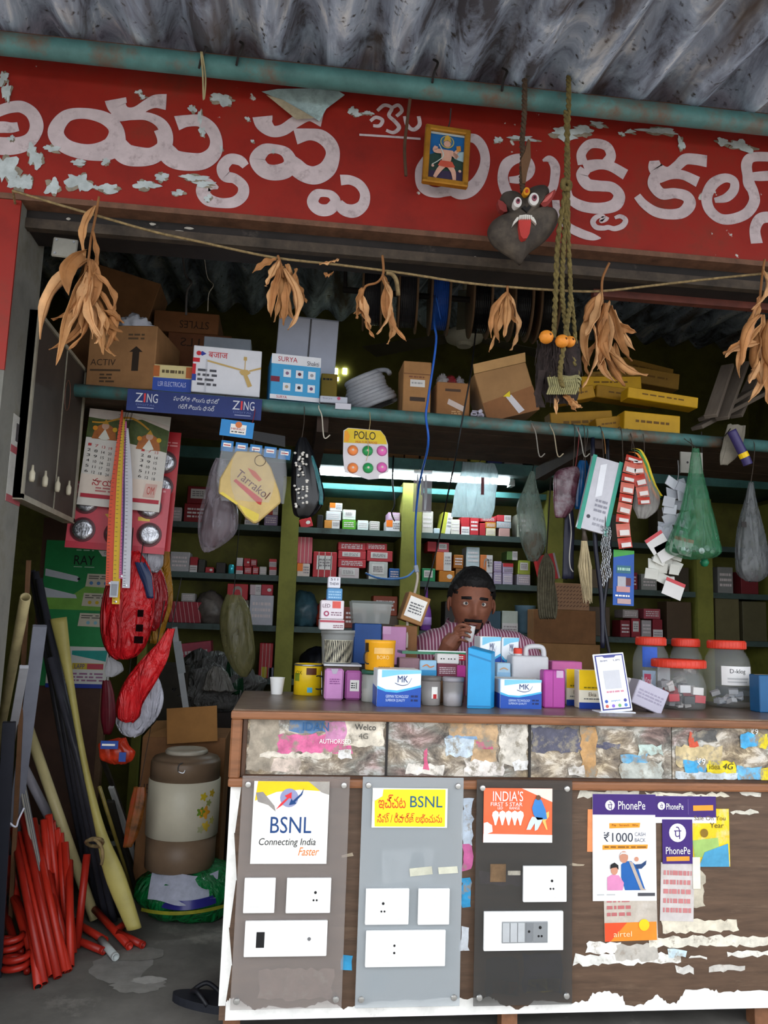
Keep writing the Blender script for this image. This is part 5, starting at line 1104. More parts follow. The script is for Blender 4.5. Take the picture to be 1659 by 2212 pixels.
shelf_row('right bay', 3, ZS[3], [((1340,1340,1362,1368), '8a2a34', 'small dim red box', 'n'), ((1364,1336,1384,1368), '9a2c36', 'dim red box with label', 'l'), ((1386,1340,1408,1368), 'b0a8a8', 'dim white box', 'n'), ((1410,1338,1432,1368), '8c2430', 'dim red box', 'b'), ((1345,1318,1380,1336), 'a89c98', 'dim pale box on top', 'n', (1364,1336,1384,1368)), ((1390,1316,1428,1338), 'b0505c', 'dim pink box on top', 'n', (1410,1338,1432,1368)), ((1225,1310,1320,1366), '5c4a38', 'large dim brown carton', ''), ((1440,1300,1496,1368), '584634', 'tall dim brown carton', '')])
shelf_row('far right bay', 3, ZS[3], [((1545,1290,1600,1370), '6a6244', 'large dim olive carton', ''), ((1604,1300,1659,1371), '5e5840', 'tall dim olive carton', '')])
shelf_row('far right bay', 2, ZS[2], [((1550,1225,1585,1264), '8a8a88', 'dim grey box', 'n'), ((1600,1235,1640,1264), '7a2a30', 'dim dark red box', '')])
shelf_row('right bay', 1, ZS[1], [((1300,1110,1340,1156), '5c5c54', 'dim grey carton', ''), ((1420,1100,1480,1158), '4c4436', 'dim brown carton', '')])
# slumped bags and bottles on the shelves
def blob(name, label, cat, c, r, mat, seed, amp=.18, freq=9, sq=1.0):
    mb = MB(); n, m = 28, 18
    def fn(u, v):
        a = 2*math.pi*u; e = -math.pi/2+math.pi*v
        d = Vector((math.cos(a)*math.cos(e), math.sin(a)*math.cos(e), math.sin(e)))
        k = 1+amp*mnoise.noise(d*freq*.3+Vector((seed*3.3, 0, 0)))+amp*.5*mnoise.noise(d*freq+Vector((seed, 1, 0)))
        z = max(d.z*k, -.72)
        return (r[0]*d.x*k, r[1]*d.y*k, r[2]*z)
    mb.grid(fn, n, m)
    o = mb.build(name, mat, None, smooth=True, loc=c); tag(o, label, cat); return o
q = P(655, 1357, YB+.1); blob('plastic_sack', 'slumped teal blue plastic sack on the third shelf beside the olive post', 'bag', (q.x, YB+.12, ZS[3]+.08), (.075, .08, .11), M('3a5a66', .3, .3, 20, bump=.3), 3)
q = P(700, 1357, YB+.1); blob('plastic_sack', 'crumpled orange red plastic sack behind the stack of lamp boxes', 'bag', (q.x+.02, YB+.12, ZS[3]+.065), (.07, .07, .09), M('b03a24', .4, .3, 20, bump=.3), 5)
q = P(660, 1460, YB+.1); blob('plastic_sack', 'dark navy sack on the lowest shelf beside the olive post', 'bag', (q.x+.06, YB+.12, ZS[4]+.07), (.09, .08, .10), M('14161f', .4, .3, 20, bump=.3), 7)
q = P(452, 1345, YB+.1); blob('plastic_sack', 'dusty translucent sack slumped on the third shelf, left bay', 'bag', (q.x, YB+.10, ZS[3]+.07), (.085, .1, .1), M('6a625c', .4, .3, 20, bump=.3), 8)
for k, (x0, y0, x1, y1, lb) in enumerate(((858,1266,877,1330,'leftmost'), (884,1268,902,1330,'middle'), (908,1266,934,1357,'rightmost and largest'))):
    yb_ = YB+.05 if k < 2 else YB-.0
    o = round_thing('cleaner_bottle', '%s of three purple squeeze bottles left of the man' % lb, 'bottle', (x0, y0, x1, y1), [(.75, 0), (.95, .03), (1, .3), (.9, .45), (.55, .62), (.32, .75), (.3, .9)], M('8a4fae', .35, .08), Y=yb_, zb=ZS[3]+.0005 if k == 2 else ZS[3]+.0005)
    ring(o, [(.26, .84), (.26, .97), (.2, 1), (0, 1)], M('b48acc', .4, .05), 'nozzle'); ring(o, [(1.01, .12), (1.015, .14), (1.0, .3), (.99, .3)], M('5a9a5a' if k == 1 else 'a884c4', .4, .1), 'label')
o = round_thing('wire_basket', 'pale blue plastic basket right of the man', 'basket', (1118, 1308, 1164, 1362), [(.8, 0), (.9, .1), (1, .95), (1.04, 1), (.96, 1), (.78, .06), (0, .06)], M('6a8a9c', .5, .1), Y=YB+.02, zb=ZS[3]+.0005)
# leaning red sheet and hatched carton at the right of the man
o = carton('lamp_carton', 'bright red carton leaning beside the rope coil', 'box', (1168, 1200, 1212, 1256), YB-.10, .05, M('c01f26', .5, .1), ry=-14, rx=0, seam=False); decal(o, .9, 0, 1, 1, M('b0a8a8', .5, .1), 'white_edge')
stk = carton('lamp_carton', 'brown carton with rows of dark hatched print right of the man', 'box', (1183, 1258, 1275, 1316), YB-.12, .1, M('a87e5c', .6, .12), seam=False)
w, h = W(stk); mb = MB(); rng = random.Random(2)
for i in range(6):
    for j in range(12):
        u, v = .04+.08*j, .1+.14*i; mb.add([((a-.5)*w, -.001, (1-b)*h) for a, b in ((u, v+.09), (u+.055, v+.03), (u+.055, v), (u, v+.06))], [(0,1,2,3)])
mb.build('hatched_print', M('5a3a2a', .6, .1), stk)
s4 = carton('lamp_carton', 'plain brown carton under the hatched carton right of the man', 'box', (1150, 1318, 1290, 1390), YB-.13, .11, CARD2, seam=False)
s5 = carton('lamp_carton', 'large dusty brown carton at floor level right of the man', 'box', (1140, 1392, 1300, 1480), YB-.14, .12, CARD, zb=0, seam=False)
s4.location.z = W(s5)[1]+.001; stk.location.z = s4.location.z+W(s4)[1]+.001; bpy.data.objects['lamp_carton'].location.z = stk.location.z+W(stk)[1]+.014
# tube light with batten
ZL = P(880, 1024, 4.22).z; xa = P(690, 1018, 4.22).x; xb = P(1098, 1030, 4.22).x
tl = empty('tube_light', ((xa+xb)/2, 4.22, ZL), 'glowing white tube light above the back shelves', 'light')
hw = (xb-xa)/2
te = bpy.data.materials.new('tube_glow'); te.use_nodes = True; b_ = te.node_tree.nodes['Principled BSDF']; b_.inputs['Emission Color'].default_value = (.82, .95, 1, 1); b_.inputs['Emission Strength'].default_value = TUBE_POWER
MB().tube([(-hw, 0, 0), (hw, 0, 0)], .030, 14).build('tube', te, tl, smooth=True)
for sx in (-1, 1): MB().tube([(sx*(hw+.022), 0, 0), (sx*hw, 0, 0)], .031, 14).build('end_cap', M('c8ccca', .4, .05), tl)
MB().box(-hw-.03, hw+.03, .034, .07, -.02, .03).build('batten', M('8a9a98', .5, .15), tl)
for sx in (-1, 1): MB().box(sx*(hw+.022)-.012, sx*(hw+.022)+.012, -.01, .06, -.035, .04).build('lamp_holder', M('c8ccca', .4, .05), tl)
MB().box(-.02, .02, .065, .1, -.01, .02).build('bracket', M('6a706e', .5, .15), tl)
# rear loft above the tube
ZR = P(800, 992, 4.05).z
lf = tag(MB().box(XP[0][0], 2.79, 4.05, 4.6, ZR-.035, ZR).build('rear_loft', M('3c5652', .6, .25, 8)), 'dark teal loft shelf above the tube light', 'shelf')
MB().box(XP[0][0], 2.79, 4.03, 4.05, ZR-.045, ZR+.012).build('loft_edge', M('44706c', .5, .25, 9), lf)
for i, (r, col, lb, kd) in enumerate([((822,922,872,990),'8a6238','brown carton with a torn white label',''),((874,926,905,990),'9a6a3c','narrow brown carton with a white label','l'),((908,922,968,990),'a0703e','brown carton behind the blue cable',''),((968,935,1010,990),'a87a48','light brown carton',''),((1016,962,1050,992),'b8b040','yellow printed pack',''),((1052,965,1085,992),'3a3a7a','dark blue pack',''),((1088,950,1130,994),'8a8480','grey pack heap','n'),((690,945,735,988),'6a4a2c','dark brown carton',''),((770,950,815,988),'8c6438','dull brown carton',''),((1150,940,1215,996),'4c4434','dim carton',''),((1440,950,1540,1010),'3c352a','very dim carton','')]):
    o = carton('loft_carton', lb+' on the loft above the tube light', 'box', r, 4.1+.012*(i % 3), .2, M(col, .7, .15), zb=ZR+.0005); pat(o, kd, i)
    if i == 2: decal(o, .25, .1, .7, .45, M('b8aca0', .5, .1), 'label')
# two small bright vents high in the back wall
for i, (x, y) in enumerate(((725, 801), (745, 801), (727, 820))):
    q = P(x, y, 4.595); w_ = 9*S(q)
    v = struct(MB().box(q.x-w_/2, q.x+w_/2, 4.59, 4.6, q.z-w_*.8 if i < 2 else q.z-w_*.3, q.z+w_*.6).build('window_%d' % (i+1), M('e8f0d0', .5, 0, emit=6.0)), 'small bright vent opening high in the back wall', 'window')
# ceiling fan with pale motor
q = P(1003, 722, 3.75); fan = empty('ceiling_fan', q, 'cream ceiling fan with three blades hanging in the dark', 'fan')
FC = M('dcd8c4', .4, .06)
MB().lathe([(0, -.05), (.05, -.05), (.088, -.032), (.095, -.012), (.088, .01), (.05, .03), (.03, .05), (0, .05)], 28).build('motor', FC, fan, smooth=True)
MB().lathe([(.035, -.064), (.045, -.05), (0, -.05)], 20).build('bottom_cup', FC, fan)
MB().tube([(0, 0, .04), (0, 0, roof_z(3.75)-q.z-.01)], .011, 10).build('down_rod', FC, fan)
for k in range(3):
    a = math.radians(22+120*k)
    mb = MB(); mb.grid(lambda u, v: ((.09+.46*u)*math.cos(a)-(v-.5)*(.09+.05*u)*math.sin(a), (.09+.46*u)*math.sin(a)+(v-.5)*(.09+.05*u)*math.cos(a), -.005+.012*(v-.5)), 8, 3)
    b2 = mb.build('blade', M('6a6656', .5, .1), fan); b2.modifiers.new('thick', 'SOLIDIFY').thickness = .003
# ------------------------------------------------------------------ front loft, its goods, and what hangs below
YL_ = 2.75
def pz(X): return 1.840-.0184*(X+.694)            # loft pipe centre height
def lz(X): return pz(X)+.026
lp = tag(MB().tube([(-1.58, YL_, pz(-1.58)), (2.78, YL_, pz(2.78))], .022, 18).build('loft_pipe', TEAL, smooth=True), 'teal steel pipe along the front edge of the loft shelf', 'pipe')
lo = empty('loft_shelf', (0, 3.05, 1.8), 'dark plank loft shelf loaded with boxes above the shop', 'shelf')
for k in range(4):
    y0 = 2.78+.155*k
    MB().add([(-1.58, y0-3.05, lz(-1.58)-1.822), (2.78, y0-3.05, lz(2.78)-1.822), (2.78, y0+.145-3.05, lz(2.78)-1.822), (-1.58, y0+.145-3.05, lz(-1.58)-1.822)]+[(-1.58, y0-3.05, lz(-1.58)-1.801), (2.78, y0-3.05, lz(2.78)-1.801), (2.78, y0+.145-3.05, lz(2.78)-1.801), (-1.58, y0+.145-3.05, lz(-1.58)-1.801)], [(0,3,2,1),(4,5,6,7),(0,1,5,4),(1,2,6,5),(2,3,7,6),(3,0,4,7)]).build('plank', M('4a3a2e', .8, .3, 9), lo)
for x in (-1.2, .1, 1.1, 2.3): MB().box(x-.02, x+.02, -.27, .4, -.045, lz(x)-1.823).build('bearer', M('3a2c24', .8, .3, 9), lo)
def lc(name, label, r, Y, depth, mat, zb='loft', **k):
    p = P((r[0]+r[2])/2, r[3], Y)
    return carton(name, label, 'box', r, Y, depth, mat, zb=(lz(p.x)+.003+abs(.5*(r[2]-r[0])*S(p)*.019)) if zb == 'loft' else zb, **k)
o = lc('cardboard_box', 'brown cardboard box printed with a big up arrow on the left of the loft', (182, 697, 332, 838), 2.80, .26, M('9a7048', .75, .15, 9), rz=-10)
dtext(o, 'ACTIV', .05, .54, .42, .64, M('3a2a1c', .7, 0), 1); dpoly(o, [(.66,.92-.2),(.76,.72),(.76,.42),(.81,.42),(.71,.33),(.61,.42),(.66,.42)], M('2e2218', .7, .1), 'arrow'); decal(o, .05, .70, .5, .73, M('4a3826', .7, 0), 'bar'); dlines(o, .2, .76, .42, .92, 3, M('4a3826', .7, 0), 1, 3); dlines(o, .58, .12, .82, .24, 2, M('5a4630', .7, 0), 1, 4)
zact = o.location.z+W(o)[1]
blob('paper_wad', 'crumpled white paper lying on the up arrow box', 'paper', P(294, 684, 2.9)+Vector((0, 0, .012)), (.06, .05, .04), M('d8dce8', .6, .1, 20), 11, .5, 14).location.z = zact+.03
o = lc('cardboard_box', 'large dark cardboard box leaning behind the up arrow box', (92, 565, 262, 690), 3.12, .2, CARD2, rz=0, ry=14)
o = lc('cardboard_box', 'brown cardboard box with upside down print under another behind the fan box', (356, 716, 492, 850), 3.12, .22, M('7a4a2c', .75, .15, 9)); zq = o.location.z+W(o)[1]+.001; dtext(o, 'LLS', .5, .06, .2, .16, M('3a2416', .7, 0), 1)
o = lc('cardboard_box', 'flat brown cardboard box topmost behind the fan box', (332, 672, 470, 718), 3.12, .22, M('8a5a36', .75, .15, 9), zb=zq); dtext(o, 'STYLES', .85, .78, .4, .42, M('3a2416', .7, 0), 1)
o = lc('match_pack', 'small cream and blue box left of the fan box', (330, 787, 412, 838), 2.78, .09, M('d8c890', .5, .08)); decal(o, 0, .5, 1, 1, M('2c4fae', .5, .08), 'blue_band'); decal(o, 0, .05, .16, .46, M('b8642a', .5, .1), 'orange_patch'); decal(o, .84, .05, 1, .46, M('b8642a', .5, .1), 'orange_patch'); dlines(o, .22, .15, .78, .38, 1, M('5a4a2a', .5, 0), 1, 3); dtext(o, 'LSR ELECTRICALS', .14, .64, .86, .82, M('c8d0f0', .5, 0), 2)
# fan box
o = lc('fan_box', 'white fan box printed with a cream ceiling fan', (414, 748, 560, 852), 2.76, .14, M('dedfe6', .45, .04), rz=4)
FB = M('c8a866', .5, .05)
dstroke(o, [(.76,.16,.045),(.76,.24,.05)], FB, 'printed_fan'); dstroke(o, [(.76,.24,.012),(.76,.44,.012)], FB, 'printed_fan'); dpoly(o, [(.68,.5),(.72,.44),(.8,.44),(.85,.5),(.8,.56),(.72,.56)], FB, 'printed_fan', 2)
dpoly(o, [(.70,.47),(.20,.33),(.22,.3),(.72,.44)], FB, 'printed_fan', 3); dpoly(o, [(.83,.48),(1,.40),(1,.36),(.82,.45)], FB, 'printed_fan', 3); dpoly(o, [(.74,.55),(.80,.55),(.88,.78),(.82,.82)], FB, 'printed_fan', 3)
dtext(o, 'बजाज', .22, .12, .5, .24, M('c8202c', .5, 0), 2); dpoly(o, [(.08,.17),(.13,.12),(.19,.17),(.13,.22)], M('2a3a9a', .5, 0), 'logo', 2); ddisc(o, .08, .17, .035, M('c8202c', .5, 0), 'logo', 3)
decal(o, 0, .27, .1, .36, M('c8202c', .5, .05), 'red_patch'); decal(o, 0, .4, .05, .62, M('c8202c', .5, .05), 'red_patch'); decal(o, 0, .62, .06, .76, M('24409a', .5, .05), 'blue_patch'); decal(o, .19, .28, .215, 1, M('c4c6ce', .3, .05), 'strap', 2); dlines(o, .08, .48, .36, .88, 4, M('4a4a52', .5, 0), 2, 6)
o = lc('flat_box', 'pale grey packet lying on top behind the fan box', (440, 728, 540, 760), 2.93, .1, M('8a929c', .5, .1))
# shop banner on the pipe
o = sheet('pipe_banner', 'long navy blue banner strip with white lettering tied along the loft pipe', 'banner', (276, 850, 562, 897), 2.715, M('1d2f6e', .5, .1), th=.006, ry=1.0)
for u in (.06, .78):
    dtext(o, 'Z', u, .16, u+.055, .58, M('d0d4e0', .5, 0)); dtext(o, 'I', u+.062, .16, u+.075, .58, M('d83a3a', .5, 0)); dtext(o, 'NG', u+.085, .16, u+.165, .58, M('d0d4e0', .5, 0)); dtext(o, 'DIGITAL', u+.01, .66, u+.15, .74, M('6a78b0', .5, 0)); dlines(o, u+.02, .8, u+.14, .88, 1, M('a0a8cc', .5, 0), 1, 2)
dtext(o, 'పూర్తిగా తెలుగు భాషలో', .34, .14, .68, .42, M('d0d4e0', .5, 0)); dtext(o, 'గలిగే తెలుగు ఛానల్', .38, .5, .65, .78, M('d0d4e0', .5, 0))
# Surya box
o = lc('fan_box', 'white and sky blue fan box with six small pictures', (583, 765, 690, 860), 2.765, .16, M('3f9fd4', .45, .05), rz=6)
decal(o, 0, 0, 1, .22, M('e2e4ea', .45, .04), 'white_band'); decal(o, 0, .9, 1, 1, M('e2e4ea', .45, .04), 'white_band'); dtext(o, 'SURYA', .13, .05, .52, .16, M('b01c34', .45, 0), 2); dtext(o, 'Shakti', .72, .1, .96, .2, M('3a3a48', .45, 0), 2); dtext(o, 'SURYA', .13, .92, .34, .975, M('b01c34', .45, 0), 2); decal(o, 0, .5, .18, .62, M('7a2038', .45, .1), 'red_patch')
for i in range(3):
    for j in range(2):
        u, v = .25+.25*i, .33+.3*j; decal(o, u, v, u+.15, v+.17, M('dfe6ee', .45, .05), 'picture_tile', 2); ddisc(o, u+.075, v+.085, .035, M(['8a6a8a', 'b0a08a', '5a2038', '2a2a34', '9a9aa0', '6a4a7a'][i*2+j], .45, .1), 'picture', 3)
o = lc('cardboard_box', 'tall white carton with dark edge tape behind the sky blue fan box', (590, 682, 720, 800), 2.96, .14, M('b9bfd0', .5, .05), rz=0, ry=2); decal(o, .52, 0, .55, 1, M('5a5a60', .5, .2, 60), 'tape'); dstroke(o, [(0,0,.02),(.5,0,.02),(1,0,.02)], M('8a92a4', .5, .1), 'edge')
o = lc('cardboard_box', 'mustard yellow box right of the sky blue fan box', (692, 805, 727, 866), 2.90, .1, M('8a7420', .6, .1)); dlines(o, .1, .1, .7, .2, 1, INK, 1, 2)
o = lc('flat_box', 'long thin white box lying on the pipe right of the sky blue fan box', (690, 855, 750, 884), 2.752, .03, M('c0c4d0', .5, .06)); ddisc(o, .68, .3, .06, M('c85a7a', .5, .1), 'logo'); dtext(o, 'Surya', .1, .25, .45, .55, M('7a7a9a', .5, 0), 1)
o = sheet('paper_tag', 'small blank white tag hanging on the pipe below the thin white box', 'tag', (724, 871, 758, 884), 2.722, M('c8c8d2', .5, .05))
# conduit coil
c = P(797, 838, 2.90); c.z = lz(c.x)+.075
coil = empty('conduit_coil', (c.x, c.y, lz(c.x)+.003), 'coil of grey flexible conduit on the loft', 'coil'); PIPEG = M('9a9ca2', .5, .12, 20)
tilt = Euler((math.radians(8), math.radians(-24), 0)).to_matrix()
pts = []
for i in range(9*20+1):
    a = 2*math.pi*i/20; t = i/180
    R = .088-.028*t+.005*math.sin(i*.37)
    pts.append(Vector((R*math.cos(a), R*math.sin(a)*.95, -.045+.115*t)))
pts = [tilt @ p+Vector((0, 0, .095)) for p in pts]
mz = min(p.z for p in pts); pts = [p-Vector((0, 0, mz-.011)) for p in pts]
MB().tube(pts, .0105, 9).build('conduit', PIPEG, coil, smooth=True)
pts = [Vector((.055*math.cos(2*math.pi*i/24)+.02, .03*math.sin(2*math.pi*i/24), .145+.045*math.sin(2*math.pi*i/24+.6))) for i in range(20)]
MB().tube(pts, .0095, 9).build('loose_loop', PIPEG, coil, smooth=True)
# brown boxes with labels
o = lc('cardboard_box', 'tall brown cardboard box with a white label right of the conduit coil', (869, 777, 930, 884), 2.79, .14, CARD); decal(o, .25, .36, .78, .5, M('d8d4d0', .5, .06), 'label'); dlines(o, .3, .4, .7, .46, 1, M('9a9a9a', .5, 0), 2, 3); decal(o, 0, .24, 1, .26, M('7a5230', .6, .1), 'seam'); dlines(o, .2, .28, .75, .34, 1, M('7a4a34', .5, 0), 1, 6); decal(o, .25, .7, .8, .78, M('3a2a20', .6, .15), 'print_block')
o = lc('cardboard_box', 'shorter brown cardboard box with a slanted white label on the loft', (942, 824, 1015, 892), 2.79, .14, M('94663c', .75, .15, 9)); dpoly(o, [(.36,.5),(.86,.72),(.82,.88),(.32,.66)], M('c8b8b0', .5, .06), 'label'); decal(o, .25, .2, .72, .28, M('4a3424', .6, .15), 'print_block'); dlines(o, .45, .85, .75, .97, 2, M('c8a070', .5, 0), 1, 6); zt_ = o.location.z+W(o)[1]; cx_ = o.location.x
for i, (dx, c_, lb) in enumerate(((-.03, 'b8b4b4', 'left'), (.004, 'a83038', 'reddish middle'), (.036, 'c0b8bc', 'right'))):
    b = blob('clear_pouch', 'small crumpled clear pouch, %s one on the shorter brown box' % lb, 'pouch', (cx_+dx, 2.86+.01*i, zt_+.018), (.02, .03, .027), clear_mat(c_, .6, .2), 20+i, .5, 14)
for i in range(7):
    q = P(1022+5*(i % 4)+2, 880+9*(i % 3), 2.77); X = q.x+.008*(i // 4)
    o = MB().box(-.011, .011, -.008, .008, 0, .012).build('conduit_clip', M('b8b4c4', .35, .1), None, loc=(X, 2.775+.016*(i % 3), lz(X)+.004+(.013 if i > 3 else 0)), rot=(.1*i, .15*(i % 2), i*.8), bevel=.002)
    tag(o, 'small pale plastic clip in the heap beside the leaning carton', 'clip', 'pale clips heaped on the loft'); MB().tube([(-.006, -.009, .006), (.006, -.009, .006)], .002, 5).build('slot', DARK, o)
# leaning open carton
o = lc('cardboard_box', 'open cardboard carton leaning over with a torn white label', (1050, 800, 1170, 900), 2.80, .15, M('9c764c', .75, .12, 9), ry=-17); dpoly(o, [(0,.62),(1,.5),(1,1),(0,1)], M('8a5c36', .7, .12), 'lower_flap'); dpoly(o, [(.45,.6),(.56,.58),(.72,.94),(.6,.98)], M('cfcbd0', .5, .06), 'label', 2); dpoly(o, [(.4,.58),(.55,.5),(.53,.62)], M('e0c81e', .5, .06), 'yellow_tag', 3); o.location.z += .02
w, h = W(o); MB().add([(-w/2, .0, h), (w/2, .0, h), (w/2+.0, -.02, h+.03), (-w/2, -.02, h+.03)], [(0,1,2,3)]).build('flap', CARD3, o)
# yellow strips
YB_ = M('c89a14', .55, .12, 8); YB2 = M('a87c18', .6, .15, 8); YB3 = M('8f6a22', .65, .15, 8)
YEL_BOX = [((1190,862,1330,912),2.95,YB2,-6,'lowest left'),((1345,866,1472,910),2.82,YB_,2,'front right bright'),((1352,846,1512,870),2.86,YB_,5,'upper right long'),((1285,838,1420,866),2.98,YB2,4,'middle long'),((1255,812,1390,840),3.0,YB_,-4,'upper middle'),((1270,800,1350,818),3.05,YB3,-8,'short upper'),((1330,795,1470,830),3.12,YB3,6,'back upper'),((1340,782,1455,812),3.2,YB3,10,'back topmost'),((1210,836,1290,864),2.9,YB2,-14,'tilted left'),((1290,880,1348,912),2.86,YB2,-10,'tilted front')]
zprev = {}
for r, Y, m_, ry, lb in YEL_BOX:
    o = carton('casing_box', 'yellow long flat box, %s one of the yellow pile on the loft' % lb, 'box', r, Y, .07, m_, ry=ry, seam=False, group='yellow flat boxes piled on the loft')
    dlines(o, .2, .35, .8, .6, 1, M('6a4a10', .6, 0), 1, len(lb)); 
    if r[3] > 905: o.location.z = lz(o.location.x)+.004+W(o)[0]*.5*abs(math.sin(math.radians(ry)))
# leaning grey planks at the right end
PLK = M('7a6e62', .85, .25, 12, bump=.2, stretch=(1, 1, .2))
for i, (a, b, wd, lb) in enumerate((((1535,900),(1572,790),.05,'steep left'),((1560,905),(1605,785),.05,'second steep'),((1505,925),(1659,845),.055,'long slanting lower'),((1520,905),(1659,822),.055,'long slanting upper'),((1590,900),(1640,790),.05,'third steep'))):
    p0 = P(*a, 2.84+.045*i); p1 = P(*b, 3.0+.045*i); d = p1-p0; L_ = d.length
    o = MB().box(-wd/2, wd/2, -.008, .008, 0, L_).build('loft_plank', PLK, None, loc=p0, bevel=.002); o.rotation_euler = d.to_track_quat('Z', 'Y').to_euler()
    tag(o, 'weathered grey plank, %s one leaning at the right end of the loft' % lb, 'plank', 'grey planks on the loft'); MB().box(-wd*.1, wd*.1, -.0085, -.008, .01, L_*.9).build('groove', M('4a423a', .9, .2), o)
# cable reels on a rod under the roof
zr = P(980, 640, 3.05).z-.01
rod = tag(MB().tube([(P(740, 640, 3.05).x, 3.05, zr), (P(1215, 640, 3.05).x, 3.05, zr)], .012, 10).build('reel_rod', DARK, smooth=True), 'dark steel rod carrying the cable reels under the roof', 'rod')
for k, x in enumerate((740, 1215)):
    q = P(x, 640, 3.05); MB().tube([(q.x+(.01 if k == 0 else -.01), 3.05, zr), (q.x, 3.05, roof_z(3.05)-.02)], .008, 6).build('hanger', DARK, rod)
RIM = M('7a6048', .6, .2)
for k, (x, col, lb) in enumerate(((805,'2a2a2e','black wire, leftmost on the rod'),(880,'2e2e32','black wire, second from the left'),(948,'2350a8','bright blue wire'),(1035,'0e0e10','glossy black wire, beside the fan'),(1120,'17171a','black wire, second from the right'),(1175,'1c1a18','dark wire, rightmost on the rod'))):
    q = P(x, 640, 3.05); rl = empty('cable_reel', (q.x, 3.05, zr), 'cable reel wound with '+lb, 'reel', 'cable reels on the rod'); rl.rotation_euler = (0, math.pi/2, math.radians(-6))
    R_ = .15; hw_ = .035
    for s_ in (-1, 1): MB().lathe([(.014, s_*hw_-.004), (R_, s_*hw_-.004), (R_+.004, s_*hw_), (R_, s_*hw_+.004), (.014, s_*hw_+.004)], 36).build('flange', RIM, rl)
    mb = MB()
    for i in range(8): mb.lathe([(R_*.84+.004*math.cos(a), -hw_+.009+.0076*i+.004*math.sin(a)) for a in [2*math.pi*j/6 for j in range(7)]], 32, cap=False)
    mb.lathe([(.02, -hw_+.004), (R_*.83, -hw_+.004), (R_*.83, hw_-.004), (.02, hw_-.004)], 28); mb.build('wire_winding', M(col, .35, .1), rl)
# dark cords under the roof, left
for k, (x, y0, y1) in enumerate(((400, 560, 680), (447, 565, 672))):
    wire('loose_cable', [P(x-12, y0-40, 2.25)+Vector((0,0,.03)), P(x, y0+30, 2.6), P(x+14, y0+50, 2.6), P(x+4, y0+70, 2.6), P(x+2, y1, 2.6)], .004 if k == 0 else .0015, DARK if k == 0 else M('8a8478', .6), ['thick dark cord knot hanging under the lintel above the fan box', 'thin pale cord hanging under the lintel right of the dark knot'][k], 'cord')
# ---------------------------------------------------------------- hanging goods
def film(tint, a=.5, rough=.25):
    key = ('film', tint, a, rough)
    if key in _MATS: return _MATS[key]
    m = bpy.data.materials.new('plastic_film'); m.use_nodes = True; nt = m.node_tree; N = nt.nodes; L = nt.links
    b = N['Principled BSDF']; b.inputs['Base Color'].default_value = (*lin(tint), 1); b.inputs['Roughness'].default_value = rough; b.inputs['Specular IOR Level'].default_value = .7
    tr = N.new('ShaderNodeBsdfTranslucent'); tr.inputs[0].default_value = (*lin(tint), 1)
    tp = N.new('ShaderNodeBsdfTransparent'); m1 = N.new('ShaderNodeMixShader'); m1.inputs[0].default_value = .45; m2 = N.new('ShaderNodeMixShader')
    tc = N.new('ShaderNodeTexCoord'); nz = N.new('ShaderNodeTexNoise'); nz.inputs['Scale'].default_value = 34; nz.inputs['Detail'].default_value = 4; nz.inputs['Distortion'].default_value = 1.2
    mp = N.new('ShaderNodeMapping'); mp.inputs['Scale'].default_value = (1, 1, .3); L.new(tc.outputs['Object'], mp.inputs[0]); L.new(mp.outputs[0], nz.inputs[0])
    bp = N.new('ShaderNodeBump'); bp.inputs['Strength'].default_value = .9; bp.inputs['Distance'].default_value = .012; L.new(nz.outputs[0], bp.inputs['Height']); L.new(bp.outputs[0], b.inputs['Normal'])
    r = N.new('ShaderNodeMapRange'); r.inputs[1].default_value = .35; r.inputs[2].default_value = .65; r.inputs[3].default_value = max(0, a-.2); r.inputs[4].default_value = min(1, a+.2); L.new(nz.outputs[0], r.inputs[0])
    L.new(b.outputs[0], m1.inputs[1]); L.new(tr.outputs[0], m1.inputs[2]); L.new(r.outputs[0], m2.inputs[0]); L.new(tp.outputs[0], m2.inputs[1]); L.new(m1.outputs[0], m2.inputs[2])
    L.new(m2.outputs[0], N['Material Output'].inputs['Surface']); _MATS[key] = m; return m
YH_ = 2.69
def bag(name, label, cat, rows, Y, mat, ratio=.45, pleat=.10, npl=11, seed=1, n=44, sub=4, group=None, cap=True):
    """rows: (y, left, right) in photo pixels, top to bottom"""
    R = crom([tuple(map(float, r)) for r in rows], sub); mb = MB(); base = None; rng = random.Random(seed)
    ph = [rng.uniform(0, 6.28) for _ in range(4)]
    rings = []
    for k, (y, l, r) in enumerate(R):
        c0 = P((l+r)/2, y, Y); s = S(c0); hw = max((r-l)/2*s, .002)
        rings.append((c0, hw))
    org = rings[0][0].copy()
    v = []; f = []
    for k, (c0, hw) in enumerate(rings):
        t = k/(len(rings)-1)
        for i in range(n):
            a = 2*math.pi*i/n
            w_ = 1+pleat*(math.sin(npl*a+ph[0]+t*1.5)*(1-.6*t)+.5*math.sin((npl*2+1)*a+ph[1]-t*2)+.5*mnoise.noise(Vector((math.cos(a)*2, math.sin(a)*2, t*5+seed))))
            v.append((c0.x-org.x+hw*math.cos(a)*w_, c0.y-org.y+hw*ratio*math.sin(a)*w_, c0.z-org.z+.006*mnoise.noise(Vector((a*2, t*4, seed)))))
    for k in range(len(rings)-1):
        for i in range(n): f.append((k*n+i, (k+1)*n+i, (k+1)*n+(i+1) % n, k*n+(i+1) % n))
    if cap: f.append(tuple((len(rings)-1)*n+i for i in range(n))[::-1])
    mb.add(v, f); o = mb.build(name, mat, None, smooth=True, loc=org)
    if label: tag(o, label, cat, group)
    return o
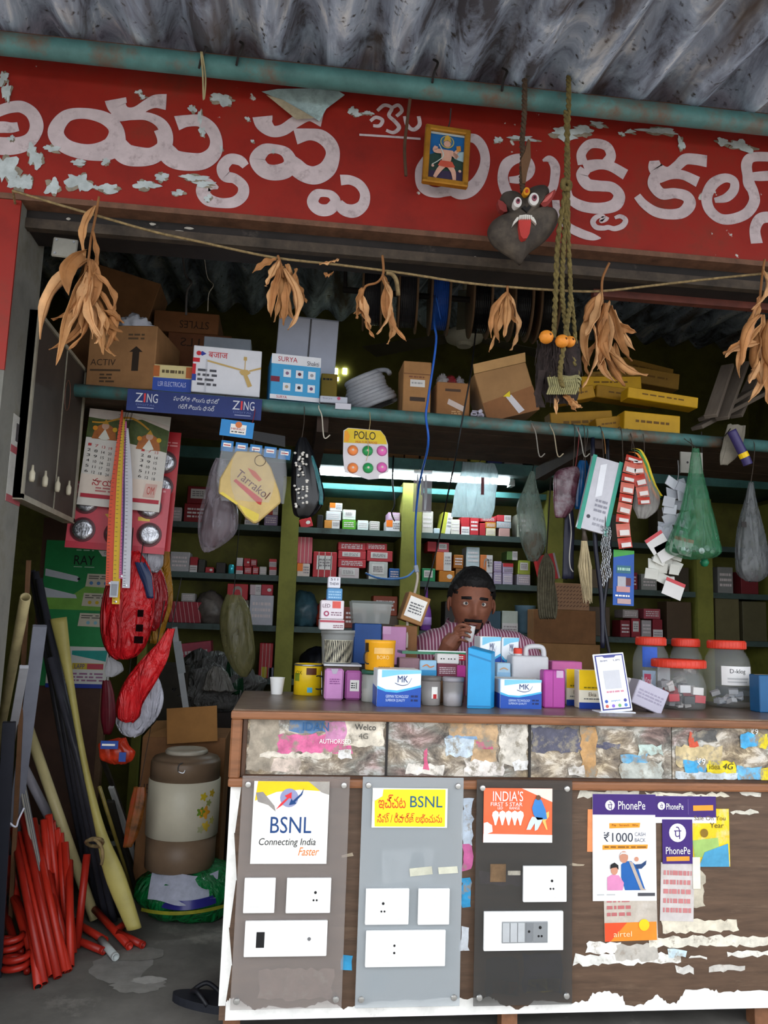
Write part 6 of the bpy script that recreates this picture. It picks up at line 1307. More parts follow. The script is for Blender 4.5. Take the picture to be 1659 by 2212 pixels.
def tie(o, x, y, Y, top=None, col='4a4038', r=.0014):     # string up to the pipe, a part of the hanging thing
    a = P(x, y, Y); b = Vector((a.x+.004, YL_-.024, pz(a.x)-.004)); up = Vector((a.x, YL_, pz(a.x)+.023))
    inv = Matrix.Translation(-o.location)
    R = o.rotation_euler.to_matrix().inverted()
    pts = [R @ (q-o.location) for q in (a, (a+b)/2+Vector((.003, 0, 0)), b, up, Vector((a.x-.004, YL_+.022, pz(a.x))), )]
    return MB().tube(crom([tuple(q) for q in pts], 4), r, 5).build('tie_string', M(col, .8, .2), o)
# blue sachet header cards
o = sheet('sachet_card', 'sky blue header card with a row of five small blue cards', 'card', (474, 908, 545, 944), YH_, M('1f86cc', .4, .06), ry=4); tie(o, 545, 914, YH_, col='8a3038')
w, h = W(o); decal(o, .3, .22, .78, .82, PAPER, 'label'); ddisc(o, .54, .24, .1, M('d8763a', .5, .1), 'logo', 2); dtext(o, 'MERRIT', .33, .45, .75, .58, M('b02838', .5, 0), 2); dlines(o, .34, .64, .74, .76, 1, INK, 2, 3)
for k in range(5):
    q = P(492+31*k, 952+4.5*k, YH_); c_ = MB().box(-.02, .02, 0, .0012, -.036, 0).build('small_card', M('1c74b4', .4, .08), o, loc=o.rotation_euler.to_matrix().inverted() @ (q-o.location))
    MB().add([(-.013, -.0006, -.021), (.013, -.0006, -.021), (.013, -.0006, -.008), (-.013, -.0006, -.008)], [(0,1,2,3)]).build('label', PAPER, c_); MB().add([(-.011, -.0012, -.017), (.011, -.0012, -.017), (.011, -.0012, -.0135), (-.011, -.0012, -.0135)], [(0,1,2,3)]).build('print', RED, c_)
q = [P(545,930,YH_+.004), P(616,942,YH_+.004), P(616,966,YH_+.004), P(545,950,YH_+.004)]
MB().add([tuple(o.rotation_euler.to_matrix().inverted() @ (v_-o.location)) for v_ in q], [(0,3,2,1)]).build('black_flap', BLACK, o)
# yellow packet in clear bag
pk = [(510,975),(560,978),(585,1010),(603,1062),(607,1085),(600,1092),(558,1128),(549,1132),(530,1118),(508,1088),(472,1066),(475,1035),(488,1012)]
org = P(545, 1050, YH_-.006); mb = MB(); mb.poly([((P(x, y, YH_-.006)-org).x, (P(x, y, YH_-.006)-org).z) for x, y in pk][::-1], -.012, .024)
o = tag(mb.build('powder_packet', M('c8ac6c', .5, .12, 12), None, loc=org, bevel=.004), 'cream yellow powder packet tilted inside a clear hanging bag', 'packet')
def ploc(o, pts, dy, mat, name='print'):
    mb = MB(); mb.add([tuple(P(x, y, YH_-.006)-o.location+Vector((0, dy, 0))) for x, y in pts], [tuple(range(len(pts)))[::-1]]); return mb.build(name, mat, o)
ploc(o, [(505,1040),(510,1036),(567,1080),(564,1092),(558,1090)], -.0135, M('b8382c', .5, .1), 'red_ribbon'); ploc(o, [(535,1012),(552,1020),(566,1038),(560,1042),(545,1028)], -.0135, M('c05a3a', .5, .1), 'red_mark'); ploc(o, [(515,1090),(560,1112),(558,1124),(549,1128),(530,1114)], -.0135, M('d8c048', .5, .1), 'yellow_base'); ploc(o, [(474,1066),(482,1064),(515,1088),(512,1092)], -.0135, M('d8c048', .5, .1), 'yellow_base')
mb = MB(); a_, b_ = P(508, 1026, YH_-.02), P(574, 1078, YH_-.02); d = b_-a_; n_ = Vector((-d.z, 0, d.x)).normalized()*-1; n_ = n_ if n_.z > 0 else -n_
vs_, fs_ = font_mesh('Tarrakol'); mb.add([tuple(a_+d*u+n_*(.028*v-.002)-o.location) for u, v in vs_], fs_); mb.build('lettering', M('5a2a1c', .5, 0), o)
ddisc_c = P(562, 995, YH_-.02)-o.location; MB().tube([(ddisc_c.x+.018*math.cos(t), ddisc_c.y, ddisc_c.z+.018*math.sin(t)) for t in [2*math.pi*i/16 for i in range(17)]], .001, 5).build('round_mark', M('5a4a3a', .5), o)
cb = bag('clear_sleeve', None, None, [(968,478,612),(1000,474,615),(1040,470,616),(1085,480,612)], YH_-.006, clear_mat('c8ccd2', .16, .1), .14, .05, 7, 3, cap=False); cb.parent = o; cb.location = cb.location-o.location
MB().tube([(0, 0, .1), (-.005, .02, .19)], .0012, 5).build('tie_string', DARK, o)
# clear bag with dark goods
o = bag('clear_bag', 'clear plastic bag of dark brown goods hanging at the left', 'bag', [(990,468,486),(1020,455,492),(1060,447,502),(1110,434,514),(1150,430,508),(1180,434,476),(1192,440,450)], YH_+.03, film('a49aa4', .4), .5, .08, 9, 5); tie(o, 476, 990, YH_+.03)
b = bag('dark_goods', None, None, [(1070,462,490),(1100,448,500),(1150,438,496),(1182,442,462)], YH_+.03, M('3a2024', .6, .3, 25), .4, .2, 5, 6); b.parent = o; b.location = b.location-o.location
# black beads packet
o = bag('bead_packet', 'packet of shiny black and white beads hanging by a cord', 'packet', [(945,648,660),(965,640,672),(1000,634,684),(1040,632,694),(1080,632,698),(1110,636,680),(1118,645,662)], YH_, M('121316', .18, .2, 40), .4, .1, 8, 8); tie(o, 652, 946, YH_)
mb = MB(); rng = random.Random(3)
for i in range(46):
    x = 638+rng.choice([0, 8, 16, 24])+rng.uniform(-2, 2); y = 978+rng.random()*120
    q = P(x, y, YH_)-o.location; q.y = -.022-.004*rng.random(); mb.lathe([(0, -.0045), (.0045, -.002), (.0045, .002), (0, .0045)], 7, q)
mb.build('white_beads', M('d8d4cc', .3, .05), o)['kind'] = 'stuff'
b = bag('teal_wrapper', None, None, [(985,672,676),(1020,676,688),(1060,684,697),(1090,690,698)], YH_-.012, film('4aa0a8', .6), .4, .05, 5, 9); b.parent = o; b.location = b.location-o.location
# POLO card
pts = [(742,930),(752,924),(822,930),(832,942),(838,960),(839,1020),(820,1026),(818,1034),(796,1036),(766,1026),(744,1020),(741,985)]
org = P(790, 980, YH_); mb = MB(); mb.poly([((P(x, y, YH_)-org).x, (P(x, y, YH_)-org).z) for x, y in pts][::-1], 0, .002)
o = tag(mb.build('hook_card', M('d0ccd0', .5, .06), None, loc=org), 'yellow headed card with six coloured plastic discs', 'card')
def pc(o, pts, dy, mat, name): 
    return MB().add([tuple(P(x, y, YH_)-o.location+Vector((0, dy, 0))) for x, y in pts], [tuple(range(len(pts)))[::-1]]).build(name, mat, o)
pc(o, [(744,931),(752,925),(822,931),(832,943),(836,960),(742,956)], -.001, M('d8b81e', .5, .08), 'yellow_header'); pc(o, [(744,932),(750,930),(756,942),(752,955),(744,954)], -.002, M('e89a1e', .5, .1), 'flame_print')
mb = MB(); a_, b_ = P(765, 948, YH_), P(811, 948, YH_); text_into(mb, 'POLO', a_.x-org.x, a_.z-org.z, b_.x-org.x, P(765, 931, YH_).z-org.z, -.002); mb.build('lettering', INK, o)
mb = MB(); a_, b_ = P(768, 957, YH_), P(815, 957, YH_); text_into(mb, 'MULTI PURPOSE', a_.x-org.x, a_.z-org.z, b_.x-org.x, P(768, 952, YH_).z-org.z, -.002); mb.build('lettering', M('b8481e', .5, 0), o)
for i, (x, y, c_) in enumerate(((762,973,'f08a4a'),(794,974,'2a9a54'),(825,974,'e06ab4'),(762,1011,'f08a4a'),(795,1011,'2a9a54'),(825,1010,'e06ab4'))):
    q = P(x, y, YH_)-org; dd = MB().lathe([(0, .012), (.008, .0115), (.015, .007), (.0185, 0), (0, 0)], 20).build('plastic_disc', M(c_, .35, .06), o, smooth=True, loc=(q.x, -.0005, q.z), rot=(math.pi/2, 0, 0)); MB().lathe([(0, .0125), (.004, .0122), (.004, .01)], 10).build('disc_mark', M('d8c8b8', .4), dd)
MB().tube([(.005, -.004, .05), (.008, -.02, .0), (.0, -.021, -.03)], .0012, 5).build('dangling_string', M('c8b088', .8), o); tie(o, 797, 930, YH_, col='b8a070')
# cutlery pack, white bag, translucent bag further inside
Y4 = 4.0
o = sheet('cutlery_pack', 'narrow clear pack of steel knives in front of the olive post', 'pack', (892, 1014, 932, 1106), 3.9, clear_mat('c8c0c8', .5, .1), th=.01)
for i, (u, v0, v1) in enumerate(((.2,.1,.9),(.45,.15,.6),(.65,.1,.95))): dstroke(o, [(u,v0,.06),(u+.02,(v0+v1)/2,.16),(u,v1,.1)], STEEL, 'steel_blade', 1)
MB().tube([(0, 0, W(o)[1]), (0, .135, ZR-.042-o.location.z)], .002, 5).build('tie_string', DARK, o)
o = bag('carrier_bag', 'white translucent carrier bag with red print hanging in front of the tube light', 'bag', [(1000,1000,1068),(1025,996,1076),(1060,985,1072),(1100,978,1068),(1118,975,1062)], 4.02, film('d4e4e8', .75), .12, .05, 5, 12); tiez = P(1030, 990, 4.02).z
MB().tube([(0, 0, 0), (.02, .03, tiez-o.location.z)], .002, 5).build('tie_string', DARK, o)
q = P(1040, 1060, 4.02)-o.location
for dx, dz, w_, h_, c_ in ((.0, .02, .016, .09, 'b0686e'),):
    MB().box(q.x+dx-w_/2, q.x+dx+w_/2, -.024, -.022, q.z+dz-h_/2, q.z+dz+h_/2).build('red_print', M(c_, .5, .15), o)
o = bag('carrier_bag', 'pale translucent bag holding brown goods, hanging right of the man', 'bag', [(1018,1146,1154),(1050,1134,1160),(1090,1118,1170),(1140,1120,1180),(1180,1128,1178),(1212,1140,1162)], 3.55, film('a8b8ac', .5), .5, .07, 9, 14)
b = bag('brown_goods', None, None, [(1150,1134,1168),(1180,1130,1174),(1208,1142,1162)], 3.55, M('6a4c28', .6, .25), .4, .1, 5, 15); b.parent = o; b.location = b.location-o.location
MB().tube([(0, 0, 0), (.0, -.08, .1), (0, -.18, lz(o.location.x)-.021-o.location.z)], .002, 5).build('tie_string', DARK, o)
# right hand cluster
o = bag('sock_pack', 'maroon and grey patterned pouch pack hanging right of the translucent bag', 'pack', [(1008,1236,1248),(1022,1200,1252),(1060,1196,1246),(1095,1196,1240),(1118,1200,1222)], YH_+.06, M('5a3440', .25, .4, 22, dirt='8a8488', dscale=12), .25, .06, 6, 16); tie(o, 1243, 1008, YH_+.06, col='8a3a3a')
o = bag('blue_pack', 'glossy dark blue pouch hanging behind the teal edged pack', 'pack', [(995,1252,1268),(1020,1244,1276),(1060,1240,1272),(1100,1242,1262)], YH_+.07, M('0f4a7c', .2, .25, 18), .3, .08, 6, 17); tie(o, 1260, 995, YH_+.07)
o = sheet('zip_pack', 'long white pack with teal edges in clear film, hanging at a slant', 'pack', (1262, 985, 1332, 1148), YH_, M('c4c4cc', .25, .08, 16), th=.014, ry=13)
o.location.x -= .03
decal(o, 0, -.02, .13, 1.02, M('2f9a84', .4, .08), 'teal_edge'); decal(o, .87, -.02, 1, 1.02, M('2f9a84', .4, .08), 'teal_edge'); dpoly(o, [(.3,.1),(.5,.06),(.55,.5),(.35,.55)], M('e6e8ee', .15, .05), 'foil_glare'); dlines(o, .4, .55, .8, .75, 3, M('8a8a96', .4, 0), 1, 3); ddisc(o, .28, .82, .06, M('3a3a44', .4), 'print_mark'); dlines(o, .45, .8, .8, .94, 2, M('9a9aa4', .4, 0), 1, 8)
tie(o, 1308, 980, YH_, col='9a6a3a')
# red / white sachet strips
ss = empty('sachet_strip', P(1375, 985, YH_-.01), 'hanging strips of red and white sachets', 'sachets')
def strip_at(pts, wd, n, ss=ss):
    C = crom(pts, 8)
    for k in range(n):
        a = C[int(k*(len(C)-1)/n)]; b = C[int((k+1)*(len(C)-1)/n)]
        pa, pb = P(a[0], a[1], YH_-.012)-ss.location, P(b[0], b[1], YH_-.012)-ss.location
        d = (pb-pa); nn = Vector((-d.z, 0, d.x)).normalized()*wd/2
        mb = MB(); q0, q1 = pa+d*.04, pb-d*.04
        mb.grid(lambda u, v: q0+(q1-q0)*u+nn*(2*v-1)+Vector((0, -.006*math.sin(math.pi*u)*math.sin(math.pi*v), 0)), 4, 4)
        s_ = mb.build('sachet', M('b83a2c', .35, .1) if k % 2 == 0 else M('c86a5a', .35, .1), ss, smooth=True)
        mb = MB(); mb.grid(lambda u, v: q0+(q1-q0)*(.5+.42*u)+nn*(1.4*v-.7)+Vector((0, -.0085, 0)), 2, 2); mb.build('white_print', M('d8d0cc', .4, .08), s_)
strip_at([(1368,985),(1358,1030),(1352,1080),(1345,1130),(1352,1185)], .05, 9)
strip_at([(1375,990),(1378,1020),(1388,1060),(1392,1090)], .045, 5)
tie(ss, 1372, 985, YH_-.01)
# curved strap
mb = MB(); C = crom([(1362,972),(1378,976),(1392,1000),(1402,1030),(1412,1056),(1424,1075)], 6)
for k_, (off, c_, nm_) in enumerate(((-7, 'e88a24', 'orange'), (0, '3a8a3a', 'green'), (6, 'd8c020', 'yellow'))):
    m2 = MB(); m2.grid(lambda u, v: P(C[int(u*(len(C)-1))][0]+off*.5+5*v, C[int(u*(len(C)-1))][1]-off*.6, YH_+.025)-P(1362, 972, YH_+.025), 24, 1)
    if k_ == 0: strap = tag(m2.build('ribbon_strap', M(c_, .5, .1), None, loc=P(1362, 972, YH_+.025)), 'curved orange, green and yellow strap beside the sachet strips', 'strap'); strap.modifiers.new('t', 'SOLIDIFY').thickness = .003; tie(strap, 1364, 972, YH_+.025)
    else: m2.build('stripe_edge', M(c_, .5, .1), strap)
o = bag('clear_bag', 'crumpled white clear packs hanging behind the sachet strips', 'pack', [(1010,1384,1396),(1040,1380,1410),(1070,1372,1424),(1100,1370,1420),(1120,1378,1398)], YH_+.03, film('c8c4c0', .7), .3, .22, 6, 19); tie(o, 1390, 1010, YH_+.03)
# silver sachets cluster: individual cards
rng = random.Random(44); cl = empty('blister_bunch', P(1465, 1030, YH_+.01), 'bunch of silvery clear blister packs and white cards hanging on the right', 'packs')
for k in range(44):
    t = k/44; x = 1472-42*t+rng.uniform(-26, 26); y = 1045+212*t+rng.uniform(-8, 8); q = P(x, y, YH_-.01+rng.uniform(-.015, .02))-cl.location
    MB().box(-.022, .022, 0, .004, -.018, .018).build('blister_pack' if k < 26 else 'white_card', clear_mat('b8bcc4', .6, .1) if k < 26 else M('c4c4bc', .4, .08), cl, loc=q, rot=(rng.uniform(-.3, .3), rng.uniform(-.5, .5), rng.uniform(-.5, .5)), bevel=.001)
for (x, y, a, rd) in ((1455,1272,.35,1),(1440,1190,-.5,0),(1475,1180,.2,1),(1420,1172,-.6,1)):
    q = P(x, y, YH_-.03)-cl.location; c_ = MB().box(-.036, .036, 0, .0015, -.03, .03).build('white_card', M('c8c6c4', .4, .05), cl, loc=q, rot=(0, a, 0))
    if rd: MB().box(-.036, .036, -.001, 0, .018, .03).build('red_edge', M('b8343c', .4, .1), c_)
MB().tube(crom([(.0, 0, .06), (0, 0, 0), (-.03, 0, -.12), (-.05, 0, -.2)], 4), .002, 5).build('tie_string', M('6a6a6a', .5), cl)
o = sheet('switch_card', 'grey white switch plate hanging above the green bag', 'plate', (1470, 976, 1520, 1022), YH_+.02, M('8f8c84', .5, .1), th=.008); ddisc(o, .3, .5, .05, INK, 'hole'); tie(o, 1495, 980, YH_+.02)
o = bag('carrier_bag', 'translucent green carrier bag hanging by its knotted top', 'bag', [(968,1496,1510),(990,1492,1514),(1020,1488,1518),(1060,1480,1528),(1110,1468,1540),(1160,1448,1552),(1188,1440,1560),(1200,1452,1548),(1208,1480,1520)], YH_-.05, film('4f9a70', .5), .45, .10, 13, 22); tie(o, 1503, 968, YH_-.05)
for i in range(6):
    q = P(1475+13*i, 1186+4*(i % 2), YH_-.05)-o.location; MB().lathe([(0, -.008), (.011, -.006), (.011, .006), (0, .008)], 10).build('small_part', STEEL, o, loc=q, rot=(.5*i, .7*i, 0))
o = bag('carrier_bag', 'grey translucent bag hanging at the right edge', 'bag', [(1042,1618,1628),(1080,1610,1634),(1130,1596,1648),(1190,1588,1660),(1235,1590,1662),(1256,1610,1640)], YH_+.06, film('7a7e80', .65), .45, .09, 12, 24); tie(o, 1622, 1042, YH_+.06); q = P(1612, 1125, YH_)-o.location
MB().box(q.x-.004, q.x+.014, -.038, -.036, q.z-.02, q.z+.0).build('print_mark', DARK, o)
# chain, cables, brush, blue card, navy strap
ch = empty('steel_chain', P(1308, 1140, YH_-.004), 'steel chains hanging in a bunch below the teal edged pack', 'chain')
for j in range(3):
    for k in range(16):
        q = P(1302+7*j+2*math.sin(k), 1142+k*(8-.6*j), YH_-.004)-ch.location
        mb = MB(); mb.tube([(.0042*math.cos(2*math.pi*i/10), 0, .0082*math.sin(2*math.pi*i/10)) for i in range(11)], .0014, 5); mb.build('link', STEEL, ch, loc=q, rot=(0, 0, (k % 2)*math.pi/2+.4))
tie(ch, 1308, 1142, YH_-.004)
for k, (pts, r_, c_, lb) in enumerate((([(1285,1150),(1292,1230),(1300,1300),(1302,1400)],.008,'16182a','thick navy cable bundle hanging beside the chains'),([(1318,1150),(1312,1250),(1304,1330),(1318,1420)],.006,'11131f','thinner navy cable hanging beside the blue blister card'))):
    wire('hanging_cable', [Vector((P(*pts[0], YH_+.04).x, YL_, pz(1)-.02))]+[P(x, y, YH_+.04) for x, y in pts], r_, M(c_, .4, .2), lb, 'cable')
br = empty('paint_brush', P(1262, 1150, YH_+.03), 'blond bristle brush hanging bristles down', 'brush')
MB().tube([(0, 0, .08), (0, 0, 0), (.002, 0, -.03)], [.004, .007, .011], 10).build('handle', M('4a4038', .5, .2), br, smooth=True); mb = MB(); rng = random.Random(6)
for i in range(70):
    a = rng.uniform(0, 6.28); r0 = .010*math.sqrt(rng.random()); r1 = .026*math.sqrt(rng.random())
    mb.tube([(r0*math.cos(a), r0*math.sin(a)*.6, -.03), (r1*math.cos(a), r1*math.sin(a)*.6, -.12), (r1*math.cos(a)*.6+.012, r1*math.sin(a)*.5, -.21-.04*rng.random())], [.0018, .0016, .0008], 4)
mb.build('bristles', M('b8a884', .7, .2), br)['kind'] = 'stuff'; tie(br, 1262, 1110, YH_+.03)
o = sheet('blister_card', 'tall blue blister card hanging behind the sachet strips', 'card', (1323, 1188, 1370, 1308), YH_+.02, M('0f4fa4', .4, .08), th=.003, ry=1)
dpoly(o, [(0,0),(1,0),(1,.06),(0,.14)], M('3a9a3a', .4, .1), 'green_corner'); decal(o, .15, .28, .85, .42, M('2a6a7a', .4, .15), 'print_block'); dlines(o, .2, .3, .8, .4, 1, M('a0c8b8', .4, 0), 2, 3); decal(o, .2, .48, .6, .7, M('a8a8b0', .3, .1), 'blister', 2); decal(o, .6, .5, .85, .64, M('5a1c24', .4, .1), 'print_block'); decal(o, .15, .66, .8, .76, M('c08a88', .4, .1), 'print_block', 3); dlines(o, .1, .8, .8, .86, 1, PAPER, 2, 6); decal(o, .2, .88, .85, .97, M('b89a98', .4, .1), 'print_block', 2); tie(o, 1347, 1190, YH_+.02)
o = bag('strap_bundle', 'dark navy strap bundle with a white cord left of the brush', 'strap', [(1100,1222,1238),(1140,1218,1242),(1190,1216,1240),(1250,1214,1240)], YH_+.08, M('1a1c30', .5, .2), .4, .1, 4, 26); tie(o, 1230, 1100, YH_+.08)
pts = [P(1230+d_, y, YH_+.05)-o.location for d_, y in ((0,1110),(4,1150),(0,1200),(2,1225),(8,1235))]; MB().tube(crom([tuple(p) for p in pts], 4), .002, 5).build('white_cord', M('b8b4ac', .6), o)
rc = empty('rope_hank', P(1180, 1200, 3.4), 'hank of grey rope hanging right of the man', 'rope')
for k in range(7):
    x = 1166+5*k; pts = [P(1180, 1196, 3.4), P(x, 1230, 3.4-.01*k), P(x-3, 1290, 3.4), P(x+2, 1335, 3.4-.01*k), P(x+5, 1290, 3.42), P(1182, 1198, 3.42)]
    MB().tube(crom([tuple(p-rc.location) for p in pts], 6), .006, 6).build('rope_loop', M('6a6450', .9, .3, 60), rc, smooth=True)
MB().tube([(0, 0, 0), (0, -.06, .35), (.0, -.1, P(1180, 985, 3.4).z-rc.location.z)], .003, 5).build('tie_string', DARK, rc)
o = bag('cloth_scrap', 'grey cloth scrap hanging from the loft at the right', 'cloth', [(918,1572,1610),(950,1564,1606),(985,1556,1592),(1004,1556,1572)], YH_+.02, M('7a7468', .8, .2), .15, .12, 6, 28); tie(o, 1592, 918, YH_+.02)
wire('foil_tube', [P(1580, 930, YH_-.02), P(1595, 960, YH_-.02), P(1610, 990, YH_-.02), P(1616, 1004, YH_-.02)], .017, M('3c3466', .4, .15), 'purple tube with a yellow band hanging over the grey cloth', 'tube', n=12)
tb = bpy.data.objects['foil_tube']; MB().tube([P(1604, 978, YH_-.02), P(1609, 988, YH_-.02)], .0176, 12).build('yellow_band', YEL, tb); MB().tube([P(1578, 926, YH_-.02), Vector((P(1578, 926, YH_-.02).x, YL_, pz(1.7)))], .002, 5).build('tie_string', DARK, tb)
ba = round_thing('green_ball', 'green plastic ball knob hanging beside the green bag', 'knob', (1517, 1204, 1537, 1224), [(0, 0), (.6, .1), (1, .5), (.6, .9), (0, 1)], M('1f7a54', .4, .1), Y=YH_+.03); MB().tube([(0, 0, W(ba)[1]), (.01, .02, .5)], .002, 5).build('tie_string', DARK, ba)
# loose wires hooked on the pipe
for k, (x, y, c_, lb) in enumerate(((700,945,'c8c0b0','cream wire looped on the loft pipe left of the six disc card'),(1165,985,'8a857c','grey wire hook on the loft pipe above the sock pack'),(1262,985,'9a968c','twisted pale wire on the loft pipe above the zip pack'),(1205,985,'a89a80','thin wire dangling from the loft pipe above the translucent bag'))):
    a = P(x, y, YH_+.02); wire('loose_wire', [Vector((a.x-.02, YL_+.0, pz(a.x)+.024)), Vector((a.x-.022, YL_-.027, pz(a.x))), Vector((a.x-.01, YL_-.03, pz(a.x)-.03)), a, a+Vector((.02, 0, .01))], .0022, M(c_, .6, .1), lb)
# long cables
wire('blue_cable', [P(952, 690, 2.98), P(940, 640, 2.9), P(938, 700, 2.72), P(942, 740, 2.7), P(925, 860, 2.70), P(920, 900, 2.70), P(925, 960, 2.72), P(905, 1050, 3.0), P(897, 1140, 3.1), P(898, 1228, 3.1)], .0042, M('2a62c4', .4, .08), 'bright blue cable running down from the reel to the joint', 'cable')
wire('blue_cable', [P(898, 1228, 3.1), P(880, 1245, 3.1), P(850, 1251, 3.14), P(815, 1248, 3.2), P(790, 1238, 3.25)], .0042, M('4a7ab8', .4, .08), 'short blue cable branching left from the taped joint', 'cable')
o = wire('white_cable', [P(899, 1226, 3.1), P(902, 1250, 3.09), P(893, 1290, 3.05), P(882, 1320, 3.0), P(878, 1400, 2.96)], .0055, M('c8bcae', .5, .06), 'white cord running from the taped joint down behind the counter', 'cable'); MB().tube([P(898, 1222, 3.098), P(901, 1236, 3.093)], .009, 8).build('tape_joint', M('9aa4b4', .5, .1), o)
wire('black_cable', [P(1028, 712, 3.0), P(1018, 800, 2.70), P(1000, 900, 2.70), P(985, 985, 2.75), P(965, 1080, 3.0), P(945, 1180, 3.1), P(928, 1245, 3.1), P(905, 1330, 3.05), P(880, 1380, 3.0)], .003, BLACK, 'thin black cord hanging in a long line from the reel', 'cable')
wire('black_cable', [P(850, 985, 4.03), P(848, 1040, 4.0), P(852, 1090, 4.0), P(846, 1108, 4.05), P(852, 1125, 4.25)], .004, BLACK, 'black flex hanging from the rear loft to the shelf', 'cable')
# ------------------------------------------------------------------ left side of the shop
# dark display board on the pillar side
XB = -.735
nb = PX(46, 1085, XB); nt2 = PX(78, 675, XB); fb = PX(158, 1122, XB); ft = PX(186, 792, XB)
y0, y1 = (nb.y+nt2.y)/2, (fb.y+ft.y)/2; z0, z1 = (nb.z+fb.z)/2, (nt2.z+ft.z)/2
bd = empty('lamp_board', (XB, y0, z0), 'dark brown display board with a pale frame and four small holders on the side wall', 'board')
MB().box(-.03, 0, 0, y1-y0, 0, z1-z0).build('panel', M('3a322c', .6, .25, 7), bd)
FRM = M('8a8474', .5, .2)
for n_, b_ in (('frame_edge', (-.032, .006, 0, .014, 0, z1-z0)), ('frame_edge', (-.032, .006, y1-y0-.014, y1-y0, 0, z1-z0)), ('frame_edge', (-.032, .006, 0, y1-y0, -.004, .012)), ('frame_edge', (-.032, .006, 0, y1-y0, z1-z0-.012, z1-z0))): MB().box(*b_).build(n_, FRM, bd)
MB().box(0, .003, (y1-y0)*.56, (y1-y0)*.56+.004, .012, z1-z0-.012).build('middle_strip', FRM, bd)
for k, (x, y) in enumerate(((70, 1018), (98, 1030), (125, 1042), (149, 1050))):
    q = PX(x, y, XB+.012); MB().lathe([(.006, -.03), (.0085, -.022), (.0085, -.004), (.004, .004), (.003, .018)], 12).build('lamp_holder', M('b8b09a', .4, .1), bd, loc=q-Vector((XB, y0, z0)), smooth=True)
MB().box(-.06, -.03, .02, .06, .1, .16).build('wall_bracket', DARK, bd); MB().box(-.06, -.03, .02, .06, z1-z0-.16, z1-z0-.1).build('wall_bracket', DARK, bd)
MB().tube([(.005, (y1-y0)*.62+.03*math.cos(t), (z1-z0)*.72+.05*math.sin(t)) for t in [2*math.pi*i/16 for i in range(17)]], .0012, 4).build('ring_mark', M('6a4434', .5), bd)
# metal cover plate on the beam
q = P(140, 536, YS+.044); s = S(q)
o = tag(MB().box(-26*s, 26*s, -.004, .004, -22*s, 22*s).build('cover_plate', M('8d8a80', .4, .15, metal=.4), None, loc=q, bevel=.003, rot=(0, .05, 0)), 'square metal cover plate with four screws under the sign', 'plate')
for u in (-1, 1):
    for v in (-1, 1): MB().lathe([(.0035, 0), (.003, .002), (0, .002)], 8).build('screw', STEEL, o, loc=(u*18*s, -.004, v*15*s), rot=(math.pi/2, 0, 0))
# paper on the pillar
o = MB().box(0, .001, 0, .115, 0, .24).build('wall_sticker', M('b0aea8', .6, .15, 20), None, loc=(lx+.0005, YS+.10, 1.39)); tag(o, 'faded white and red paper sticker on the pillar side', 'sticker')
MB().box(.001, .0016, 0, .115, .135, .155).build('red_band', M('9a4a50', .6, .15), o); MB().box(.001, .0016, .0, .115, 0, .02).build('red_band', M('9a4a50', .6, .15), o); MB().box(.001, .0016, .03, .08, .17, .22).build('dark_print', M('4a4648', .6, .2, 30), o)
# brown partition board with posters
YP2 = 3.58
xa, xb = P(70, 1400, YP2).x, P(228, 1500, YP2).x; zt2 = P(150, 1120, YP2).z
bo = tag(MB().box(xa, xb, YP2, YP2+.03, 0, zt2).build('partition_board', M('4c3428', .6, .25, 5)), 'tall dark brown board standing behind the conduits', 'board')
MB().box(xb-.02, xb+.004, YP2-.006, YP2+.034, 0, zt2).build('edge_batten', M('6a5038', .6, .25, 9), bo)
o = sheet('lamp_poster', 'green poster with white tube lights on the brown board', 'poster', (76, 1168, 231, 1482), YP2-.004, M('2a8a4e', .4, .1)); 
dpoly(o, [(0,.36),(.35,.4),(.62,.3),(1,.18),(1,.48),(0,.48)], M('7ab04a', .4, .15), 'light_green_wash'); dtext(o, 'RAY', .4, .1, .68, .165, INK, 2); dpoly(o, [(.72,.06),(1,.06),(1,.1),(.78,.1)], PAPER, 'brand_tab'); dtext(o, 'Crompton', .8, .068, .99, .092, INK, 2); dlines(o, .42, .055, .66, .07, 1, M('bcd8c4', .4, 0), 2, 3); dlines(o, .4, .175, .7, .185, 1, M('bcd8c4', .4, 0), 2, 5)
dpoly(o, [(.02,.2),(.46,.245),(.5,.26),(.47,.285),(.02,.25)], M('c8ccd4', .4, .06), 'printed_lamp', 2); ddisc(o, .485, .265, .02, INK, 'lamp_end', 3); dpoly(o, [(.02,.33),(.46,.375),(.48,.4),(.02,.4)], M('c8ccd4', .4, .06), 'printed_lamp', 2)
for k, v in enumerate((.225, .36, .5)):
    dpoly(o, [(.6-.03*k,v),(.98,v),(.98,v+.095),(.58-.03*k,v+.09)], M('d0c8b4', .4, .06), 'info_panel', 2); dlines(o, .62-.03*k, v+.01, .94, v+.04, 2, M('6a645a', .4, 0), 3, k)
    for i in range(3): ddisc(o, .66+.1*i, v+.065, .025, M(['5a8ac0', 'd8b82a', '8ac0d0'][k], .4, .1), 'info_icon', 3)
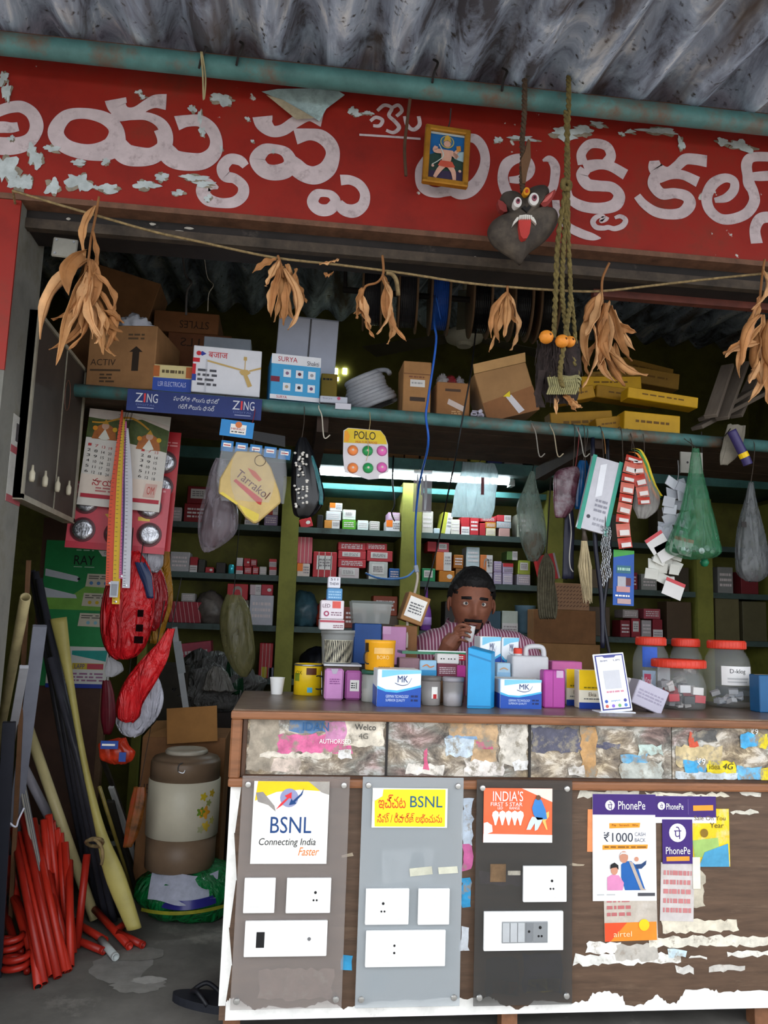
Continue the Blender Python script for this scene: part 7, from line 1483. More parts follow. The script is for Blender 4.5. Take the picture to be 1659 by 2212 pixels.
o = sheet('tile_poster', 'white poster with teal and red logos below the green tube light poster', 'poster', (100, 1398, 231, 1486), YP2-.007, M('d8d8d2', .4, .05)); decal(o, 0, .9, 1, 1, M('2c3f9a', .4, .08), 'blue_band'); dpoly(o, [(.38,.1),(.95,.08),(.93,.35),(.38,.2)], M('2a9a90', .4, .1), 'teal_mark'); decal(o, .4, .4, .9, .55, M('c8b040', .4, .1), 'yellow_mark'); decal(o, .64, .41, .9, .54, M('c04a5a', .4, .1), 'red_mark', 2); dtext(o, 'LAPP', .44, .42, .6, .53, M('3a3a8a', .4, 0), 2); dlines(o, .2, .62, .9, .86, 3, M('9a6a8a', .4, 0), 1, 5); decal(o, .06, .1, .22, .34, M('2a8a8a', .4, .1), 'teal_mark'); decal(o, .1, .15, .2, .28, M('d85a5a', .4, .1), 'red_mark', 2)
# red blister boards with foil cups
FOIL = M('b8bac0', .18, .35, 30, metal=.85, bump=.5)
def cups(o, pos, r_):
    w, h = W(o)
    for u, v in pos: 
        c_ = MB().lathe([(r_*1.0, -.004), (r_, .004), (r_*.9, .010), (r_*.6, .012), (r_*.3, .010), (0, .012)], 22).build('foil_cup', FOIL, o, smooth=True, loc=((u-.5)*w, 0, (1-v)*h), rot=(math.pi/2, 0, 0)); MB().lathe([(r_*.98, .001), (r_*1.16, .001), (r_*1.16, .004), (r_*.98, .005)], 22).build('cup_rim', M('5a2a30', .4, .1), c_)
o = sheet('lamp_card', 'bright red card with foil lamp cups at the back of the hanging pair', 'card', (262, 924, 366, 1188), 3.02, M('b8202a', .35, .08), th=.004, ry=1.5); cups(o, [(.72,.26),(.7,.47)], .037); dlines(o, .62, .08, .95, .13, 2, M('d88a8a', .4, 0), 1, 3); tie_c = 0
o = sheet('lamp_card', 'pink red card with foil lamp cups hanging below the calendar', 'card', (143, 1045, 352, 1190), 2.98, M('c8505c', .35, .08), th=.006, ry=2); cups(o, [(.16,.72),(.16,.3),(.83,.72),(.8,.3),(.5,.3),(.5,.75)], .038)
decal(o, 0, .9, 1, 1, M('b83a48', .35, .08), 'red_band'); dpoly(o, [(.36,.46),(.48,.44),(.46,.5),(.4,.52)], M('d8a83a', .4, .1), 'yellow_tag'); decal(o, .7, .46, .82, .52, M('d8b84a', .4, .1), 'yellow_tag'); dlines(o, .05, .02, .95, .08, 1, M('e0a0a4', .4, 0), 1, 6)
# wall calendar
o = sheet('wall_calendar', 'Telugu wall calendar with two deity pictures and date grids', 'calendar', (168, 885, 342, 1098), 2.95, M('d8d4cc', .5, .05), th=.003, ry=3)
dpoly(o, [(0,.06),(.3,.0),(1,.12),(1,.38),(.78,.35),(.5,.32),(.25,.3),(0,.3)], M('4a5a2a', .5, .3, 20), 'picture_field'); dpoly(o, [(0,0),(.45,0),(1,.1),(1,.15),(.65,.06),(.4,.09),(.2,.1),(0,.09)], M('d0c4bc', .5, .1), 'white_canopy', 2); dstroke(o, [(.05,.14,.02),(.2,.13,.02),(.45,.06,.025),(.6,.08,.025),(.75,.16,.02)], M('c8922a', .5, .1), 'gold_arch', 3)
for u, v in ((.22,.22),(.77,.28)):
    dpoly(o, [(u-.15,v+.09),(u-.12,v-.03),(u-.04,v-.07),(u+.04,v-.07),(u+.12,v-.03),(u+.15,v+.09)], M('a8622a', .5, .25, 25), 'printed_figure', 3); dpoly(o, [(u-.07,v+.08),(u,v-.02),(u+.07,v+.08),(u,v+.1)], M('d8d8cc', .5, .1), 'printed_cloth', 4); ddisc(o, u, v-.05, .045, M('c8a08a', .5, .1), 'printed_face', 4); dpoly(o, [(u-.04,v-.07),(u,v-.12),(u+.04,v-.07)], M('c8982a', .5, .1), 'printed_crown', 5)
    ddisc(o, u-.12, v-.02, .03, M('d88a1e', .5, .1), 'printed_flower', 5); ddisc(o, u+.12, v-.02, .03, M('d8a81e', .5, .1), 'printed_flower', 5)
w, h = W(o)
for gx, cols_ in ((.03, 5), (.68, 3)):
    mb = MB(); mr = MB(); n_ = 1
    for c_ in range(cols_):
        for r_ in range(6):
            u, v = gx+.085*c_+.01, .36+.055*r_+.02*c_*.4; (mr if (c_ % 3 == 2 and r_ % 3 == 0) else mb).v
            text_into(mr if r_ == 0 else mb, str(n_), (u-.5)*w, (1-v-.028)*h, (u+.04-.5)*w, (1-v)*h, -.002); n_ += 1
    mb.build('date_grid', INK, o); mr.build('date_grid', M('b8383a', .5, 0), o)
decal(o, 0, .68, 1, .92, M('e0d2c4', .5, .05), 'name_panel', 1); dtext(o, 'సాయి వి', .15, .71, .56, .79, M('b0202c', .5, 0), 3); dlines(o, .2, .8, .56, .86, 2, M('b86a6a', .5, 0), 3, 4); decal(o, .03, .88, .98, .92, M('b02c3c', .5, .1), 'red_band', 3); dpoly(o, [(.8,.72),(.94,.72),(.92,.86),(.78,.86)], M('d8b0a4', .5, .1), 'stamp', 4); dtext(o, 'OM', .82, .75, .91, .83, M('b8483c', .5, 0), 5)
MB().tube([(0, .0, h), (.02, .0, h+.05), (.06, .05, h+.12)], .0012, 5).build('string', DARK, o); MB().tube([(0, .002, h), (0, .06, h+.04), (.3, .1, h+.06)], .001, 5).build('string', DARK, o)
# folding rules
RUL = [((264,886),(243,1100),(236,1265),'d8502c','orange red rule','leftmost'), ((268,905),(258,1080),(250,1305),'d8b020','yellow rule','second'), ((272,910),(268,1080),(262,1250),'d86aa0','pink rule','third'), ((273,940),(270,1100),(268,1240),'4a2a6a','dark purple rule','fourth'), ((275,925),(278,1080),(272,1270),'c4c4cc','white rule','rightmost')]
for k, (a, b, c_, col, nm, ordn) in enumerate(RUL):
    pts = crom([a, b, c_], 8); mb = MB(); Yr = 2.90-.004*k; wd = .0125 if k in (0, 1, 4) else .008
    org = P(*a, Yr)
    C = [P(x, y, Yr)-org for x, y in pts]
    vs_ = []
    for j, p in enumerate(C):
        w_ = wd*(.25+.75*min(1, j/6)); vs_ += [(p.x-w_, p.y, p.z), (p.x+w_, p.y, p.z), (p.x+w_, p.y+.003, p.z), (p.x-w_, p.y+.003, p.z)]
    f_ = [(j*4+i, j*4+(i+1) % 4, (j+1)*4+(i+1) % 4, (j+1)*4+i) for j in range(len(C)-1) for i in range(4)]+[(3,2,1,0), tuple((len(C)-1)*4+i for i in range(4))]
    mb.add(vs_, f_); o = mb.build('plastic_rule', M(col, .4, .08), None, loc=org); tag(o, '%s, %s of the rules hanging over the calendar' % (nm, ordn), 'ruler', 'hanging rules')
    mt = MB()
    for j in range(2, len(C)*3):
        t = j/(len(C)*3)*(len(C)-1); i0 = int(t); p = C[i0].lerp(C[min(i0+1, len(C)-1)], t-i0); mt.add([(p.x-wd*.8, -.0006, p.z), (p.x-wd*.2, -.0006, p.z), (p.x-wd*.2, -.0006, p.z+.0014), (p.x-wd*.8, -.0006, p.z+.0014)], [(0,1,2,3)])
    mt.build('scale_marks', M('3a3430', .5, 0), o)['kind'] = 'stuff'
    MB().lathe([(0, .002), (.004, .0015), (.004, 0)], 10).build('end_rivet', STEEL, o, loc=C[-1]+Vector((0, -.0005, .008)), rot=(math.pi/2, 0, 0))
    MB().tube([(0, 0, -.005), (.01, .05, .12)], .001, 4).build('string', DARK, o)
o = MB().box(-.014, .014, -.002, .002, -.035, .02).build('rule_clip', M('b8bcc4', .3, .1), None, loc=P(247, 1268, 2.872)); tag(o, 'pale grey plastic clip at the foot of the orange and yellow rules', 'clip'); MB().box(-.01, .01, -.003, -.002, -.03, .01).build('clip_slot', M('8a8e96', .3, .1), o)
# hanging bags

def crinkle(col, rough=.3, sc=26):
    m = M(col, rough, .2, 15.001); nt = m.node_tree; N = nt.nodes; L = nt.links; b = N['Principled BSDF']
    if b.inputs['Normal'].links: return m
    tc = N.new('ShaderNodeTexCoord'); mp_ = N.new('ShaderNodeMapping'); mp_.inputs['Scale'].default_value = (1, 1, .28); L.new(tc.outputs['Object'], mp_.inputs[0])
    nz = N.new('ShaderNodeTexNoise'); nz.inputs['Scale'].default_value = sc; nz.inputs['Detail'].default_value = 5; nz.inputs['Distortion'].default_value = 1.4; L.new(mp_.outputs[0], nz.inputs[0])
    bp = N.new('ShaderNodeBump'); bp.inputs['Strength'].default_value = 1.0; bp.inputs['Distance'].default_value = .03; L.new(nz.outputs[0], bp.inputs['Height']); L.new(bp.outputs[0], b.inputs['Normal'])
    return m
RB = crinkle('b8141c', .3); RB2 = crinkle('c41a20', .3)
o = bag('carrier_bag', 'big red carrier bag with black print hanging under the rules', 'bag', [(1190,268,300),(1225,250,320),(1280,228,330),(1340,220,326),(1390,226,312),(1415,238,296),(1424,250,276)], 2.96, RB, .5, .08, 12, 31, n=56); q = P(305, 1325, 2.9)-o.location
for dz, w_ in ((.0, .02), (-.05, .024), (-.09, .03)): MB().box(q.x-w_/2, q.x+w_/2, -.075, -.073, q.z+dz-.012, q.z+dz+.012).build('black_print', M('140808', .95, .2, spec=.02), o)
MB().tube([(0, 0, 0), (-.01, .05, .2), (.02, .1, .45)], .002, 5).build('string', DARK, o)
o = bag('carrier_bag', 'darker red carrier bag behind the big red one', 'bag', [(1205,310,330),(1240,312,352),(1290,318,362),(1340,316,352),(1362,312,336)], 3.05, crinkle('8c1018', .3), .5, .08, 9, 33); MB().tube([(0, 0, 0), (0, .05, .25)], .002, 5).build('string', DARK, o)
o = bag('carrier_bag', 'mustard yellow bag hanging behind the red bags', 'bag', [(1040,345,358),(1100,340,370),(1200,330,366),(1290,335,374),(1340,330,362),(1390,322,346)], 3.15, crinkle('9a6a14', .4), .4, .08, 7, 34); MB().tube([(0, 0, 0), (0, .05, .25)], .002, 5).build('string', DARK, o)
o = bag('carrier_bag', 'grey white knotted bag below the pink lamp card', 'bag', [(1180,300,340),(1200,286,352),(1222,288,350),(1236,306,340)], 3.03, crinkle('a0a0a8', .35), .5, .06, 7, 35); MB().tube([(0, 0, 0), (0, .05, .12)], .002, 5).build('string', DARK, o)
o = bag('carrier_bag', 'small navy blue bag between the red bags', 'bag', [(1215,292,312),(1240,300,326),(1270,312,330),(1292,318,332)], 2.93, M('1c2c50', .4, .2, 14), .4, .06, 5, 36); MB().tube([(0, .01, 0), (0, .06, .12)], .002, 5).build('string', DARK, o)
o = bag('carrier_bag', 'red bag slung over a white sack at the lower left', 'bag', [(1358,362,378),(1390,340,370),(1430,305,358),(1480,268,330),(1520,254,306),(1548,254,300),(1560,266,288)], 2.92, RB2, .4, .09, 9, 37); MB().tube([(0, 0, 0), (.01, .1, .18)], .002, 5).build('string', DARK, o)
o = bag('carrier_bag', 'white pleated sack tucked behind the slung red bag', 'bag', [(1450,322,336),(1480,300,348),(1520,270,352),(1555,254,335),(1580,262,310),(1592,280,294)], 2.99, crinkle('b8b8c4', .4), .35, .1, 14, 38); MB().tube([(0, 0, 0), (.02, .04, .25)], .002, 5).build('string', DARK, o)
o = bag('paper_twist', 'small white paper twist beside the tile poster', 'paper', [(1420,232,240),(1432,230,258),(1448,228,264),(1462,230,244)], 3.1, M('b8b8bc', .6, .1), .4, .12, 5, 39); MB().tube([(0, 0, 0), (0, .05, .2)], .0015, 4).build('string', DARK, o)
o = bag('snack_pack', 'orange red packets with blue labels hanging in a bunch', 'packet', [(1594,258,272),(1606,218,274),(1622,216,288),(1640,220,284),(1650,240,272)], 3.12, M('c83a20', .25, .3, 25), .4, .15, 6, 40); q = P(235, 1610, 3.05)-o.location
MB().box(q.x-.03, q.x+.03, -.062, -.055, q.z-.014, q.z+.014).build('blue_label', M('1c4aa0', .3, .1), o); MB().box(q.x-.025, q.x+.02, -.064, -.062, q.z-.003, q.z+.004).build('white_print', PAPER, o); q = P(262, 1635, 3.05)-o.location; MB().box(q.x-.012, q.x+.012, -.05, -.044, q.z-.02, q.z+.012).build('blue_label', M('1c4aa0', .3, .1), o); MB().tube([(0, 0, 0), (0, .05, .3)], .0015, 4).build('string', DARK, o)
o = bag('snack_pack', 'dull crimson bag in the dark beside the brown board', 'bag', [(1470,222,238),(1500,220,246),(1550,218,250),(1585,224,240)], 3.25, M('6a1424', .4, .2, 14), .5, .06, 6, 41); MB().tube([(0, 0, 0), (0, .03, .4)], .0015, 4).build('string', DARK, o)
o = bag('clear_bag', 'large dusty bag of brown goods hanging before the left shelves', 'bag', [(1285,490,520),(1310,480,536),(1350,476,544),(1400,482,550),(1440,500,546),(1462,520,532)], 3.7, film('8a8458', .8, .3), .5, .07, 8, 42); b = bag('brown_goods', None, None, [(1330,486,530),(1365,484,530),(1382,494,520)], 3.7, M('3f3420', .7, .3), .4, .1, 5, 43); b.parent = o; b.location = b.location-o.location; MB().tube([(0, 0, 0), (0, .1, .3), (0, .35, .5)], .002, 5).build('string', DARK, o)
o = blob('plastic_sack', 'big grey crumpled sack behind the left end of the counter', 'bag', (P(462, 1500, 3.9).x, 4.0, .4), (.19, .13, .15), crinkle('5e5e5c', .3), 51, .4, 12)
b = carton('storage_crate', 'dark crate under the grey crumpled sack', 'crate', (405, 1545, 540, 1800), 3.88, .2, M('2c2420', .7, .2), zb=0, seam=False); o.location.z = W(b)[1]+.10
o2 = bag('plastic_sack', 'crumpled pale grey bag top standing on the grey sack', 'bag', [(1440,460,476),(1455,450,490),(1475,448,500),(1492,440,505)], 3.84, crinkle('77746e', .3), .5, .2, 7, 44); b2 = bag('plastic_sack', 'dark green glossy bag beside the grey sack', 'bag', [(1430,492,504),(1455,488,520),(1485,490,524),(1500,500,520)], 3.9, M('123a24', .2, .3, 14, bump=.4), .5, .15, 7, 45)
o = MB().box(-.012, .012, -.004, .004, 0, .36).build('wall_strip', M('8f9294', .4, .1), None, loc=P(404, 1545, 3.45)); o.rotation_euler = (0, math.radians(-12), 0); tag(o, 'thin grey metal strip leaning before the left shelves', 'strip'); MB().box(-.012, .02, -.006, -.004, .17, .3).build('switch_block', M('7f8486', .4, .1), o)
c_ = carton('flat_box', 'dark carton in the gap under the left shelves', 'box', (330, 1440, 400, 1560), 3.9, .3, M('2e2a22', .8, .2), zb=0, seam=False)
# water cooler on green sack
YK = 3.12
gs = blob('rice_sack', 'shiny green sack with a white and purple label lying on the floor', 'sack', (P(398, 1945, YK).x, YK+.15, .085), (.19, .17, .115), crinkle('0f7038', .2), 61, .14, 7)
q = P(385, 1925, YK-.02)-Vector(gs.location)
mb = MB(); mb.grid(lambda u, v: ((u-.5)*.24-.01, -.196+.055*(u-.5)**2*4+.07*v, .012+.075*v+.006*math.sin(9*u+4*v)), 14, 6); mb.build('white_label', M('b0b4c4', .35, .15, 25, bump=.3), gs, smooth=True)
mb = MB(); mb.grid(lambda u, v: ((u-.5)*.2+.012, -.200+.055*(u-.5)**2*4+.012*v, -.012+.028*v+.01*u), 14, 2); mb.build('purple_band', M('2c2c7a', .3, .1), gs, smooth=True); mb = MB(); mb.grid(lambda u, v: ((u-.5)*.3, -.196+.06*(u-.5)**2*4, -.03+.012*v+.012*u), 14, 1); mb.build('gold_band', M('8a8a2a', .3, .2, 30), gs, smooth=True)
BRN = M('75604c', .45, .12, 10); CRM = M('c9c2ac', .4, .06, 8)
p = P(379, 1885, YK+.03); sK = S(p); R_ = 80*sK; H_ = 245*sK
ck = empty('water_cooler', (p.x, YK+.03+R_*.9, .172), 'brown and cream insulated water drum standing on the green sack', 'water drum')
MB().lathe([(R_*.93, 0), (R_*.96, .004), (R_*.97, H_*.29)], 40).build('lower_body', BRN, ck, smooth=True)
MB().lathe([(R_*.97, H_*.285), (R_*1.0, H_*.29), (R_*1.01, H_*.5), (R_*1.0, H_*.775), (R_*.97, H_*.78)], 40, cap=False).build('cream_body', CRM, ck, smooth=True)
MB().lathe([(R_*.97, H_*.775), (R_*.97, H_*.93), (R_*.93, H_*.955), (R_*.90, H_*.95), (R_*.9, H_*.97), (R_*.6, H_*1.0), (0, H_*1.0)], 40).build('upper_body', BRN, ck, smooth=True)
MB().lathe([(R_*.58, H_*.995), (R_*.6, H_*1.02), (R_*.55, H_*1.04), (R_*.48, H_*1.03), (R_*.4, H_*1.015), (0, H_*1.012)], 36).build('lid', M('b0a898', .35, .1), ck, smooth=True)
MB().tube(crom([(-.0, -R_*.93, H_*.96), (-.012, -R_*.99, H_*.94), (-.012, -R_*.995, H_*.89), (.006, -R_*.99, H_*.875), (.012, -R_*.985, H_*.9)], 5), .002, 5).build('wire_catch', STEEL, ck)
for k, (a, z_, r_, c_) in enumerate(((.72,.52,.02,'d8982a'),(.60,.53,.015,'6a8a2a'),(.66,.66,.013,'c8b02a'),(.95,.68,.012,'c8a82a'),(.78,.40,.016,'d0b03a'),(.62,.38,.012,'a8a880'),(.84,.60,.011,'9aa05a'),(1.0,.44,.012,'b8b060'))):
    mb = MB(); pts = [(r_*math.cos(t)*(1+.3*math.cos(5*t)), r_*math.sin(t)*(1+.3*math.cos(5*t))) for t in [2*math.pi*i/25 for i in range(25)]]
    mb.add([(R_*1.016*math.sin(a+u/R_), -R_*1.016*math.cos(a+u/R_), H_*z_+v) for u, v in pts], [tuple(range(25))]); mb.build('printed_flower', M(c_, .5, .15), ck)
o = carton('cardboard_box', 'big open cardboard box behind the water drum', 'box', (292, 1600, 472, 1850), 3.47, .32, CARD2, zb=0, seam=False); w, h = W(o)
MB().box(-w*.05, w*.55, -.03, -.025, h-.02, h+.12).build('open_flap', M('a8763e', .75, .12, 9), o, rot=(0, -.08, 0)); MB().add([(-w/2, 0, h), (-w*.05, -.0, h), (-w*.02, .1, h+.06), (-w*.4, .12, h+.05)], [(0,1,2,3)]).build('open_flap', CARD, o); dtext(o, 'HELP', .0, .3, .25, .36, M('3a2416', .7, 0), 1)
o = bag('snack_pack', 'shiny brown snack packet hanging left of the water drum', 'packet', [(1700,290,314),(1730,284,314),(1770,276,306),(1805,270,296),(1830,266,284)], 3.02, M('7a4a20', .2, .5, 18, dirt='8a2a24', dscale=9), .3, .12, 6, 46)
MB().tube([(0, 0, 0), (.0, .1, .12), (0, .3, .35)], .0015, 4).build('string', DARK, o)
# slipper by the counter corner
q = PZ(455, 2172, 0); sl = empty('rubber_slipper', (q.x, q.y, 0), 'black rubber slipper at the left foot of the counter', 'slipper')
pts = [(.045*math.cos(t)*(1.0-.15*math.sin(t)), .12*math.sin(t)) for t in [2*math.pi*i/24 for i in range(24)]]
MB().add([(x, y, 0) for x, y in pts]+[(x, y, .022) for x, y in pts], [tuple(range(24))[::-1], tuple(range(24, 48))]+[(i, (i+1) % 24, (i+1) % 24+24, i+24) for i in range(24)]).build('sole', M('1c1e26', .6, .2), sl)
MB().tube(crom([(-.042, -.01, .018), (-.03, .03, .045), (0, .06, .03), (.03, .03, .045), (.042, -.01, .018)], 5), .007, 8).build('strap', M('15161c', .5, .1), sl, smooth=True)
sl.rotation_euler = (0, 0, 1.2)
# ------------------------------------------------------------------ leaning conduits
def pole(name, label, a, b, r, mat, Ytop=3.12, group=None, hollow=True, n=12, zb=None):
    p0 = PZ(b[0], b[1], (zb if zb is not None else r*.6)); p1 = P(a[0], a[1], Ytop); d = (p1-p0); L_ = d.length
    rot = d.to_track_quat('Z', 'Y').to_euler()
    mb = MB(); mb.lathe([(r*.78, .0), (r, 0), (r, L_), (r*.78, L_), (r*.78, L_-.04)], n, cap=False); 
    o = mb.build(name, mat, None, smooth=False, loc=p0, rot=rot); o.data.polygons.foreach_set('use_smooth', [True]*len(o.data.polygons))
    MB().lathe([(0, .004), (r*.79, .004)], n, cap=False).build('dark_bore', BLACK, o); tag(o, label, 'conduit', group); return o
def channel(name, label, a, b, w, t, mat, Ytop=3.12, group=None, lip=True):
    p0 = PZ(b[0], b[1], .004); p1 = P(a[0], a[1], Ytop); d = (p1-p0); L_ = d.length
    o = MB().box(-w/2, w/2, -t/2, t/2, 0, L_).build(name, mat, None, loc=p0, rot=d.to_track_quat('Z', 'Y').to_euler(), bevel=.001)
    if lip:
        for sx in (-1, 1): MB().box(sx*w*.32-.0015, sx*w*.32+.0015, t/2, t/2+.0015, .0, L_).build('groove_rib', M('6a6c72', .5, .1), o)
    tag(o, label, 'casing', group); return o
CRP = M('c4b684', .45, .1, 6); GRP = M('3c3c44', .4, .2, 10); 
pole('conduit_pipe', 'long cream conduit leaning in the middle of the bundle', (62, 1575), (205, 1985), .019, CRP, 3.2)
pole('conduit_pipe', 'cream pipe leaning against the pillar at the far left', (55, 1290), (-40, 1800), .016, M('a89a70', .5, .15), 2.55)
pole('conduit_pipe', 'short pale grey pipe lying behind the cream conduit', (50, 1655), (190, 1930), .017, M('9c98a0', .45, .1), 3.22)
yb2 = empty('flat_hose', P(125, 1335, 3.15), 'broad pale yellow flattened hose leaning in front of the posters', 'hose')
C = crom([(126,1335,3.15,.030),(152,1480,3.12,.014),(182,1646,3.08,.011),(216,1790,3.02,.017),(248,1891,2.98,.033),(290,2006,2.955,.024)], 8); v = []
for x, y, Y, w_ in C:
    p = P(x, y, Y)-yb2.location
    for i in range(14): t = 2*math.pi*i/14; v.append((p.x+w_*math.cos(t), p.y+.014*math.sin(t), p.z+w_*.18*math.cos(t)))
MB().add(v, [(j*14+i, j*14+(i+1) % 14, (j+1)*14+(i+1) % 14, (j+1)*14+i) for j in range(len(C)-1) for i in range(14)]+[tuple(range(14))[::-1], tuple((len(C)-1)*14+i for i in range(14))]).build('hose', M('b0a45c', .5, .1, 8), yb2, smooth=True)
lowest = min(P(x, y, Y).z for x, y, Y, w_ in C)
BL = [((68,1232),(198,1945)), ((76,1235),(214,1965)), ((84,1250),(230,1985)), ((94,1300),(246,1990)), ((108,1420),(262,1978))]
for k, (a, b) in enumerate(BL): pole('black_conduit', 'dark grey conduit, %s of the tied dark bundle' % ['leftmost', 'second', 'middle', 'fourth', 'rightmost'][k], a, b, .0135, GRP, 3.26-.03*k, 'tied dark conduits')
o = wire('jute_tie', [P(186, 1818, 2.93), P(198, 1812, 2.91), P(214, 1812, 2.905), P(222, 1818, 2.93), P(215, 1828, 2.99), P(194, 1826, 2.99), P(186, 1818, 2.93), P(205, 1814, 2.9), P(219, 1830, 2.9), P(222, 1850, 2.9), P(219, 1868, 2.9)], .006, ROPE, 'knotted jute string tying the dark conduits', 'string')
channel('steel_channel', 'dark steel channel right of the pale hose', (238, 1730), (292, 1935), .03, .012, M('2a2824', .45, .25), 3.2); channel('plastic_casing', 'white casing strip right of the pale hose', (240, 1700), (308, 1900), .022, .01, M('b8b8b4', .4, .08), 3.3)
channel('steel_channel', 'second dark channel behind the white casing strip', (222, 1640), (318, 1905), .02, .01, M('38342c', .45, .25), 3.32); pole('conduit_pipe', 'thin brass coloured tube along the pale hose', (215, 1700), (290, 1938), .007, M('8a7a3a', .4, .2), 3.15)
channel('plastic_casing', 'broad grey casing leaning at the left beside the pillar', (86, 1352), (5, 1985), .042, .018, M('7f828e', .45, .12, 6), 2.72); channel('plastic_casing', 'white casing strip left of the broad grey casing', (52, 1440), (-30, 1900), .026, .012, M('b4b6bc', .45, .08), 2.62)
channel('plastic_casing', 'dark blue grey casing at the very left edge', (20, 1560), (-10, 2110), .035, .015, M('23252e', .45, .12), 2.5); channel('wood_batten', 'brown wooden batten leaning beside the cream pipe', (62, 1210), (20, 2040), .014, .012, M('6a4a30', .7, .2), 2.75, lip=False)
channel('plastic_casing', 'thin white casing strip among the red conduits', (44, 1685), (116, 2060), .014, .008, M('b4b0a4', .45, .08), 3.0); channel('plastic_casing', 'second thin white casing strip among the red conduits', (52, 1700), (122, 2068), .012, .008, M('a8a498', .45, .08), 3.0)
o = wire('white_wire', [P(0, 1758, 2.62), P(18, 1775, 2.60), P(34, 1786, 2.60), P(40, 1770, 2.61), P(52, 1745, 2.62)], .003, M('b8b8c4', .5, .05), 'white wire tied round the casings at the left edge', 'wire')
ORC = [(28,1790,95,2125),(40,1800,112,2108),(18,1850,60,2060),(48,1760,125,2112),(60,1790,148,2098),(72,1770,140,2100),(78,1785,150,2078),(95,1770,118,2040),(105,1760,135,2030),(112,1775,130,2010),(122,1790,150,2020),(130,1800,145,2050),(90,1890,70,2075),(10,1880,85,2110),(25,1920,105,2100),(188,1845,165,2048),(150,1860,152,2088),(140,1820,158,2060),(5,1950,50,2095),(66,1850,92,2085),(52,1880,82,2132),(110,1890,128,2095)]
RC1 = M('b82c1c', .4, .12, 10); RC2 = M('a02418', .4, .12, 10)
places = ['nearest the pillar']
for k, (a, b, c_, d) in enumerate(ORC):
    o = pole('red_conduit', None, (a, b), (c_, d), .0125, RC1 if k % 3 else RC2, 2.98+.012*(k % 7), 'red conduits leaning in the left corner')
order = sorted([o for o in COL.objects if o.name.startswith('red_conduit')], key=lambda o: o.location.x)
NTH = ['first', 'second', 'third', 'fourth', 'fifth', 'sixth', 'seventh', 'eighth', 'ninth', 'tenth', 'eleventh', 'twelfth', 'thirteenth', 'fourteenth', 'fifteenth', 'sixteenth', 'seventeenth', 'eighteenth', 'nineteenth', 'twentieth', 'twenty-first', 'twenty-second', 'twenty-third', 'twenty-fourth', 'twenty-fifth', 'twenty-sixth']
for k, o in enumerate(order): o['label'] = 'orange red conduit leaning in the corner, %s from the left by its foot' % NTH[k]
def lying(name, label, a, b, r, mat, za=.03, zb=.013):
    p0 = PZ(a[0], a[1], za); p1 = PZ(b[0], b[1], zb); d = p1-p0
    o = MB().lathe([(0, 0), (r, 0), (r, d.length), (r*.78, d.length), (r*.78, d.length-.01), (0, d.length-.01)], 12, cap=False).build(name, mat, None, loc=p0, rot=d.to_track_quat('Z', 'Y').to_euler()); o.data.polygons.foreach_set('use_smooth', [True]*len(o.data.polygons)); tag(o, label, 'conduit', 'conduit offcuts on the floor'); MB().lathe([(r*.8, d.length-.002), (r*1.04, d.length-.002), (r*1.04, d.length-.012), (r*.9, d.length-.012)], 12, cap=False).build('end_collar', mat, o)
lying('conduit_offcut', 'red conduit offcut lying towards the white tube', (150, 1985), (228, 2032), .012, RC1); lying('conduit_offcut', 'longest red conduit offcut on the floor under the pale hose', (205, 1965), (280, 2045), .0125, RC1, .05); lying('conduit_offcut', 'rightmost red conduit offcut pointing at the counter', (255, 2015), (310, 2042), .012, RC2); lying('conduit_offcut', 'red conduit offcut lying low beside the corner stack', (140, 2020), (225, 2055), .012, RC2); lying('conduit_offcut', 'short red conduit end between the pale hose and the sack', (252, 2010), (275, 1990), .012, RC2); lying('conduit_offcut', 'white tube offcut with a dark hole lying on the floor', (218, 2030), (250, 2068), .0125, M('b4bab8', .4, .08), .025)
for k, (x, y, lb) in enumerate(((18,2075,'upper'),(28,2100,'lower'))):
    q = PZ(x, y, .02); o = MB().tube([(.035*math.cos(t), .03*math.sin(t), .004*t) for t in [2*math.pi*i/14 for i in range(30)]], .01, 8).build('red_coil', RC2, None, smooth=True, loc=(q.x, q.y+.02*k, .012+.03*(1-k))); tag(o, '%s loop of red plastic coil at the far left of the floor' % lb, 'coil')
# ------------------------------------------------------------------ string of dried leaves, mask, picture and ropes in front of the sign
YF = 2.07
ST = [(28,412),(120,440),(210,466),(330,500),(430,522),(590,556),(730,572),(870,590),(1000,610),(1100,620),(1240,629),(1310,628),(1400,618),(1530,603),(1700,586)]
st_o = tag(MB().tube(crom([tuple(P(x, y, YF)) for x, y in ST], 5), .0035, 6).build('jute_string', ROPE, smooth=True), 'long jute string stretched across the shop front', 'string')
q = P(28, 412, YF); MB().tube([tuple(q), (q.x-.02, YS+.0, q.z+.005)], .0035, 6).build('string_end', ROPE, st_o); q = P(1700, 588, YF); MB().tube([tuple(q), (2.31, YS-.0, q.z+.02)], .0035, 6).build('string_end', ROPE, st_o)
LEAFM = [M('bd8a58', .7, .22, 14, bump=.15), M('b07a4a', .7, .22, 14, bump=.15), M('cb9a6a', .7, .2, 14, bump=.15), M('9c6a3c', .7, .25, 14, bump=.15)]
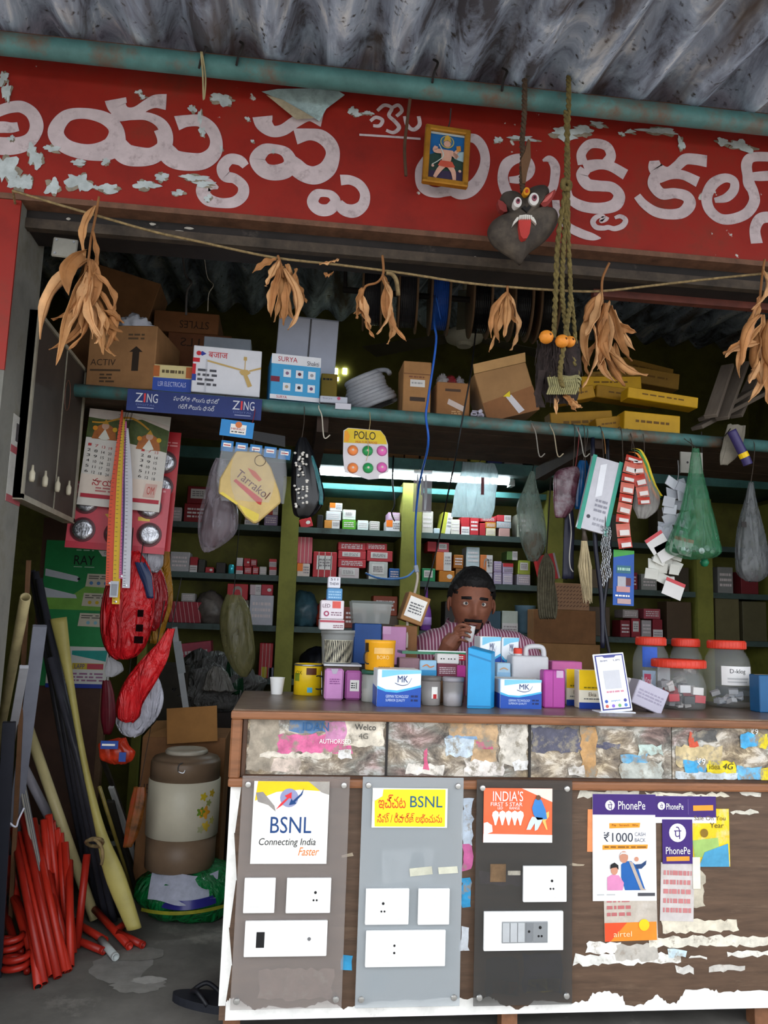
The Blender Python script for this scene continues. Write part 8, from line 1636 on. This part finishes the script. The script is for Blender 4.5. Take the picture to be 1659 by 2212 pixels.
def leaf(par, org, a, b, wpx, seed, Y):
    rng = random.Random(seed); p0 = P(*a, Y)-org; p1 = P(*b, Y+rng.uniform(-.03, .02))-org; d = p1-p0; L_ = d.length; d.normalize()
    side = Vector((d.z, 0, -d.x)).normalized(); s_ = S(p0+org); w = wpx*s_*.66; tw0 = rng.uniform(-1.0, 1.0); tw = rng.uniform(-2.2, 2.2); cb = rng.uniform(-.16, .16)*L_; cy_ = rng.uniform(-.12, .12)*L_; fold = rng.uniform(.5, 1.2)*rng.choice([-1, 1])
    nrm = Vector((0, -1, 0)); curl = rng.uniform(.0, .22)*L_
    def fn(u, v):
        c = p0+(p1-p0)*u+side*cb*math.sin(math.pi*u)+nrm*(cy_*math.sin(math.pi*u)+curl*u**4)
        prof = (math.sin(math.pi*min(1, .04+u*.96))**.7)*(1.05-.35*u)
        an = tw0+tw*(u-.3); sd = side*math.cos(an)+nrm*math.sin(an); nn = nrm*math.cos(an)-side*math.sin(an); t = 2*v-1
        return c+sd*(w*prof*t*.75)+nn*(w*prof*fold*.55*t*t)+nn*(.004*math.sin(u*17+seed)*t)
    mb = MB(); mb.grid(fn, 14, 4); o = mb.build('dried_leaf', LEAFM[seed % 4], par, smooth=True); so = o.modifiers.new('t', 'SOLIDIFY'); so.thickness = .0011
    MB().tube([tuple(fn(i/8, .5)+nrm*.0015) for i in range(9)], [.0016*(1-.08*i) for i in range(9)], 4).build('midrib', LEAFM[3], o)
def bunch(label, top, stem, leaves, Y=YF-.01):
    org = P(*top, Y); o = empty('dried_leaf_bunch', org, label, 'dried leaves', 'dried mango leaf bunches on the string')
    MB().tube(crom([tuple(P(x, y, Y)-org) for x, y in stem], 4), .0035, 6).build('stem', M('8a5c34', .8, .2), o, smooth=True)
    for k, (a, b, w) in enumerate(leaves): leaf(o, org, a, b, w, k*7+len(label)+int(top[0]), Y-.012+.006*(k % 5))
    return o
bunch('largest dried leaf bunch hanging at the left of the string', (210,428), [(214,425),(206,470),(196,520),(190,575)],
 [((205,445),(185,560),20),((200,500),(205,600),14),((190,560),(88,735),30),((188,570),(118,770),30),((190,575),(135,805),26),((185,540),(150,640),40),((192,590),(150,720),32),((196,560),(185,690),34),((195,600),(176,720),28),((200,570),(215,660),26),((200,600),(228,745),26),((205,620),(238,765),24),((205,610),(250,770),22),((208,640),(268,722),22),((198,610),(205,740),24),((206,590),(246,690),20),((215,680),(225,770),20),((225,690),(258,740),20),((206,640),(216,720),18),((212,650),(244,735),18),((210,660),(232,730),16),((186,600),(120,700),22),((188,610),(160,690),20),((192,640),(150,760),20),((214,700),(245,770),16),((222,670),(268,700),16),((200,650),(212,750),18)])
bunch('dried leaf bunch above the sky blue fan box', (600,556), [(600,552),(606,570),(612,600)],
 [((596,560),(545,590),20),((602,562),(574,620),18),((606,570),(585,690),20),((608,575),(592,700),20),((612,575),(605,690),22),((614,580),(622,722),22),((616,572),(640,690),20),((622,570),(640,650),18),((628,590),(662,655),18),((600,600),(582,680),18),((618,610),(612,712),20),((626,600),(636,700),18),((640,580),(645,630),14),((690,570),(733,560),8),((700,590),(720,590),10)])
bunch('small dried leaf bunch above the conduit coil', (826,556), [(826,552),(828,590),(815,610),(790,618),(782,640)],
 [((782,622),(770,690),22),((784,640),(800,712),24),((790,650),(808,732),14),((786,660),(764,680),16),((828,595),(838,690),22),((828,600),(812,728),22),((838,610),(876,742),24),((842,670),(836,746),18),((834,660),(845,720),16)])
bunch('narrow dried leaf bunch left of the hanging pouch', (1096,622), [(1096,618),(1096,632),(1096,640)], [((1094,632),(1058,735),16),((1094,634),(1052,765),18),((1096,636),(1075,745),18),((1098,636),(1096,765),24),((1098,634),(1118,700),24),((1096,640),(1084,735),18)])
bunch('wide dried leaf bunch right of the hanging pouch', (1302,568), [(1316,568),(1302,600),(1300,630),(1302,660)],
 [((1300,630),(1256,735),26),((1296,640),(1258,700),22),((1302,650),(1262,800),26),((1304,655),(1275,760),26),((1300,660),(1290,800),26),((1308,655),(1310,790),28),((1316,650),(1330,780),30),((1322,660),(1352,790),28),((1326,670),(1368,760),26),((1330,700),(1372,720),22),((1318,760),(1392,815),22),((1310,770),(1350,835),20),((1300,760),(1322,830),20),((1290,740),(1265,815),20),((1330,740),(1350,810),20),((1310,690),(1296,790),24),((1280,700),(1255,840),14)])
bunch('dried leaf bunch at the right edge of the string', (1650,565), [(1652,560),(1646,600),(1640,660)],
 [((1648,580),(1622,670),16),((1640,640),(1602,712),20),((1640,660),(1610,740),20),((1636,720),(1556,768),22),((1640,740),(1560,775),20),((1644,680),(1600,790),24),((1648,680),(1622,800),24),((1652,690),(1640,830),26),((1650,740),(1615,870),22),((1655,760),(1645,880),22),((1646,700),(1590,820),18),((1660,690),(1665,820),26),((1640,780),(1612,830),18)])
o = wire('jute_tail', [P(834, 590, YF), P(846, 592, YF), P(856, 606, YF), P(860, 638, YF)], .006, ROPE, 'frayed jute tail hanging beside the small leaf bunch', 'string')
# framed picture
fr = sheet('framed_picture', 'small gold framed devotional print hanging over the sign', 'picture', (915, 268, 1006, 396), 2.085, M('1f5f9a', .4, .2, 6), th=.008, ry=2.6, rx=-4); w, h = W(fr)
for b_ in ((-w/2-.006, w/2+.006, -.012, .008, -.008, .008), (-w/2-.006, w/2+.006, -.012, .008, h-.008, h+.008), (-w/2-.006, -w/2+.010, -.012, .008, -.006, h+.006), (w/2-.010, w/2+.006, -.012, .008, -.006, h+.006)): MB().box(*b_).build('frame_bar', GOLD, fr, bevel=.003)
decal(fr, .09, .05, .93, .09, M('a8b0b0', .4, .1), 'paper_edge', 2); dpoly(fr, [(.08,.5),(.3,.42),(.6,.5),(.92,.4),(.92,.95),(.08,.95)], M('2a4038', .4, .3, 20), 'printed_hills'); dpoly(fr, [(.08,.8),(.92,.74),(.92,.95),(.08,.95)], M('3a3048', .4, .2), 'printed_ground', 2); dpoly(fr, [(.62,.4),(.92,.36),(.92,.56),(.7,.52)], M('9ab4bc', .4, .2), 'printed_cloud', 2)
SKP = M('c89a86', .4, .15, 25)
ddisc(fr, .5, .22, .17, M('b8a860', .4, .1), 'printed_halo', 3); ddisc(fr, .5, .22, .145, M('3a6a8a', .4, .1), 'printed_halo', 4); dpoly(fr, [(.36,.38),(.64,.38),(.62,.56),(.58,.64),(.42,.64),(.38,.56)], SKP, 'printed_torso', 5)
ddisc(fr, .5, .27, .085, SKP, 'printed_face', 6); dpoly(fr, [(.4,.24),(.44,.14),(.5,.1),(.56,.14),(.6,.24),(.5,.2)], M('c0983a', .4, .1), 'printed_crown', 7)
for pts in ([(.4,.42,.12),(.22,.42,.12),(.24,.34,.09)], [(.6,.42,.12),(.76,.5,.11),(.7,.44,.09),(.78,.36,.08)], [(.46,.66,.14),(.34,.78,.12),(.24,.93,.08)], [(.56,.66,.14),(.68,.78,.12),(.72,.94,.08)]): dstroke(fr, pts, SKP, 'printed_limb', 6)
dpoly(fr, [(.36,.6),(.64,.6),(.72,.7),(.5,.72),(.3,.7)], M('b8503c', .4, .15), 'printed_cloth', 7); dstroke(fr, [(.3,.3,.02),(.42,.5,.025),(.3,.62,.02),(.16,.7,.02)], M('b8c0b8', .4, .1), 'printed_scarf', 8); dpoly(fr, [(.72,.3),(.82,.28),(.84,.38),(.74,.4)], M('b87a30', .4, .1), 'printed_mace', 8); ddisc(fr, .18, .72, .035, M('c09a8a', .4, .1), 'printed_lotus', 7); ddisc(fr, .84, .76, .035, M('c09a8a', .4, .1), 'printed_lotus', 7)
MB().tube([(0, .0, h+.004), (.004, -.005, h+.03), (.002, -.02, h+.06)], .002, 5).build('hang_string', DARK, fr); MB().box(-w/2, -w/2+.008, .004, .012, h, h+.006).build('rear_clip', DARK, fr)
# strip and wire loops on the sign
o = wire('dry_stem', [P(886, 212, YF-.03), P(880, 260, YF-.01), P(874, 320, YF), P(877, 380, YF)], .0045, M('4a3424', .9, .3), 'dark dry stem hanging left of the framed picture', 'stem')
o = wire('wire_loop', [P(434, 112, YF-.06), P(438, 160, YF-.055), P(440, 216, YF-.04), P(444, 170, YF-.05), P(436, 112, YF-.06)], .0025, M('a89a72', .6, .2), 'pale wire loop hung over the roof pipe at the left', 'wire')
# twisted rope helper
def twist(name, pts, r, mat, par, turns=40):
    C = crom([tuple(p) for p in pts], 12); n = len(C); L = [0]
    for k in range(2):
        q = []
        for i, p in enumerate(C):
            t = i/(n-1); a = turns*t*2*math.pi+k*math.pi
            p = Vector(p); q.append(p+Vector((math.cos(a)*r*.6, math.sin(a)*r*.6, 0)))
        # refine
        MB().tube(q, r*.75, 6).build(name, mat, par, smooth=True)
# demon mask
YM = 2.045
def z3(x, y): return (880+x/4.366, 240+y/4.366)
OUT = [(1070,1440),(1000,1385),(900,1322),(820,1260),(775,1190),(762,1120),(785,1060),(840,1010),(905,985),(935,960),(890,900),(878,850),(890,790),(930,760),(985,755),(1035,775),(1065,805),(1110,765),(1170,720),(1240,698),(1300,700),(1333,735),(1335,790),(1300,850),(1255,900),(1250,925),(1310,915),(1375,925),(1415,960),(1422,1020),(1400,1090),(1340,1180),(1250,1260),(1160,1325),(1105,1390)]
org = P(*z3(1085, 1040), YM); mk = empty('demon_mask', org, 'black heart shaped demon mask with white fangs and a red tongue', 'mask')
OC = crom([(x, y) for x, y in OUT], 3, True); c0 = (1085, 1050)
def mp(x, y, dy): 
    p = P(*z3(x, y), YM)-org; p.y = dy; return p
rings = [(1, .012), (1, 0), (.93, -.014), (.8, -.026), (.6, -.036), (.35, -.042), (.12, -.044)]; v = []; n = len(OC)
for k, dy in rings:
    for x, y in OC: v.append(mp(c0[0]+(x-c0[0])*k, c0[1]+(y-c0[1])*k, dy))
f = [(j*n+i, j*n+(i+1) % n, (j+1)*n+(i+1) % n, (j+1)*n+i) for j in range(len(rings)-1) for i in range(n)]+[tuple((len(rings)-1)*n+i for i in range(n)), tuple(range(n))[::-1]]
MB().add(v, f).build('face', M('453d36', .75, .35, 16, dirt='5c5246', dscale=9, bump=.3), mk, smooth=True, recalc=True)
def mdisc(x, y, r, dy, col, name, par=mk, asp=1.25):
    pts = [mp(x+r*math.cos(t), y+r*asp*math.sin(t), dy) for t in [2*math.pi*i/20 for i in range(20)]]; q = [p+Vector((0, .02, 0)) for p in pts]
    return MB().add(pts+q, [tuple(range(20))[::-1]]+[(i, (i+1) % 20, (i+1) % 20+20, i+20) for i in range(20)]).build(name, M(col, .5, .1), par)
for x, y, r in ((992,945,38),(1143,915,46)):
    e = mdisc(x, y, r, -.050, 'd8d4d0', 'eye'); mdisc(x+2, y-6, r*.5, -.053, '8a4a58', 'iris', e); mdisc(x+2, y-8, r*.22, -.055, '2a1418', 'pupil', e)
e = mdisc(1080, 838, 30, -.046, 'd8921e', 'forehead_mark'); mdisc(1080, 838, 13, -.049, 'b8401e', 'mark_centre', e)
def mpoly(pts, dy, col, name, th=.012):
    P3 = [mp(x, y, dy) for x, y in pts]; n_ = len(P3); q = [p+Vector((0, th, 0)) for p in P3]
    return MB().add(P3+q, [tuple(range(n_))[::-1], tuple(range(n_, 2*n_))]+[(i, (i+1) % n_, (i+1) % n_+n_, i+n_) for i in range(n_)]).build(name, M(col, .5, .15), mk, recalc=True)
mpoly([(1000,1115),(1030,1105),(1110,1105),(1112,1150),(1098,1240),(1075,1282),(1040,1288),(1018,1260),(1002,1180)], -.053, 'b83a34', 'tongue', .02)
for k in range(7):
    x = 1003+17*k; mpoly([(x, 1070+4*abs(k-3)*.6), (x+14, 1068+4*abs(k-3)*.6), (x+12, 1108), (x+7, 1118), (x+2, 1108)], -.056, 'd8d4cc', 'tooth', .02)
mpoly([(985,1085),(1003,1080),(998,1110),(965,1140),(945,1165),(955,1125)], -.05, 'd8d4cc', 'fang', .02); mpoly([(1118,1075),(1140,1085),(1160,1120),(1165,1148),(1140,1125),(1120,1108)], -.05, 'd8d4cc', 'fang', .02)
mpoly([(840,870),(880,885),(915,920),(925,980),(895,985),(855,960),(838,915)], -.02, '8a3430', 'ear', .02); mpoly([(1220,920),(1260,860),(1320,815),(1362,790),(1366,820),(1330,890),(1290,940),(1255,962)], -.03, '8a3430', 'ear', .03); mpoly([(1232,920),(1280,865),(1340,815),(1325,860),(1280,910)], -.034, 'c0625c', 'ear_lining', .02)
mpoly([(1030,995),(1060,975),(1075,1005),(1095,970),(1120,985),(1080,1040)], -.050, '1a1614', 'nose', .02)
twist('mask_rope', [P(1133, 178, 2.0)-org+Vector((0, .0, .03)), P(1133, 205, 2.0)-org, P(1132, 250, 2.01)-org, P(1128, 300, 2.03)-org, P(1129, 340, YM)-org, P(1127, 385, YM)-org, P(1130, 415, YM)-org], .0065, M('4a3a2c', .9, .3, 60), mk, 14)
mpoly([(1130,280),(1150,300),(1155,470),(1120,600),(1105,700),(1075,700),(1065,470),(1100,400)], -.01, '6a4c34', 'dry_leaf_wrap', .02)
# hanging pouch with oranges on long green brown ropes
pch = empty('charm_pouch', P(1228, 195, 2.0), 'dark hairy charm pouch in a rope net hanging on long ropes', 'charm'); og = pch.location
YPc = 2.02
twist('net_rope', [P(1228, 180, 2.0)-og+Vector((0, 0, .02)), P(1228, 235, 2.0)-og, P(1224, 330, YPc)-og, P(1222, 400, YPc)-og, P(1205, 520, YPc)-og, P(1200, 640, YPc)-og, P(1196, 730, YPc)-og, P(1190, 825, YPc-.03)-og], .0065, TWINE, pch, 22)
twist('net_rope', [P(1222, 240, 2.0)-og, P(1226, 330, YPc)-og, P(1226, 400, YPc)-og, P(1218, 520, YPc)-og, P(1214, 620, YPc)-og, P(1222, 700, YPc)-og, P(1240, 790, YPc-.02)-og], .0065, TWINE, pch, 20)
twist('net_rope', [P(1226, 390, YPc)-og, P(1228, 520, YPc)-og, P(1232, 640, YPc)-og, P(1222, 720, YPc-.03)-og, P(1210, 800, YPc-.06)-og, P(1215, 835, YPc-.06)-og], .006, TWINE, pch, 16)
twist('net_rope', [P(1234, 640, YPc)-og, P(1240, 700, YPc)-og, P(1246, 780, YPc)-og, P(1248, 830, YPc-.02)-og], .005, TWINE, pch, 8)
MB().tube(crom([tuple(P(x, y, YPc-.01)-og) for x, y in ((1218,388),(1230,396),(1228,408),(1216,404),(1218,388))], 4), .008, 6).build('rope_knot', TWINE, pch, smooth=True)
fs_mat = M('2e2422', .9, .4, 40, bump=.6)
hb = bag('hair_bundle', None, None, [(735,1180,1240),(760,1166,1250),(800,1160,1252),(840,1168,1250),(868,1182,1244)], YPc, fs_mat, .55, .12, 11, 71, n=48); hb.parent = pch; hb.location = hb.location-og
mb = MB(); rng = random.Random(17)
for i in range(160):
    x = rng.uniform(1160, 1252); y = rng.uniform(735, 820); L_ = rng.uniform(20, 75); j = rng.uniform(-10, 10)
    dy = YPc-.045+.05*abs(x-1206)/46
    mb.tube([tuple(P(x, y, dy)-og), tuple(P(x+j*.4+3*math.sin(i), y+L_*.5, dy-.006)-og), tuple(P(x+j, y+L_, dy)-og)], [.002, .0018, .0008], 4)
for i in range(40):
    t = i/40; x = 1172-6*math.sin(t*3); mb.tube([tuple(P(1172+rng.uniform(-8, 6), 800, YPc-.03)-og), tuple(P(1160+rng.uniform(-6, 8), 850, YPc-.03)-og), tuple(P(1166+rng.uniform(-8, 12), 880, YPc-.03)-og)], [.002, .0018, .0006], 4)
mb.build('loose_hair', fs_mat, pch)['kind'] = 'stuff'
mb = MB()
for k in range(4):
    y = 822+8*k; mb.tube([tuple(P(1214+36*math.cos(t)*(1-.06*k), y+5*math.sin(t)+2*math.sin(5*t), YPc)-og+Vector((0, -.055*math.sin(t) if math.sin(t) > 0 else .03*abs(math.sin(t)), 0))) for t in [2*math.pi*i/28 for i in range(29)]], .0045, 5)
for k in range(14):
    x = 1184+4.6*k; mb.tube([tuple(P(x, 815, YPc-.052)-og), tuple(P(x+4, 835, YPc-.058)-og), tuple(P(x-2, 852, YPc-.052)-og)], .003, 5)
mb.build('rope_net', M('8a845c', .9, .3, 60), pch)['kind'] = 'stuff'
for k, (a, b, w_) in enumerate((((1205,850),(1200,898),12),((1215,850),(1232,880),14),((1235,862),(1256,882),14),((1228,855),(1244,890),14))): leaf(pch, og, a, b, w_, 90+k, YPc-.03)
for k, (x, y, r_, lb) in enumerate(((1180,728,15.5,'leftmost of the three dried oranges on the charm rope'),(1214,737,15,'middle dried orange with a dark dimple on the charm rope'),(1230,738,13,'rightmost dried orange half hidden on the charm rope'))):
    c_ = P(x, y, YPc-.05 if k < 2 else YPc-.035); s_ = S(c_)*r_
    o = MB().lathe([(s_*math.sin(math.pi*i/14)*(1+.03*math.sin(i*2)), -s_*.95*math.cos(math.pi*i/14)) for i in range(15)], 22).build('dried_orange', M('d8862a', .5, .15, 30, bump=.2), None, smooth=True, loc=c_); tag(o, lb, 'orange', 'dried oranges on the charm')
    MB().lathe([(.0035, 0), (.002, .002), (0, .0015)], 8).build('stem_scar', M('5a3414', .7), o, loc=(s_*.3, -s_*.93, .002), rot=(math.pi/2, 0, 0))
